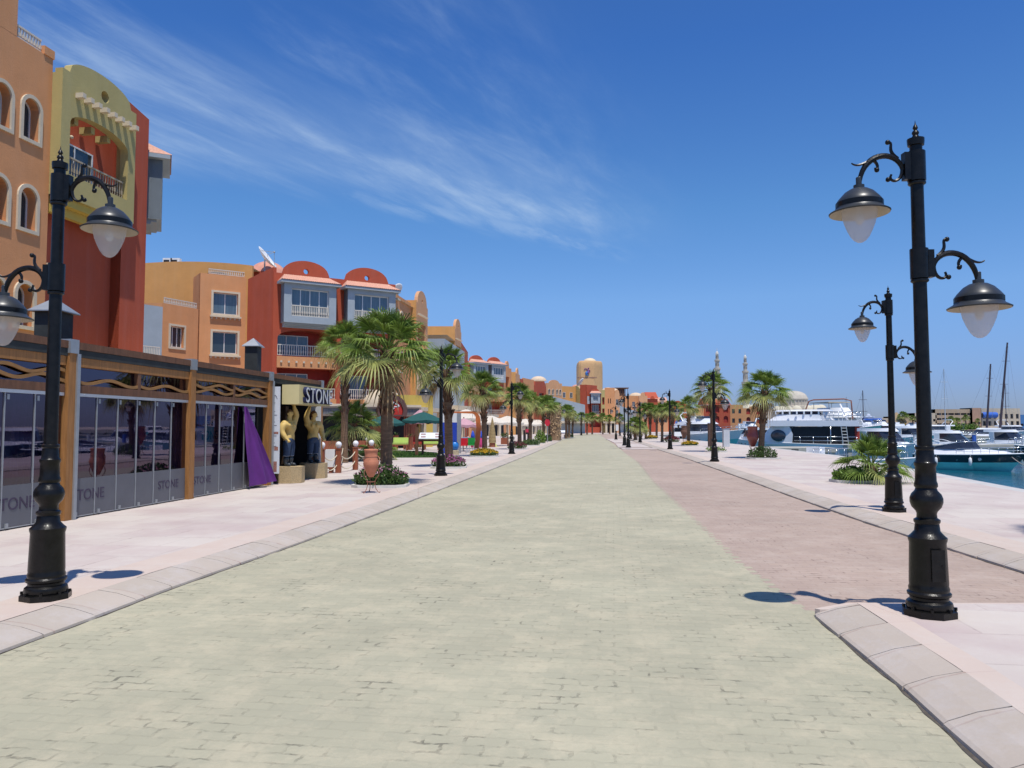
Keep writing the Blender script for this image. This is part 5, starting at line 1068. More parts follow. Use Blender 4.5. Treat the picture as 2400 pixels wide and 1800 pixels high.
m.box(so1+.003, so1+.25, .0, NP-.3, 9.9, 14.3, f); m.box(so2-.3, so2-.003, 0, NP-.3, 9.9, 14.3, f); m.quad(*[f.P(a, b, 9.9) for a, b in ((so1, NP), (so2, NP), (so2, 0), (so1, 0))]); m.build('olive_gable', OLIVE, B1)
for s_ in (9.9, 10.8, 11.7): MB().box(s_, s_+.2, -.25, NP-.36, 12.85, 13.1, f).build('loggia_beam', OLIVE, B1)
m = MB(); m.quad(*[f.P(x, -.3, z) for x, z in ((so1, 9.9), (so2, 9.9), (so2, 14.2), (so1, 14.2))]); m.quad(*[f.P(a, b, 10.3) for a, b in ((so1, -.3), (so2, -.3), (so2, NP-.3), (so1, NP-.3))]); m.build('loggia_wall', RED, B1)
window(B1, f, 9.6, 11.6, 10.35, 12.3, n=-.3, cols=2)
railing(B1, f, 9.3, 12.45, 10.72, .75, NP-.18, .14, mat('shaded_balustrade', (.42, .35, .24), .7, .1), .013)  # balustrade colour darkened, the shade on this railing is painted in
MB().ball(f.P(10.35, -.2, 12.55), .07, 10, 8).build('wall_lamp', CREAM, B1)
dowels(B1, f, 9.55, 12.62, 13.72, 8, NP, .30, .09)
m = MB(); m.box(so1+.1, so2-.05, .0, NP-.12, 9.62, 9.897, f); m.box(so1+.1, so2-.05, .0, NP-.4, 9.3, 9.617, f); m.build('corbel', YELLOW, B1)
m = MB(); wall(m, f, so1+.003, so2, .12, 9.9, n0=-.35, cap=False); wall(m, f, so2, sr, .12, lambda s_: 15.15-.25*((s_-so2)/(sr-so2)), n0=.1, th=8); ends(m, f, so2, sr, 14.9, 6, 'both', .1); m.build('red_wall', RED, B1)
m = MB(); m.box(so1+.02, so1+.35, .0, .42, 7.15, 7.45, f); m.box(so1+.02, so1+.35, .0, .25, 6.95, 7.15, f); m.build('small_corbel', CREAM, B1)
cover(B1, f, 0, sr, 14.3, 8)
m = MB(); wall(m, f, -2, sr+2.4, .12, 4.55, n0=1.7, th=2.0); m.build('ground_floor', OLIVE, B1)
fb = Fr((-15.95, 32.75), (-17.2, 35.5)); m = MB(); wall(m, fb, 0, fb.L, .12, 14.2); m.build('side_wall', RED, B1)
bay(B1, fb, .15, 2.5, 10.75, 13.4, .72, rail=False)

# second building: curved front of orange and red with grey bays
B2 = thing('apartment_building', 'large orange and red apartment building with two arched red gables and grey tiled bay windows', 'building', (-18, 62, 0), 'coloured apartment buildings')
def px_on(A, d, px):                                    # distance along ray from A in direction d to the plane of column px
    t = (px-1200)/1800.; return (t*A[1]-A[0])/(d[0]-t*d[1])
fA = Fr((-30, 58.3), (-19.9, 58.3)); m = MB(); wall(m, fA, 0, fA.L, .12, lambda s_: 14.35-.012*(s_-5)**2); m.build('rear_orange_wall', ORANGE2, B2); cover(B2, fA, 0, fA.L, 13.9, 12)
fQ = Fr((-19.85, 60.2), (-13.2, 62.5)); m = MB(); wall(m, fQ, 0, fQ.L, 11.5, lambda s_: 14.0-.08*s_); m.build('rear_red_wall', RED, B2)
sv_ = fA.spx(495); m = MB(); m.add([fA.P(fA.spx(500)+1.1*math.cos(R(a)), .03, 13.0+.55*math.sin(R(a))) for a in range(0, 181, 15)], [tuple(range(13))]); m.build('arched_vent', DARK, B2)
fW = Fr((-24.4, 53.6), (-23.15, 56.3)); o = [(.5, 1.7, 7.35, 8.85, 'rect', .3)]; m = MB(); wall(m, fW, -.2, fW.L, .12, 10.35, o); wall(m, Fr((-30, 53.4), (-24.47, 53.4)), 0, 5.5, .12, 10.35); m.build('low_wing_wall', ORANGE, B2); window(B2, fW, *o[0][:4], n=-.3, cols=3, trim=.14); railing(B2, fW, 0, fW.L-.1, 10.35, .45, -.1, .15)
fG = Fr((-25.3, 50.2), (-23.95, 52.3)); m = MB(); wall(m, fG, 0, fG.L, .12, 9.9); wall(m, Fr((-31, 50.2), (-25.95, 50.2)), 0, 5, .12, 9.9); m.build('grey_wing_wall', GREY, B2)
railing(B2, fG, .1, 2.2, 6.0, 1.1, .25, .12)
fB = Fr((-23.1, 56.4), (-20.2, 58.4)); L_ = fB.L
ow = [(.95, 2.75, 10.15, 11.75, 'rect', .28), (.95, 2.75, 7.2, 8.8, 'rect', .28)]
m = MB(); wall(m, fB, 0, L_, .12, 13.1, ow); ends(m, fB, 0, L_, 13.1, 3, 'a'); m.build('orange_wall', ORANGE, B2)
for i, o in enumerate(ow): window(B2, fB, *o[:4], n=-.28, cols=2, trim=.15, sill=1, dent=1, pane=CURT if i == 0 else PANE)
railing(B2, fB, .6, L_-.15, 13.1, .42, -.12, .14)
fC = Fr((-20.15, 58.1), (-17.65, 56.2)); m = MB(); wall(m, fC, 0, fC.L, .12, lambda s_: 12.95+.17*s_); m.build('red_side_wall', RED, B2)
fR = Fr((-17.6, 56.2), (-9.37, 61.24)); LR = fR.L; half = LR/2
def red_gable(root, f, a, b, zs, zp, k=1., simple=False, band=ORANGE):
    ops = [((a+b)/2-.2, (a+b)/2+.2, zp-1.0, zp-.6, 'circ', .3), (a+.35, b-.05, 6.95, 8.95, 'seg', 1.35), (a+.35, b-.05, 3.75, 6.05, 'rect', 1.35)]
    m = MB(); wall(m, f, a, b, .12, gable_fn(a, b, zs, zp, .14), ops, th=.35); m.build('red_gable', RED, root)
    for z0_, z1_ in ((6.95, 8.95), (3.75, 6.05)):
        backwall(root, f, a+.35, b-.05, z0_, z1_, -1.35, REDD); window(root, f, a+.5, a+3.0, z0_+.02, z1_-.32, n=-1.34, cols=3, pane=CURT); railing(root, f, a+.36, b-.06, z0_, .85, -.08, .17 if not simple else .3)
    for z_ in (6.0, 2.9): MB().box(a+.3, b, -.02, .14, z_+.06, z_+.9, f).build('balcony_band', band, root)
    dowels(root, f, a+.6, b-.3, 6.5, 8, .14, .1, .07)
    if not simple: dowels(root, f, a+.6, b-.3, 3.4, 8, .14, .1, .07)
    bay(root, f, a+.55, b-.35, 9.35, 12.25, .9, simple=simple)
red_gable(B2, fR, 0, half-.003, 13.1, 14.2); red_gable(B2, fR, half+.003, LR, 13.1, 14.2)
cover(B2, fR, 0, LR, 12.7, 7)
# ground floor shop front under the red part
m = MB(); m.box(.2, LR, .0, 1.2, 2.55, 2.9, fR); m.build('shop_canopy', CREAM, B2)
fD = Fr((-9.3, 61.3), (-8.75, 66)); L_ = fD.L; sq = fD.spx(926)
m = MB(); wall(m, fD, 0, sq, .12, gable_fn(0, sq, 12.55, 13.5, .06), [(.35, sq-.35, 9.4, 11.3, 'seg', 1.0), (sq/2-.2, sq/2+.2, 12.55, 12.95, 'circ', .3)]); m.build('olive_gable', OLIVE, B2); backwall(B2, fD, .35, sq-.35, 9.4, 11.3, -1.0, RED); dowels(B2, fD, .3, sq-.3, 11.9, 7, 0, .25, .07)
oa = [(sq+.35+1.0*i, sq+.95+1.0*i, z, z+1.6, 'arch', .3) for i in (0, 1) for z in (9.5, 6.2)]
oa = [o for o in oa if o[1] < L_-.1]
m = MB(); wall(m, fD, sq+.003, L_, .12, 12.35, oa); m.build('orange_wall', ORANGE, B2)
for o in oa: window(B2, fD, *o[:4], n=-.3, kind='arch', trim=.12, cols=1)
fE = Fr((-8.78, 66), (-8.3, 66)); fE = Fr((-9.3, 66.02), (-8.29, 66.02)); m = MB(); wall(m, fE, 0, fE.L, .12, 12.65); m.build('orange_end_wall', ORANGE2, B2)
fF = Fr((-8.28, 66.02), (-7.72, 69.95)); o = [(.55, 3.2, 8.7, 10.8, 'rect', .9), (.5, .9, 5, 7, 'rect', .2), (1.4, 1.8, 5, 7, 'rect', .2)]
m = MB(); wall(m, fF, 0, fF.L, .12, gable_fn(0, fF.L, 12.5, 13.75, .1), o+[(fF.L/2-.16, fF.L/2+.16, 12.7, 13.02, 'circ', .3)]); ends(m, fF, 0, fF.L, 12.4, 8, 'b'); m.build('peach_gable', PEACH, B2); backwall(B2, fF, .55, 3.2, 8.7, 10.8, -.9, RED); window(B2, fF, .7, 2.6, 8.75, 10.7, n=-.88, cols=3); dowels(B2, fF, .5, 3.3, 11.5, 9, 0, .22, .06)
for o_ in o[1:]: window(B2, fF, *o_[:4], n=-.2, cols=1, trim=.1)
cover(B2, fF, -4, fF.L, 12.0, 8)
# roof things of the second building
def dish(x, y, z, r_, label, az=0.6):
    t = thing('satellite_dish', label, 'satellite dish', (x, y, z), 'satellite dishes on the roofs'); M = Matrix.Rotation(az, 3, 'Z') @ Matrix.Rotation(R(52), 3, 'Y'); m = MB(); c = (x, y, z+1.1)
    m.lathe([(r_*k/6, .28*r_*(k/6)**2) for k in range(1, 7)]+[(r_*.99, .28*r_+.02)]+[(r_*k/6, .28*r_*(k/6)**2+.03) for k in range(5, 0, -1)], c, 24, M, cap=False); m.add([], []); m.build('reflector', WHITEP, t, smooth=True)
    m = MB(); m.tube([(x, y, z), (x, y, z+1.1)], .06, 6); tip = Vector(c)+M @ Vector((0, 0, r_*.9))
    for a in (0, 2.1, 4.2): m.tube([Vector(c)+M @ Vector((r_*.9*math.cos(a), r_*.9*math.sin(a), .25*r_)), tip], .02, 4)
    m.ball(tip, .09, 8, 6); m.build('mount', STEEL, t)
def dome(x, y, z, r_, m_, label, sc=(1, 1, 1)):
    t = MB().ball((x, y, z), r_, 28, 10, sc, half=True).build('roof_dome', m_, None, smooth=True); tag(t, label, 'dome', 'domes on the roofs')
dome(PX(628, 63, 14), 63, 13.6, 1.75, PINKDOME, 'pink roof dome behind the big satellite dish on the second building')
m = MB(); m.lathe([(1.85, 11.6), (1.85, 13.6)], (PX(625, 63, 14), 63, 0), 20); m.build('dome_drum', RED, B2)
dish(PX(620, 60.5, 14), 60.5, 13.9, 1.05, 'large white satellite dish in front of the pink roof dome', math.pi*.0)
m = MB(); x = PX(618, 60.5, 13); m.box(x-.9, x+.9, 60, 61, 12.0, 13.95); m.build('roof_plinth', RED, B2)
for px_, lb in ((394, 'air conditioning unit at the left on the orange roof'), (412, 'air conditioning unit in the middle on the orange roof')):
    x = PX(px_, 60, 15); t = thing('air_conditioner', lb, 'air conditioner', (x, 60, 13.9), 'air conditioners on the roof'); MB().box(x-.42, x+.30, 60, 60.4, 13.95, 15.0).build('casing', WHITEP, t); MB().box(x-.34, x+.1, 59.97, 59.99, 14.1, 14.85).build('fan_grille', DARK, t)
t = MB().ball((PX(438, 62, 15), 62, 14.0), 1.15, 20, 8, (1.35, 1, .95), half=True).build('roof_dome', CREAM, None, smooth=True); tag(t, 'low cream dome right of the air conditioners on the orange roof', 'dome', 'domes on the roofs')
dish(PX(935, 66, 14), 65.5, 12.3, .6, 'small satellite dish cluster on the orange roof past the olive gable', 2.6)
m = MB(); x = PX(826, 62, 14); m.tube([(x, 62, 12.4), (x, 62, 14.0)], .07, 6); m.box(x-.2, x+.2, 61.8, 62.2, 13.9, 14.02); m.build('vent_pipe', STEEL, B2)

def arcade(root, f, z=3.2, n=1.5, k=6, m_=CREAM):
    m = MB(); m.box(0, f.L, n-.5, n+.4, z, z+.5, f)
    for i in range(k+1): x = f.L*i/k; m.box(max(0, x-.25), min(f.L, x+.25), n-.2, n+.2, .1, z, f)
    m.build('shop_arcade', m_, root); m = MB(); m.quad(*[f.P(x, .06, q_) for x, q_ in ((0, .1), (f.L, .1), (f.L, z), (0, z))]); m.build('shop_front', DARK, root)
# third building and the row behind it
def simple_windows(root, f, s_list, zs_, w_=1.0, h_=1.3, n=-.15, trim=0, arch=False, cols=2):
    for s_ in s_list:
        for z in zs_: window(root, f, s_-w_/2, s_+w_/2, z, z+h_, n=n, cols=cols, kind='arch' if arch else 'rect', trim=trim)
def oplist(s_list, zs_, w_, h_, arch=False, d=.15): return [(s_-w_/2, s_+w_/2, z, z+h_, 'arch' if arch else 'rect', d) for s_ in s_list for z in zs_]
B3 = thing('apartment_building', 'third building on the left, orange with a peach gable and a grey lower wing', 'building', (-8, 86, 0), 'coloured apartment buildings')
f = Fr((-10.5, 83), (-6.2, 83)); m = MB(); wall(m, f, 0, f.L, .12, 12.6); m.build('orange_wall', ORANGE2, B3)
f = Fr((-6.2, 83), (-5.72, 86.3)); o = [(.5, 2.7, 8.6, 10.6, 'rect', .5)]; m = MB(); wall(m, f, 0, f.L, .12, gable_fn(0, f.L, 12.3, 13.6, .1), o+[(f.L/2-.15, f.L/2+.15, 12.6, 12.9, 'circ', .3)]); m.build('peach_gable', PEACH, B3); window(B3, f, *o[0][:4], n=-.45, cols=3); dowels(B3, f, .4, 2.9, 11.3, 7, 0, .2, .06)
f = Fr((-5.7, 86.4), (-5.3, 92)); m = MB(); wall(m, f, 0, f.L, .12, lambda s_: 11.2-.1*s_); m.build('red_wall', RED, B3); cover(B3, f, -9, f.L, 11.0, 8)
f = Fr((-9.4, 74.8), (-6.6, 74.8)); m = MB(); wall(m, f, 0, f.L, .12, 10.3); m.build('grey_wing', GREY, B3)
f = Fr((-6.6, 74.8), (-5.0, 80.5)); ow = oplist((1.6, 2.7, 4.6), (4.6,), .42, 2.6, d=.2); m = MB(); wall(m, f, 0, f.L, .12, lambda s_: 10.3-.12*s_, ow); m.build('grey_wing', GREY, B3)
for o in ow: window(B3, f, *o[:4], n=-.18, cols=1, pane=CURT)
m = MB(); m.box(-.5, f.L+3, .0, 1.6, 3.3, 3.75, f); m.box(-.5, f.L+3, .0, .2, 2.2, 3.3, f); m.build('shop_canopy', CREAM, B3)
f2 = Fr((-4.9, 92), (-3.6, 106)); m = MB(); ow = oplist((2, 5, 8, 11), (4.2,), 2.2, 1.9, d=.8); wall(m, f2, 0, f2.L, .12, 6.9, ow); m.build('terracotta_wing', PEACH, B3)
for o in ow: backwall(B3, f2, o[0], o[1], o[2], o[3], -.8, REDD); railing(B3, f2, o[0], o[1], 4.2, .9, -.05, .3)
m = MB(); m.box(0, f2.L, 0, 1.8, 3.0, 3.3, f2); m.build('shop_canopy', CREAM, B3)
fP = Fr((-9, 60), (-7.6, 70)); m = MB(); m.box(-1, 22, 1.2, 2.4, 2.9, 3.2, fP); m.build('shop_canopy', CREAM, B2)
for k in range(4): MB().box(k*5, k*5+.3, 2.0, 2.3, .12, 2.9, fP).build('shop_pillar', CREAM, B2)

B4 = thing('apartment_building', 'distant building with two red arched gables over grey bays, left of the street trees', 'building', (-5, 132, 0), 'coloured apartment buildings')
f = Fr((-7.4, 127.5), (-1.55, 134.5)); red_gable(B4, f, 0, f.L/2-.003, 12.6, 13.75, simple=True); red_gable(B4, f, f.L/2+.003, f.L, 12.6, 13.75, simple=True); cover(B4, f, 0, f.L, 12.3, 8)
f = Fr((-1.5, 134.6), (-.1, 139)); m = MB(); o = oplist((2.3,), (5.0, 8.6), 2.2, 2.0, d=.6); wall(m, f, 0, f.L, .12, gable_fn(0, f.L, 12.2, 13.4, .3), o); m.build('orange_gable', ORANGE, B4)
for q_ in o: backwall(B4, f, *q_[:4], -.6, REDD)
B5 = thing('apartment_building', 'far orange building with a pointed parapet right of the two red gables', 'building', (1, 155, 0), 'coloured apartment buildings')
f = Fr((-3, 150), (.7, 150)); m = MB(); wall(m, f, 0, f.L, .12, 12.4); m.build('orange_wall', ORANGE2, B5)
f = Fr((.7, 150), (1.6, 156)); m = MB(); o = oplist((3.2,), (5.0, 8.6), 2.4, 2.0, d=.6); wall(m, f, 0, f.L, .12, gable_fn(0, f.L, 12.2, 13.4, .3), o); m.build('peach_gable', PEACH, B5)
for q_ in o: backwall(B5, f, *q_[:4], -.6, REDD)
f = Fr((1.6, 158), (4.8, 168)); m = MB(); o = oplist((1.5, 3.5, 6, 8.5), (4.6, 8.0), 1.2, 1.5, d=.2); wall(m, f, 0, 2.5, .12, 11.6, [q_ for q_ in o if q_[1] < 2.4]); m.build('red_wall', RED, B5); m = MB(); wall(m, f, 2.503, f.L, .12, 11.9, [q_ for q_ in o if q_[0] > 2.6]); m.build('orange_wall', ORANGE, B5)
for q_ in o: window(B5, f, *q_[:4], n=-.18)
for f_, k_ in ((Fr((1.65, 158), (4.85, 168)), 4), (Fr((.75, 150), (1.65, 156)), 3), (Fr((-7.35, 127.45), (-1.5, 134.45)), 4)): arcade(B5 if f_.A.y > 140 else B4, f_, 2.7, 1.0, k_)
dome(PX(1262, 172, 13), 172, 11.9, 1.4, DOME, 'pale dome on the roof above the far red arch', (1.3, 1, .8))
B6 = thing('apartment_building', 'far building with a low red arch, olive gable and grey wall to its right', 'building', (7, 185, 0), 'coloured apartment buildings')
f = Fr((5.0, 176), (8.2, 184)); m = MB(); wall(m, f, 0, f.L, .12, gable_fn(0, f.L, 11.2, 13.0, .05), [(3.5, 7, 7.8, 9.6, 'rect', .8)]); m.build('red_gable', RED, B6); window(B6, f, 3.5, 7, 7.8, 9.6, n=-.6, cols=4)
f = Fr((8.2, 184), (12.2, 187)); o = oplist((.9, 2.1, 3.4, 4.4), (4.6, 7.0, 9.4), .5, 1.3, True, .2); m = MB(); wall(m, f, 0, f.L, .12, gable_fn(0, f.L, 12.2, 13.0, .2), o); m.build('orange_wall', PEACH, B6)
for q_ in o: window(B6, f, *q_[:4], n=-.15, kind='arch', cols=1, trim=.12)
f = Fr((10.2, 196), (17.2, 202)); m = MB(); wall(m, f, 0, f.L, .12, 12.2); m.build('orange_wall', ORANGE2, B6); cover(B6, f, 0, f.L, 12.0, 10)
for q_ in range(3): window(B6, f, 1.2+2.6*q_, 2.2+2.6*q_, 9.2, 10.6, n=.0)
arcade(B6, Fr((4.9, 175.5), (8.3, 183.5)), 2.6, .8, 3)
f = Fr((9.4, 176), (17.4, 183)); m = MB(); wall(m, f, 0, f.L, .12, lambda s_: 8.6-.16*s_); m.build('grey_wall', GREY, B6); m = MB(); m.box(0, f.L, 0, 2.0, 2.5, 3.0, f); m.build('shop_canopy', CREAM, B6)

B7 = thing('apartment_building', 'far red house with an arched gable and one big grey bay closing the street', 'building', (20, 205, 0), 'coloured apartment buildings')
Y7 = 200
f = Fr((PX(1343, Y7), Y7+3), (PX(1360, Y7), Y7)); m = MB(); o = [(.6, 1.9, 8.0, 10.4, 'arch', .6)]; wall(m, f, 0, f.L, .12, gable_fn(0, f.L, 11.3, 12.4, .1), o); m.build('olive_gable', OLIVE, B7); backwall(B7, f, .6, 1.9, 8, 10.4, -.6, REDD)
f = Fr((PX(1360, Y7), Y7), (PX(1373, Y7), Y7-1)); m = MB(); wall(m, f, 0, f.L, .12, lambda s_: 12.6); ends(m, f, 0, f.L, 12.6, 6); m.build('red_tower', RED, B7)
f = Fr((PX(1373, Y7), Y7), (PX(1409, Y7), Y7)); W = f.L
o = [(.6, 1.4, 5.2, 8.0, 'rect', 1), (1.6, W-.3, 4.9, 7.9, 'seg', 1.2), (.3, W-.2, 1.6, 4.2, 'rect', 1.2)]
m = MB(); wall(m, f, 0, W, .12, lambda s_: gable_fn(1.1, W, 10.4, 11.6, .1)(s_) if s_ > 1.1 else 9.6, o); m.build('red_gable', RED, B7)
for q_ in o: backwall(B7, f, *q_[:4], -1., REDD)
railing(B7, f, 1.6, W-.3, 4.9, .8, 0, .3); window(B7, f, 1.7, W-.5, 5.0, 7.4, n=-.95, cols=4, pane=CURT); bay(B7, f, 1.3, W-.3, 8.0-.25, 10.2, .8, rail=False, simple=True); bay(B7, f, .1, .95, 7.6, 9.6, .5, rail=False, simple=True, tile=False); cover(B7, f, 0, W, 9.8, 12)
m = MB(); m.box(0, W, -.02, .3, 4.3, 4.85, f); m.build('balcony_band', PEACH, B7)
B8 = thing('apartment_building', 'far orange and ochre house with slit windows right of the red gabled one', 'building', (27, 205, 0), 'coloured apartment buildings')
f = Fr((PX(1409, Y7), Y7-1), (PX(1417, Y7), Y7-1)); m = MB(); wall(m, f, 0, f.L, .12, 11.2, [(.2, f.L-.1, 7.4, 9.3, 'rect', .5), (.2, f.L-.1, 4.2, 6.4, 'rect', .5)]); m.build('olive_wall', OLIVE, B8); backwall(B8, f, .2, f.L-.1, 4.2, 9.3, -.45, REDD)
f = Fr((PX(1417, Y7), Y7-1), (PX(1440, Y7), Y7-1)); o = oplist((.9, 1.45), (5.0, 7.7), .22, 1.3, d=.2); m = MB(); wall(m, f, 0, f.L, 3.4, 11.8, o); m.build('orange_wall', ORANGE, B8)
for q_ in o: backwall(B8, f, *q_[:4], -.15, DARK, 'window')
f3 = Fr((PX(1409, Y7), Y7-.9), (PX(1440, Y7), Y7-.9)); m = MB(); m.box(0, f3.L, -.3, .3, 2.6, 3.9, f3); m.build('ochre_band', YELLOW, B8); arcade(B8, f3, 2.6, .6, 3)
f = Fr((PX(1440, Y7), Y7-1), (PX(1452, Y7), Y7-.5)); m = MB(); o = [(.35, 1.05, 7.2, 8.8, 'rect', .2), (.35, 1.05, 4.4, 6.0, 'rect', .2)]; wall(m, f, 0, f.L, .12, gable_fn(0, f.L, 10.3, 11.3, .05), o); m.build('peach_gable', PEACH, B8)
for q_ in o: window(B8, f, *q_[:4], n=-.15, cols=2)
cover(B8, Fr((PX(1409, Y7), Y7), (PX(1452, Y7), Y7)), 0, 5, 10.2, 10)
B9 = thing('apartment_building', 'far long orange building with a timber roof terrace behind the island lamps', 'building', (32, 220, 0), 'coloured apartment buildings')
Y9 = 222
f = Fr((PX(1448, Y9), Y9), (PX(1497, Y9), Y9)); m = MB(); o = oplist((1.0, 4.6), (7.5, 4.6), .8, 1.4, d=.2); wall(m, f, 0, f.L, .12, 10.6, o); m.build('orange_wall', ORANGE, B9)
for q_ in o: window(B9, f, *q_[:4], n=-.15)
f = Fr((PX(1455, Y9), Y9+5), (PX(1478, Y9), Y9+5)); m = MB(); m.box(-.8, f.L+.3, -4, .4, 13.0, 13.25, f); m.box(0, f.L*.7, -2, -.1, 10.5, 12.9, f)
for k in range(5): m.box(f.L*k/4-.06, f.L*k/4+.06, .0, .12, 10.5, 13, f)
m.build('roof_terrace', mat('brown_pergola', (.16, .08, .05), .8), B9); cover(B9, f, -1, 6, 10.4, 10)
f = Fr((PX(1497, Y9), Y9-1), (PX(1518, Y9), Y9)); m = MB(); o = oplist((.8, 2.0), (7.2, 4.4), .7, 1.5, d=.2); wall(m, f, 0, f.L, .12, gable_fn(0, f.L, 10.6, 11.6, .25), o); m.build('ochre_gable', PEACH, B9)
for q_ in o: window(B9, f, *q_[:4], n=-.15)
f = Fr((PX(1455, 200), 204), (PX(1498, 206), 211)); m = MB(); wall(m, f, 0, f.L, .12, lambda s_: 7.4-.16*s_); m.build('grey_wall', GREY, B9); m = MB(); m.box(0, f.L, 0, 1.4, 2.4, 2.9, f); m.build('shop_canopy', CREAM, B9)
rowspec = [  # px0, px1, Y, top, colour, label
    (1518, 1542, 232, 10.9, RED, 'far plain red house with a pitched tile roof past the ochre gable'),
    (1542, 1566, 240, 9.6, PEACH, 'far low pinkish house between the red ones on the quay side'),
    (1566, 1612, 246, 10.0, RED, 'far red flat roofed house behind the dark red bed palm'),
    (1612, 1650, 246, 7.6, ORANGE, 'far low orange house left of the teal and white yacht'),
    (1650, 1712, 250, 9.5, RED, 'far red house with arched openings behind the lamp and minaret'),
    (1712, 1742, 262, 9.2, ORANGE, 'far orange house with a flat top right of the red arched house'),
    (1742, 1792, 280, 9.2, ORANGE, 'far orange house in front of the second minaret'),
]
for i, (p0, p1, Y_, top, c_, lb) in enumerate(rowspec):
    t = thing('apartment_building', lb, 'building', (PX((p0+p1)/2, Y_), Y_, 0), 'coloured apartment buildings'); f = Fr((PX(p0, Y_), Y_), (PX(p1, Y_), Y_)); n_ = max(2, int(f.L/2.6)); sl = [f.L*(k+.5)/n_ for k in range(n_)]
    ar = i in (4, 6); o = oplist(sl, (6.2, 3.0) if top > 8 else (3.8,), .95 if not ar else 1.5, 1.5 if not ar else 2.2, ar, .4)
    m = MB(); wall(m, f, 0, f.L, .12, gable_fn(0, f.L, top-.8, top, .3) if i % 2 == 0 else top, o, th=.4); ends(m, f, 0, f.L, top-.8, 8); m.build('wall', c_, t)
    for q_ in o: backwall(t, f, *q_[:4], -.38, PANE if not ar else REDD, 'window')
    cover(t, f, 0, f.L, top-.8, 8)
    if i in (0, 1, 4):
        rr = MB(); P = f.P; rr.add([P(-.2, .4, top-.7), P(f.L+.2, .4, top-.7), P(f.L+.2, -4, top+1.4), P(-.2, -4, top+1.4)], [(0, 1, 2, 3)]); rr.add([P(-.2, .4, top-.7), P(-.2, -4, top+1.4), P(-.2, -8, top-.7)], [(0, 1, 2)]); rr.build('tile_roof', TILE if i == 1 else RED, t)
dome(PX(1350, 212, 12), 212, 11.8, 1.5, PINKDOME, 'small pink dome left of the far satellite dish'); dish(PX(1362, 206, 12), 206, 12.2, 1.5, 'white satellite dish on the far red tower', 2.8)
for p_, Y_, z_, r_, lb in ((1376, 206, 11.6, 1.3, 'cream dome right of the far dish'), (1425, 208, 11.3, 1.3, 'left cream dome on the far orange house'), (1438, 208, 11.3, 1.0, 'right cream dome on the far orange house'), (1490, 230, 10.6, 1.6, 'low cream dome on the roof near the ochre gable'), (1530, 245, 11.0, 1.3, 'cream dome behind the far plain red house')):
    dome(PX(p_, Y_, 12), Y_, z_, r_, DOME, lb, (1.3, 1, .8))

# tall tan tower with a dome and the emblem
T = thing('hotel_tower', 'tall tan tower with rounded top corners, a pale dome and a coloured emblem', 'tower', (22, 330, 0)); YT = 330
xa, xb, xc = PX(1357, YT), PX(1394, YT), PX(1416, YT); zt = ZP(845, YT)
oct_ = [(xa, YT+1), (xa+1.0, YT), (xb-.2, YT), (xb+.4, YT+.5), (xc-.5, YT+3.5), (xc, YT+4.5), (xc, YT+12), (xa, YT+12)]
m = MB(); m.prism(oct_, 0, zt-2.4); cx_, cy_ = (xa+xc)/2, YT+6
for k in range(5):
    a0, a1 = R(18*k), R(18*(k+1)); s0_, s1_ = 1-.115*(1-math.cos(a0)), 1-.115*(1-math.cos(a1)); h0, h1 = zt-2.4+2.4*math.sin(a0), zt-2.4+2.4*math.sin(a1)
    n_ = len(oct_); vs = [(cx_+(x-cx_)*s0_, cy_+(y-cy_)*s0_, h0) for x, y in oct_]+[(cx_+(x-cx_)*s1_, cy_+(y-cy_)*s1_, h1) for x, y in oct_]; m.add(vs, [(i, (i+1) % n_, n_+(i+1) % n_, n_+i) for i in range(n_)]+([tuple(range(n_, 2*n_))] if k == 4 else []))
m.build('shaft', TAN, T, auto=True); m = MB(); m.ball(((PX(1386, YT)), YT+5, zt-.1), 2.75, 24, 8, (1, 1, .58), half=True); m.build('dome', mat('pale_tower_dome', (.72, .60, .40), .7, .05), T, smooth=True)
fT = Fr((xa+1, YT), (xb, YT)); ex = PX(1377, YT)-xa-1; ez = ZP(870, YT)
m = MB(); m.tube([fT.P(ex-1.35, .1, ez+.3), fT.P(ex-1.05, .1, ez+1.15), fT.P(ex-.4, .1, ez+1.1), fT.P(ex+.35, .1, ez+.4), fT.P(ex+1.0, .1, ez+.4), fT.P(ex+1.25, .1, ez-.2)], [.12, .18, .2, .3, .2, .1], 6); m.ball(fT.P(ex+.55, .1, ez+1.25), .3, 10, 8); m.build('emblem_swirl', mat('plum_emblem', (.22, .06, .18), .6), T)
m = MB(); m.tube([fT.P(ex+.5, .12, ez+.3), fT.P(ex+.45, .12, ez-.6), fT.P(ex+.3, .12, ez-1.1)], [.35, .55, .2], 8); m.build('emblem_body', mat('violet_emblem', (.22, .10, .30), .6), T)
m = MB(); m.tube([fT.P(ex-.0, .14, ez+.0), fT.P(ex-.35, .14, ez-.8), fT.P(ex-.35, .14, ez-1.4), fT.P(ex+.5, .14, ez-1.9)], [.25, .6, .5, .12], 8); m.build('emblem_skirt', mat('blue_emblem', (.04, .17, .45), .6), T)
place(text_mb('HURGHADA MARINA', .95, .05, .95), fT, ex-.1, .04, ez-3.1).build('lettering', mat('plum_lettering', (.16, .06, .10), .6), T)

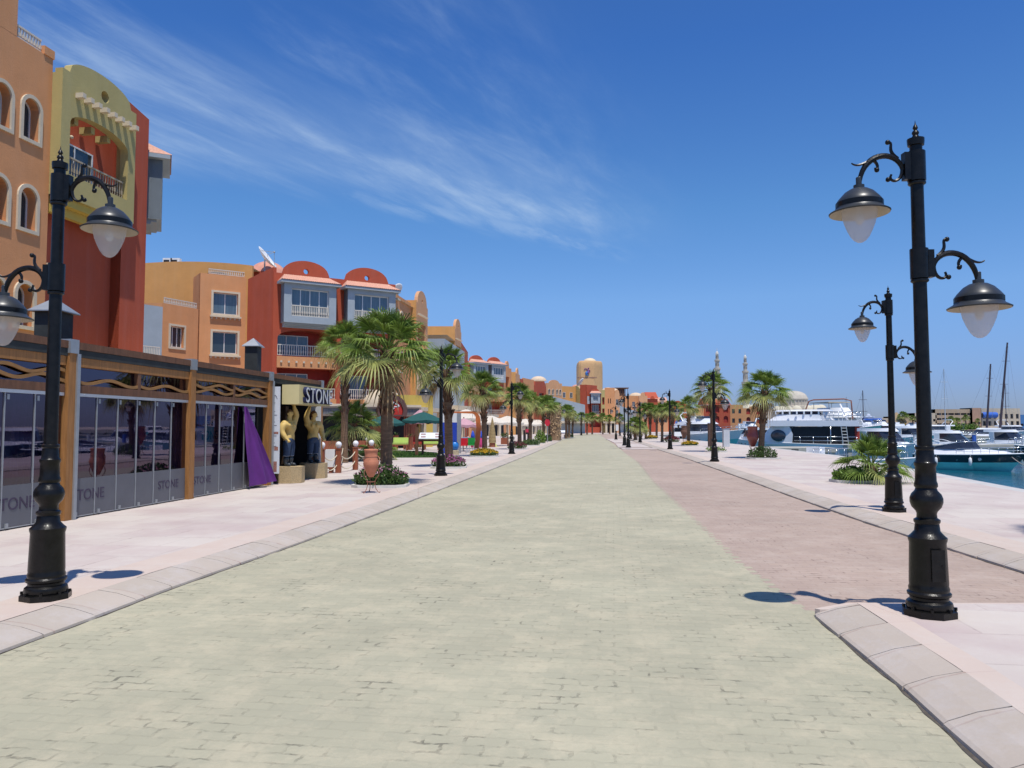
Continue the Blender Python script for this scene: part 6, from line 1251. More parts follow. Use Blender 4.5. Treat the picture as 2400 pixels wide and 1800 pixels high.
# mosque with two minarets
MQ = mat('minaret_limestone', (.50, .45, .37), .85, .12, .35, .5, 2.5)
def minaret(px, Y, top, label):
    x = PX(px, Y); zt_ = ZP(top, Y); k = zt_/46.; t = thing('minaret', label, 'minaret', (x, Y, 0), 'minarets of the mosque')
    m = MB(); m.lathe([(2.3, 0), (2.3, 13.5*k), (2.7, 14*k), (2.0, 14.6*k), (2.0, 16*k)], (x, Y, 0), 8); m.build('base', MQ, t)
    m = MB(); m.lathe([(1.9, 16*k), (1.8, 26*k), (2.05, 26.5*k), (2.3, 28*k)], (x, Y, 0), 12); m.build('lower_shaft', MQ, t); m = MB(); m.lathe([(2.35, 28*k), (2.35, 29.2*k), (1.5, 29.25*k), (1.45, 34.3*k), (1.9, 35*k), (1.9, 36*k), (1.1, 36.05*k), (1.1, 39*k), (1.55, 40*k), (1.55, 40.7*k), (.9, 40.75*k), (.85, 43*k), (1.05, 43.2*k)], (x, Y, 0), 12); m.build('upper_shaft', MQ, t)
    m = MB(); m.lathe([(.7, 43.2*k), (.95, 44*k), (.75, 45*k), (.1, 45.8*k), (.08, 47.6*k)], (x, Y, 0), 12); m.build('finial', mat('minaret_cap', (.62, .58, .50), .7), t)
    for zz_, rr, hh_ in ((20*k, 1.88, 2.4), (31*k, 1.48, 1.9), (37*k, 1.12, 1.2), (41.4*k, .9, 1.0), (8*k, 2.32, 2.6)):
        for q_ in (4, 5, 6, 7):
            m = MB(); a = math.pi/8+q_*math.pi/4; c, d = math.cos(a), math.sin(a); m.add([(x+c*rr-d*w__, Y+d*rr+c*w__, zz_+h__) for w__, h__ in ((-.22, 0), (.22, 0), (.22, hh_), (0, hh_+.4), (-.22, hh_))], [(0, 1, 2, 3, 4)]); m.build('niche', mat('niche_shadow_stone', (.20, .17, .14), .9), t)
minaret(1683, 440, 822, 'left taller looking minaret rising behind the lamp and palm'); minaret(1749, 455, 831, 'right minaret standing clear against the sky left of the leaning palm')
MS = thing('mosque', 'domed pale mosque whose ribbed main dome shows behind the leaning palm crown', 'mosque', (170, 450, 0)); YM = 450; xm = PX(1888, YM)
m = MB(); m.box(PX(1750, YM), PX(1990, YM), YM, YM+40, 0, ZP(958, YM)); m.build('prayer_hall', MQ, MS)
m = MB(); m.lathe([(8.6, 8), (8.6, ZP(950, YM)), (7.7, ZP(949, YM)), (7.7, ZP(935, YM))], (xm, YM+18, 0), 24)
for q_ in range(24): a = q_*math.pi/12; m.box(xm+7.7*math.cos(a)-.3, xm+7.7*math.cos(a)+.3, YM+18+7.7*math.sin(a)-.3, YM+18+7.7*math.sin(a)+.3, ZP(949, YM), ZP(936, YM))
m.build('drum', MQ, MS); m = MB(); m.lathe([(8.2, ZP(935, YM)), (8.3, ZP(931, YM))]+[(7.9*math.cos(R(a)), ZP(931, YM)+4.6*math.sin(R(a))) for a in range(5, 90, 8)], (xm, YM+18, 0), 32, cap=False); m.build('main_dome', MQ, MS, smooth=True)
for px_, r_ in ((1755, 3.6), (1766, 3.4), (1822, 2.6), (1834, 2.6), (1848, 2.6), (1907, 3.2), (1915, 3.2), (1925, 3.4), (1868, 3.0), (1895, 3)):
    MB().ball((PX(px_, YM-2), YM-2, ZP(962, YM)), r_, 16, 7, half=True).build('small_dome', mat('cream_small_dome', (.62, .56, .42), .8, .1), MS, smooth=True)
# ---------------------------------------------------------------- marina: piers and boats
def pier(x0, x1, y0, y1, zt_, label):
    t = thing('pier', label, 'pier', ((x0+x1)/2, (y0+y1)/2, zt_), 'concrete piers'); MB().box(x0, x1, y0, y1, zt_-.35, zt_).build('deck', CONC, t)
    m = MB(); m.box(x0+.1, x1-.1, y0+.15, y1-.15, WZ-.6, zt_-.352); m.build('wall', CONC, t)
    n_ = int((x1-x0)/5)
    for k in range(n_): MB().box(x0+2+k*5, x0+2.5+k*5, y0-.12, y0-.003, WZ-.2, zt_-.1).build('fender_block', FELT, t)
pier(19.4, 24.9, 59, 63, .08, 'short concrete pier stub in front of the big white yacht')
pier(34, 95, 78, 81, -.15, 'nearer concrete pier behind the teal and black cruiser'); pier(50, 220, 146, 150, -.1, 'farther concrete pier below the distant masts'); pier(70, 260, 205, 208, 0, 'farthest low pier before the opposite bank')
def hull_parts(t, L, B, fr_, hullm, topm, v1=.5, sheer=.35, deckm=WHITE, bowrake=.18, drop=.5, keelv=0):
    n = 18; K = 9
    def pt(i, v):
        u = i/n; beam = B/2*(1-max(0, (u-.35)/.65)**2.3)*(.92+.08*min(1, u*4)); zt_ = fr_*(1+sheer*u*u)
        z = -drop+(zt_+drop)*v; w_ = v**(.13+.40*u*u); return Vector(((L*(1-bowrake)*u+L*bowrake*u*(v**1.3 if u > .6 else 1)*1.0) if u > .6 else L*(1-bowrake)*u+L*bowrake*u, beam*w_, z))
    def band(v0, v2, name, m_):
        vs = []; 
        for sd in (1, -1):
            for j in range(K):
                v = v0+(v2-v0)*j/(K-1)
                for i in range(n+1): p = pt(i, v); vs.append((p.x, sd*p.y, p.z))
        fs = []
        for sd in (0, 1):
            o = sd*K*(n+1)
            for j in range(K-1):
                for i in range(n): a, b, c, d = o+j*(n+1)+i, o+j*(n+1)+i+1, o+(j+1)*(n+1)+i+1, o+(j+1)*(n+1)+i; fs.append((a, b, c, d) if sd == 1 else (d, c, b, a))
        o = K*(n+1); fs += [(j*(n+1), o+j*(n+1), o+(j+1)*(n+1), (j+1)*(n+1)) for j in range(K-1)]
        mb = MB(); mb.add(vs, fs); return mb.build(name, m_, t, smooth=False, auto=True)
    band(0.02, v1, 'hull', hullm); band(v1, 1, 'topsides', topm)
    d = [pt(i, 1) for i in range(n+1)]; mb = MB(); vs = [(p.x, p.y*.97, p.z-.05) for p in d]+[(p.x, -p.y*.97, p.z-.05) for p in d]; mb.add(vs, [(i, n+1+i, n+2+i, i+1) for i in range(n)]); mb.build('deck', deckm, t)
    m = MB()
    for sd in (1, -1): m.tube([(p.x, sd*p.y, p.z) for p in d], .045, 6)
    m.build('rubbing_strake', WHITE, t, smooth=True)
    return lambda u: pt(u*n, 1)
def loft(t, secs, name, m_, smooth=False):
    """secs: list of (z, x_back, x_front, half width back, half width front)"""
    mb = MB(); vs = []
    for z, xb_, xf, wb, wf in secs: vs += [(xb_, -wb, z), ((xb_*.3+xf*.7), -(wb*.35+wf*.65)*1.04, z), (xf, -wf*.55, z), (xf+.02, wf*.55, z), ((xb_*.3+xf*.7), (wb*.35+wf*.65)*1.04, z), (xb_, wb, z)]
    k = 6; fs = [(j*k+i, j*k+(i+1) % k, (j+1)*k+(i+1) % k, (j+1)*k+i) for j in range(len(secs)-1) for i in range(k)]+[tuple(range(k-1, -1, -1)), tuple(range((len(secs)-1)*k, len(secs)*k))]
    mb.add(vs, fs); return mb.build(name, m_, t, auto=smooth)
def rails(t, sheer, u0, u1, h=.6, n=9, name='guard_rail'):
    m = MB()
    for sd in (1, -1):
        P = [sheer(u0+(u1-u0)*k/n) for k in range(n+1)]; m.tube([(p.x, sd*p.y*.94, p.z+h) for p in P], .022, 6); m.tube([(p.x, sd*p.y*.95, p.z+h*.5) for p in P], .012, 5)
        for p in P: m.tube([(p.x, sd*p.y*.96, p.z-.03), (p.x, sd*p.y*.94, p.z+h)], .016, 5)
    e = sheer(u1); m.tube([(e.x, e.y*.94, e.z+h), (e.x+.12, 0, e.z+h), (e.x, -e.y*.94, e.z+h)], .022, 6); m.build(name, CHROME, t, smooth=True)
def fenders(t, sheer, us, side=-1):
    for u in us:
        p = sheer(u); m = MB(); y_ = side*(p.y+.12); m.lathe([(.02, p.z-.2), (.10, p.z-.28), (.12, p.z-.5), (.10, p.z-.75), (.03, p.z-.82)], (p.x, y_, 0), 10); m.tube([(p.x, y_, p.z-.2), (p.x, side*p.y*.96, p.z+.1)], .012, 4); m.build('fender', WHITEP, t, smooth=True)
def setb(t, x, y, hd, rx=0, ry=0): t.location = (x, y, WZ); t.rotation_euler = (rx, ry, R(hd))
def centre(x, y, L, hd): return x-L/2*math.cos(R(hd)), y-L/2*math.sin(R(hd))
BG = 'boats moored in the marina'
def motor_yacht(label, x, y, hd, L, B, fr_, hullm, topm, v1=.55, arch=True, fly=True, scale=1, cover=None, open_stern=False, radar=False, cat='yacht', name='motor_yacht', deckw=WHITE, canvas=False):
    t = thing(name, label, cat, (0, 0, 0), BG); sh = hull_parts(t, L, B, fr_, hullm, topm, v1); w_ = B/2*.80; z = fr_
    s1_ = loft(t, [(z-.02, L*.12, L*.80, w_, w_*.5), (z+.45, L*.13, L*.72, w_, w_*.62), (z+.5, L*.13, L*.70, w_, w_*.62)], 'trunk_cabin', WHITE, True)
    c = loft(t, [(z+.5, L*.18, L*.66, w_*.93, w_*.66), (z+1.45, L*.22, L*.52, w_*.86, w_*.70)], 'saloon_windows', TINT); loft(t, [(z+1.45, L*.08, L*.55, w_*1.0, w_*.78), (z+1.75, L*.08, L*.50, w_*.98, w_*.74)], 'saloon_roof', WHITE, True)
    m = MB()
    for u in (.25, .38, .5):
        for sd in (1, -1): m.box(L*u-.08, L*u+.08, sd*w_*.955-.05, sd*w_*.955+.05, z+.5, z+1.46)
    for sd in (1, -1): MB().box(L*.17, L*.25, sd*w_*.93-.06, sd*w_*.93+.06, z+.5, z+1.46).build('pillar', WHITE, t)
    if fly:
        loft(t, [(z+1.75, L*.14, L*.50, w_*.9, w_*.6), (z+2.2, L*.14, L*.44, w_*.86, w_*.58)], 'flybridge', WHITE, True)
        loft(t, [(z+2.2, L*.385, L*.44, w_*.78, w_*.56), (z+2.5, L*.36, L*.41, w_*.74, w_*.52)], 'flybridge_screen', TINT)
        MB().box(L*.22, L*.3, -w_*.5, w_*.5, z+2.2, z+2.55).build('helm_seat', WHITE, t)
    if arch:
        m = MB(); m.tube([(L*.16, -w_*.85, z+1.8), (L*.10, -w_*.8, z+2.6), (L*.12, -w_*.6, z+3.0), (L*.12, w_*.6, z+3.0), (L*.10, w_*.8, z+2.6), (L*.16, w_*.85, z+1.8)], .09, 8); m.box(L*.10, L*.17, -w_*.6, w_*.6, z+3.0, z+3.08); m.build('radar_arch', WHITE, t, auto=True)
    if canvas:
        loft(t, [(z+1.76, L*.1, L*.62, w_*.98, w_*.62), (z+2.2, L*.12, L*.50, w_*.9, w_*.6), (z+2.9, L*.14, L*.42, w_*.8, w_*.55)], 'canvas_cover', WHITEP, True)
        m = MB(); m.box(L*.02, L*.36, -w_*.9, w_*.9, z+3.5, z+3.58); m.build('hard_top', CREAM, t); m = MB()
        for a in (L*.05, L*.32):
            for b in (-w_*.7, w_*.7): m.tube([(a, b, z+2), (a, b, z+3.5)], .04, 6)
        m.build('top_poles', CHROME, t)
    if radar: m = MB(); m.lathe([(.3, z+3.15), (.34, z+3.3), (.3, z+3.5), (.05, z+3.6)], (L*.13, 0, 0), 12); m.box(L*.12, L*.145, -.5, .5, z+3.081, z+3.16); m.build('radar_dome', WHITE, t, auto=True)
    if cover: loft(t, [(z+2.2, L*.12, L*.42, w_*.85, w_*.55), (z+2.75, L*.16, L*.38, w_*.7, w_*.4)], 'canvas_cover', cover, True)
    if open_stern:
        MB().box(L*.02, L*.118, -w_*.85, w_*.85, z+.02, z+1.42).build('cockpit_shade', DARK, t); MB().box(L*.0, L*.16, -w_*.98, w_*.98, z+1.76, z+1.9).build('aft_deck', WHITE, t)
    for u in (.35, .48, .61):
        p = sh(u)
        for sd in (1, -1): m = MB(); m.ball((p.x, sd*(p.y*.945), p.z*.62), .11, 10, 6, (1.6, .25, .8)); m.build('porthole', TINT, t)
    rails(t, sh, .5, .985); a, b = centre(x, y, L, hd); setb(t, a, b, hd); return t, sh, w_
a_, sh, w_ = motor_yacht('white motor yacht with a teal hull and raked arch moored behind the left quay palm', 26.2, 101, -62, 11.5, 4.2, 2.1, TEAL, WHITE, .66, radar=True); fenders(a_, sh, (.3, .5))
motor_yacht('small white boat with a thin hoop arch between the teal yacht and the big yacht', 33.5, 108, 100, 8.5, 3.2, 1.3, WHITE, WHITE, .5, fly=False)
# biggest yacht, stern quarter with a black shaded cockpit under a wide upper deck
b_ = thing('motor_yacht', 'biggest white yacht with a black shaded cockpit behind the leaning palm', 'yacht', (0, 0, 0), BG); L = 11.5; hw = 2.2
sh = hull_parts(b_, L, 4.6, 1.35, WHITE, WHITE, .5, sheer=.25)
loft(b_, [(1.3, L*.56, L*.86, hw*.97, hw*.55), (2.4, L*.55, L*.82, hw*.97, hw*.6), (3.25, L*.58, L*.76, hw*.95, hw*.6)], 'saloon_side', WHITE, True)
for sd in (1, -1): MB().ball((L*.68, sd*hw*.90, 2.25), .62, 20, 10, (1.25, .16, 1.0)).build('round_window', TINT, b_, smooth=True)
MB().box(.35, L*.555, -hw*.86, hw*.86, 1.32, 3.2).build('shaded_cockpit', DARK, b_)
m = MB(); m.box(-.1, L*.80, -hw*1.02, hw*1.02, 3.25, 3.85); m.box(.0, L*.02, -hw*.9, hw*.9, 1.3, 1.9); m.build('upper_deck', WHITE, b_)
loft(b_, [(3.86, L*.30, L*.78, hw*.86, hw*.55), (4.5, L*.32, L*.70, hw*.82, hw*.55)], 'upper_house', WHITE, True)
loft(b_, [(4.51, L*.30, L*.70, hw*.80, hw*.52), (4.82, L*.32, L*.67, hw*.78, hw*.5)], 'bridge_windows', TINT); loft(b_, [(4.83, L*.22, L*.74, hw*.92, hw*.55), (5.0, L*.24, L*.70, hw*.88, hw*.5)], 'bridge_roof', WHITE, True)
for k in range(7):
    for sd in (1, -1): MB().box(L*.32+k*.72, L*.32+k*.72+.16, sd*hw*.80-.05, sd*hw*.80+.05, 4.505, 4.83).build('window_post', WHITE, b_)
m = MB(); m.tube([(L*.45, hw*.3, 5.0), (L*.42, hw*.3, 5.9), (L*.38, hw*.3, 6.05), (L*.12, hw*.3, 6.1), (L*.06, hw*.3, 5.9), (L*.05, hw*.3, 4.0)], .07, 8); m.build('crane_davit', mat('rust_pipe', (.24, .09, .06), .6), b_, smooth=True)
m = MB(); m.tube([(L*.10, 0, 3.9), (L*.16, 0, 5.6)], .09, 8); m.build('white_mast', WHITE, b_, smooth=True)
m = MB()
for zz_ in (4.35, 4.75): m.tube([(L*.28, hw*.98, zz_), (-.05, hw*.98, zz_), (-.05, -hw*.98, zz_), (L*.28, -hw*.98, zz_)], .03, 6)
for a in (0, .9, 1.8, 2.7):
    for sd in (1, -1): m.tube([(a, sd*hw*.98, 3.85), (a, sd*hw*.98, 4.75)], .025, 6)
for zz_ in (1.75, 2.15): m.tube([(.1, hw*.99, zz_), (L*.54, hw*.99, zz_)], .035, 6)
for a in (.15, 1.5, 2.9, 4.3, 5.6): m.tube([(a, hw*.99, 1.3), (a, hw*.99, 2.15)], .035, 6)
m.tube([(2.6, hw*.99, 1.3), (2.6, hw*.99, 3.25)], .06, 6); m.build('deck_rail', CHROME, b_, smooth=True)
m = MB(); m.tube([(.9, hw*1.0, 1.2), (1.1, hw*1.0, 3.3)], .04, 6); m.tube([(1.4, hw*1.0, 1.2), (1.6, hw*1.0, 3.3)], .04, 6)
for k in range(6): m.tube([(.93+.03*k, hw*1.0, 1.4+k*.33), (1.43+.03*k, hw*1.0, 1.4+k*.33)], .035, 6)
m.build('ladder', ALU, b_); MB().box(-.05, .33, hw*.2, hw*.8, 1.92, 3.2).build('locker', mat('red_locker', (.42, .05, .03), .5), b_)
a, b = centre(31.2, 83, L, 152); setb(b_, a, b, 152)
motor_yacht('tall white yacht with a dark teal hull half hidden right of the biggest one', 38.6, 88, -76, 10.5, 4.4, 2.5, TEAL, TEAL, .5, arch=False, fly=False, canvas=True)
motor_yacht('white launch with a blue canvas cover seen left of the second lamp post', 64, 132, -80, 12, 4, 1.9, WHITE, WHITE, .5, cover=BLUEF, radar=True)
motor_yacht('white sloping cabin boat right behind the low fan palm', 35.5, 72, -75, 7.6, 3, 1.3, WHITE, WHITE, .5, fly=False, arch=False)
t = thing('launch', 'low white foredeck of a launch with hoop rails lying against the quay', 'boat', (0, 0, 0), BG); L = 6.4; sh = hull_parts(t, L, 2.3, 1.05, NAVY, WHITE, .7, .3)
loft(t, [(1.04, .4, L*.74, .85, .4), (1.2, .5, L*.66, .75, .35)], 'deck_hatch', WHITE, True); rails(t, sh, .12, .985, .75, 12); MB().box(.2, 1.0, -.6, .6, 1.05, 1.9).build('console', WHITE, t)
m = MB(); m.box(L*.6, L*.72, -.15, .15, 1.21, 1.3); m.build('windlass', CHROME, t); a, b = centre(21.4, 47.5, L, -38); setb(t, a, b, -38)
# open sport cruiser, teal with black band
t = thing('sport_cruiser', 'teal sport cruiser with a black stripe, white deck and wrap round windscreen on the right', 'motor boat', (0, 0, 0), BG); L = 7.4; sh = hull_parts(t, L, 2.7, 1.12, TEAL, NAVY, .60, .18, drop=.3)
loft(t, [(1.10, .1, L*.93, 1.25, .45), (1.42, .2, L*.80, 1.15, .5), (1.55, .3, L*.62, 1.02, .55)], 'coaming', WHITE, True)
MB().box(.6, L*.42, -.75, .75, 1.551, 1.57).build('cockpit_floor', DARK, t)
w1 = MB(); vs = []; pr = [(L*.16, 1.0), (L*.30, .98), (L*.46, .84), (L*.56, .5), (L*.59, 0), (L*.56, -.5), (L*.46, -.84), (L*.30, -.98), (L*.16, -1.0)]
for k, (x_, y_) in enumerate(pr): h_ = .55*min(1, .15+1.2*min(k, 8-k)/3); vs += [(x_, y_, 1.55), (x_-.42*h_*(1+.6*(1-abs(y_))), y_*.86, 1.55+h_)]
w1.add(vs, [(2*k, 2*k+2, 2*k+3, 2*k+1) for k in range(8)]); w1.build('windscreen', TINT, t)
m = MB(); m.tube([(v[0], v[1], v[2]) for v in vs[1::2]], .03, 6); m.build('screen_rail', CHROME, t, smooth=True)
m = MB(); m.tube([(.55, -1.08, 1.35), (.05, -1.05, 2.05), (.35, -.95, 2.25), (.35, .95, 2.25), (.05, 1.05, 2.05), (.55, 1.08, 1.35)], .07, 8); m.tube([(.35, -.95, 2.25), (1.4, -.96, 2.2), (2.2, -.9, 1.95)], .035, 6); m.tube([(.35, .95, 2.25), (1.4, .96, 2.2), (2.2, .9, 1.95)], .035, 6); m.build('arch', WHITE, t, smooth=True)
for u in (.30, .42, .62):
    p = sh(u)
    for sd in (1, -1): m = MB(); M_ = Matrix.Rotation(R(90), 3, 'X'); m.lathe([(.08, -.02), (.12, -.01), (.12, .01), (.08, .02), (.02, .0)], (p.x, sd*(p.y*.925), .84), 14, M_); m.build('porthole', CHROME, t, smooth=True)
rails(t, sh, .42, .985, .45, 8); fenders(t, sh, (.12, .24, .55)); a, b = centre(34.0, 57, L, -50); setb(t, a, b, -50)
motor_yacht('navy hulled boat with a pale deck cut by the right picture edge', 42.3, 60.5, 205, 9, 3.2, 1.35, NAVY, NAVY, .5, fly=False, arch=False, name='motor_boat', cat='boat')
t, sh, w_ = motor_yacht('white boat under a bright blue bimini canopy behind the sport cruiser', 50.5, 87, -40, 7, 2.8, 1.0, WHITE, WHITE, .5, fly=False, arch=False, name='motor_boat', cat='boat')
m = MB(); vs = []
for i in range(9):
    for j in range(5): vs.append((1.2+3.6*i/8, -1.2+2.4*j/4, 2.9+.28*math.sin(math.pi*i/8)+.12*math.sin(math.pi*j/4)))
m.add(vs, [(i*5+j, (i+1)*5+j, (i+1)*5+j+1, i*5+j+1) for i in range(8) for j in range(4)]); m.build('bimini', mat('bright_blue_canvas', (.05, .22, .66), .7), t, smooth=True); m = MB()
for a in (1.3, 4.7):
    for b in (-1.15, 1.15): m.tube([(a, b, 1), (a, b, 2.95)], .03, 5)
m.build('bimini_poles', CHROME, t)
t = thing('dinghy', 'small white inflatable dinghy at the quay edge between the two lamp posts', 'dinghy', (0, 0, 0), BG); m = MB(); m.tube([(-1.2, .55, .3), (.3, .55, .32), (1.0, .4, .4), (1.3, 0, .48), (1.0, -.4, .4), (.3, -.55, .32), (-1.2, -.55, .3)], .24, 10); m.build('tube', WHITEP, t, smooth=True); MB().box(-1.1, .9, -.4, .4, .15, .22).build('floor', STEEL, t); MB().box(-.3, -.05, -.5, .5, .42, .47).build('thwart', STEEL, t)
a, b = PX(2140, 40), 40; setb(t, a, b, 200); t.location.z = WZ+.55*0+.0
def sailboat(label, px, Y, ytop, L, lean=0, mastm=None, hullm=WHITE, hd=-80, boom=True, r_=.11, second=None, g='sailing boats across the marina'):
    x = PX(px, Y); t = thing('sailing_boat', label, 'sailing boat', (0, 0, 0), g); sh = hull_parts(t, L, L*.28, 1.2, hullm, WHITE, .4); loft(t, [(1.2, L*.25, L*.62, L*.09, L*.05), (1.65, L*.28, L*.55, L*.08, L*.045)], 'coachroof', WHITE, True)
    H = ZP(ytop, Y)-WZ; a, b = L*.5, 0; mm_ = mastm or ALU
    cxh, sxh = math.cos(R(-hd)), math.sin(R(-hd)); ld = (math.tan(lean)*H*cxh, math.tan(lean)*H*sxh)
    top = (a+ld[0], b+ld[1], H); m = MB(); m.tube([(a, b, 1.2), top], [r_, r_*.6], 7)
    for q_ in (.55, .8): c = Vector((a, b, 1.2)).lerp(Vector(top), q_); m.tube([c-Vector((0, .9, 0)), c+Vector((0, .9, 0))], .04, 5)
    m.build('mast', mm_, t); m = MB()
    for e in ((L*.98, 0, 1.5), (0.1, 0, 1.3), (L*.48, L*.13, 1.3), (L*.48, -L*.13, 1.3)): m.tube([e, top], .018, 4)
    m.build('rigging', STEEL, t)
    if boom: m = MB(); m.tube([(a, b, 2.3), (L*.1, 0, 2.3)], .12, 6); m.build('boom', mm_, t)
    a2, b2 = centre(x, Y, L, hd); setb(t, a2, b2, hd); return t
DM = mat('dark_mast', (.07, .05, .06), .6)
sailboat('yacht with a thin dark mast left of the second lamp post', 2024, 150, 915, 10, mastm=DM); sailboat('yacht whose pale mast stands directly right of the big foreground lamp post', 2176, 160, 880, 11); sailboat('yacht with a slim mast and forestay in front of the beige complex', 2216, 165, 864, 12, .0)
sailboat('leaning schooner with the thick dark left mast near the right edge', 2311, 175, 853, 16, R(5), DM, NAVY, r_=.26); sailboat('leaning schooner with the tallest dark mast near the right edge', 2342, 178, 803, 18, R(6.5), DM, NAVY, r_=.3, hd=-95); sailboat('yacht with a short dark mast right beside the tallest one', 2359, 185, 897, 11, 0, DM, hd=-100)
motor_yacht('distant white yacht with a framed wheelhouse near the right edge', 119, 181, -80, 12, 4.2, 1.8, WHITE, WHITE, .5, arch=True, fly=False); motor_yacht('distant white boat touching the right picture edge beyond the piers', 128, 186, 200, 11, 4, 1.7, WHITE, TEAL, .5, fly=False, arch=False); motor_yacht('distant white sports yacht before the far hedge in the marina', 103, 190, 190, 14, 4.2, 1.9, WHITE, WHITE, .5, fly=False); motor_yacht('far white boat left of the second lamp post beyond the pier', 80, 165, 180, 10, 3.6, 1.6, WHITE, WHITE, .5, arch=False)
motor_yacht('far white flybridge boat right of the foreground lamp post', 88, 172, 170, 11, 3.8, 1.6, WHITE, WHITE, .5, arch=False); motor_yacht('far low white boat lying on the second pier', 96, 158, 185, 9, 3, 1.2, WHITE, NAVY, .5, arch=False, fly=False); motor_yacht('small teal hulled boat moored left of the foreground lamp post', 62, 118, -60, 7, 2.8, 1.5, TEAL, TEAL, .5, arch=False, fly=False)
motor_yacht('white harbour boat partly behind the low white cart on the quay', 28.5, 128, 75, 9, 3.4, 1.6, WHITE, WHITE, .5, cover=BLUEF, arch=False)
motor_yacht('small white sport boat squeezed between the hoop arch boat and the palm trunk', 38.5, 122, -70, 8, 3, 1.5, WHITE, WHITE, .5, arch=False); motor_yacht('white boat with a navy hull just right of the teal hulled tall yacht', 49, 104, -70, 8.5, 3.2, 1.6, NAVY, WHITE, .5, arch=True, fly=False)
motor_yacht('white flybridge boat showing left of the blue covered launch', 55, 118, -75, 9.5, 3.4, 1.7, WHITE, WHITE, .5); motor_yacht('low white day boat moored at the near pier behind the sport cruiser', 60, 92, -60, 7, 2.7, 1.1, WHITE, WHITE, .5, fly=False, arch=False)
sailboat('yacht with a thin pale mast between the big yacht and the second lamp', 1985, 190, 930, 10)
for k, (x_, y_, lb) in enumerate(((41, 77.8, 'white service post on the near pier, first from the quay side'), (52, 77.8, 'white service post in the middle of the near pier'), (47, 77.8, 'blue topped service post on the near pier behind the cruiser'))):
    t = thing('service_post', lb, 'service post', (x_, y_+.5, -.15), 'service posts on the pier'); MB().box(x_-.14, x_+.14, y_+.36, y_+.64, -.15, .85).build('post', BLUEF if k == 2 else WHITEP, t); MB().box(x_-.16, x_+.16, y_+.34, y_+.66, .853, .93).build('cap', STEEL, t)
# mooring lines of the cruiser
for (a, b, lb) in (((35.4, 54.6, -.45), (25.5, 36, .1), 'slack mooring line from the sport cruiser bow down to the quay'), ((38.6, 58.4, -.2), (27.5, 36.5, -.6), 'mooring line from the navy boat at the right edge')):
    m = MB(); m.tube([(a[0]+(b[0]-a[0])*u, a[1]+(b[1]-a[1])*u, a[2]+(b[2]-a[2])*u-.5*math.sin(math.pi*u)) for u in [k/12 for k in range(13)]], .03, 5); tag(m.build('mooring_line', mat('grey_rope', (.35, .32, .27), .9), None, smooth=True), lb, 'rope')
# quay furniture
x, y = G(1667, 1047); t = thing('service_pillar', 'dark brown service pillar left of the lamp by the teal yacht', 'service pillar', (x, y, .12)); MB().box(x-.22, x+.22, y-.2, y+.2, .12, 1.95).build('cabinet', mat('dark_brown_panel', (.09, .05, .035), .6), t); MB().box(x-.24, x+.24, y-.22, y+.22, 1.951, 2.0).build('cap', STEEL, t)
x, y = G(1702, 1047); t = thing('service_pillar', 'pale grey service pillar right of the lamp by the teal yacht', 'service pillar', (x, y, .12)); MB().box(x-.24, x+.24, y-.2, y+.2, .12, 1.5).build('cabinet', mat('pale_grey_panel', (.52, .54, .55), .5), t); MB().box(x-.26, x+.26, y-.22, y+.22, 1.501, 1.55).build('cap', STEEL, t)
x, y = G(1588, 1028); t = thing('golf_cart', 'small white cart parked on the quay before the teal yacht', 'cart', (x, y, .12)); m = MB(); m.add([(x-.65, y-1.1, .45), (x+.65, y-1.1, .45), (x+.65, y+1.1, .45), (x-.65, y+1.1, .45), (x-.6, y-1.0, 1.0), (x+.6, y-1.0, 1.0), (x+.6, y+1.1, 1.05), (x-.6, y+1.1, 1.05)], [(3, 2, 1, 0), (4, 5, 6, 7), (0, 1, 5, 4), (1, 2, 6, 5), (2, 3, 7, 6), (3, 0, 4, 7)]); m.build('body', WHITEP, t); m = MB(); m.box(x-.65, x+.65, y-.9, y+1.0, 1.95, 2.03); m.build('roof', WHITEP, t)
for a in (-.6, .57):
    for b in (-.8, .9): MB().box(x+a, x+a+.03, y+b, y+b+.03, 1.0, 1.95).build('roof_post', STEEL, t)
MB().box(x-.5, x+.5, y-.1, y+.3, 1.02, 1.4).build('seat', DARK, t)
for a in (-.6, .6):
    for b in (-.8, .8): MB().lathe([(.05, -.1), (.25, -.1), (.25, .1), (.05, .1)], (x+a, y+b, .37), 14, Matrix.Rotation(R(90), 3, 'Y')).build('wheel', FELT, t)
x, y = PX(1446, 93), 93; m = MB(); m.box(x-.16, x+.16, y-.2, y-.17, 1.2, 1.95); tag(m.build('notice_plate', WHITEP), 'white notice plate fixed low on the distant lamp post', 'notice')

# ---------------------------------------------------------------- opposite bank
BE = mat('beige_render', (.42, .32, .22), .85, .1, .5); BE2 = mat('pale_beige_render', (.52, .44, .33), .85, .1, .5)
YF = 430
def bank(p0, p1, ytop, label, c_, rows_, Y=YF, n=None, w_=1.6, h_=1.4, dark=DARK, z0_=0, name='harbour_building'):
    t = thing(name, label, 'building', (PX((p0+p1)/2, Y), Y, 0), 'buildings on the opposite bank'); f = Fr((PX(p0, Y), Y), (PX(p1, Y), Y)); zt_ = ZP(ytop, Y); n_ = n or max(2, int(f.L/4)); o = []
    for z_ in rows_:
        if z_+h_ < zt_-.4: o += [(f.L*(k+.5)/n_-w_/2, f.L*(k+.5)/n_+w_/2, z_, z_+h_, 'rect', .4) for k in range(n_)]
    m = MB(); wall(m, f, 0, f.L, z0_, zt_, o, th=12); ends(m, f, 0, f.L, zt_, 12); m.build('wall', c_, t)
    for q_ in o: backwall(t, f, *q_[:4], -.35, dark, 'window')
    return t, f, zt_
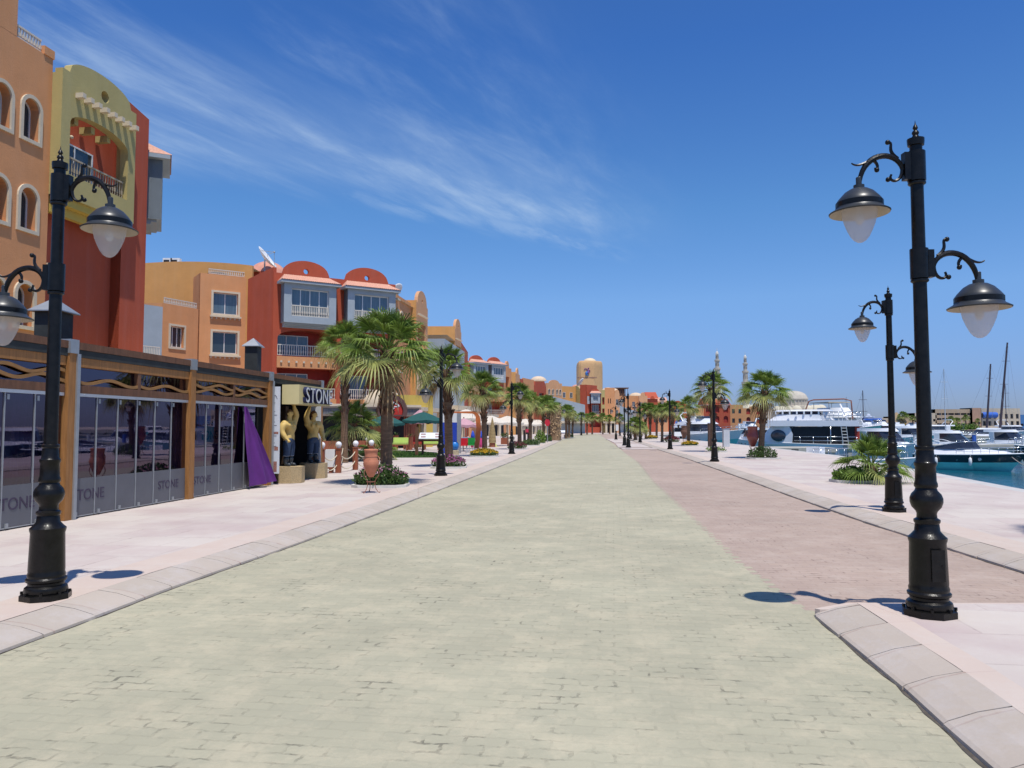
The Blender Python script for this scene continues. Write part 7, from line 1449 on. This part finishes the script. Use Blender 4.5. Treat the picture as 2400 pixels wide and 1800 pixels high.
bank(2193, 2282, 959, 'long beige building with dark ribbon windows across the harbour', BE, (2.5, 5.4, 8.2), w_=3.2, h_=1.1, n=6); bank(2280, 2300, 956, 'narrow tan tower block at the middle of the beige complex', mat('tan_render', (.42, .26, .18), .85, .1, .5), (3,), Y=428, n=2)
t, f, zt_ = bank(2301, 2392, 957, 'beige building with a blue barrel canopy at the far right bank', BE2, (2.2, 6.2), n=7, w_=1.6, h_=2.6); m = MB(); vs = []
for i in range(9):
    for s_ in (0, f.L*.38): vs.append(f.P(s_, .2+1.8*math.sin(math.pi*i/8), 6.6+1.6*(1-math.cos(math.pi*i/8))))
m.add(vs, [(2*i, 2*i+1, 2*i+3, 2*i+2) for i in range(8)]); m.build('blue_canopy', BLUEF, t, smooth=True)
bank(2392, 2440, 972, 'low blue glazed block at the far right edge', mat('blue_glazed_wall', (.06, .17, .38), .4, .1), (2,), n=6); bank(2145, 2196, 968, 'low beige wing left of the long harbour building', BE2, (1.5, 4.6), n=5); bank(2095, 2148, 976, 'low sand coloured harbour house behind the dark hedge', BE, (1.6,), n=4); bank(2035, 2100, 980, 'lowest beige harbour wall building left of the second lamp post', BE2, (1.4,), n=5)
t = thing('pavilion_roof', 'conical thatched pavilion roof behind the second lamp post', 'roof', (PX(2102, 420), 420, 3)); m = MB(); m.lathe([(6.0, 3.8), (.2, ZP(966, 420))], (PX(2102, 420), 420, 0), 14); m.build('thatch', mat('thatch', (.34, .25, .15), .9, .2, 2), t); m = MB(); m.lathe([(4.5, 0), (4.5, 3.8)], (PX(2102, 420), 420, 0), 14); m.build('wall', YELLOW, t)
for i, (p_, yt) in enumerate(((2117, 958), (2142, 968), (2174, 961), (2237, 970), (2274, 966), (2306, 974), (2258, 974), (1990, 984))):
    palm(i % 3, PX(p_, 415), 415+i, ['palm across the harbour left of the low beige wing', 'small palm across the harbour beside the lamp post', 'palm across the harbour hard against the foreground lamp post', 'palm across the harbour in front of the ribbon windows', 'darkest palm across the harbour before the tan tower block', 'palm across the harbour left of the blue canopy', 'low palm across the harbour between two taller ones', 'far palm on the opposite bank above the big yacht'][i], i, (ZP(yt, 415)-.1)/5.1, z=0)
def hedge(p0, p1, ytop, label, leaf, Y=408):
    x0_, x1_ = PX(p0, Y), PX(p1, Y); zt_ = ZP(ytop, Y); m = MB(); rnd_ = random.Random(p0)
    for k in range(int((x1_-x0_)/1.6)+1): leafcluster(m, (x0_+k*1.6, Y, 0), 1.9, 1.5, zt_*rnd_.uniform(.8, 1.1), 130, .9, rnd_)
    tag(m.build('hedge', leaf), label, 'hedge', 'hedges on the opposite bank')
hedge(2118, 2150, 996, 'dark low hedge on the opposite bank left of the foreground lamp', SHRUB); hedge(2232, 2290, 993, 'bright green hedge on the opposite bank before the beige complex', GREENB); hedge(2150, 2178, 998, 'small dark hedge behind the foreground lamp post', SHRUB)
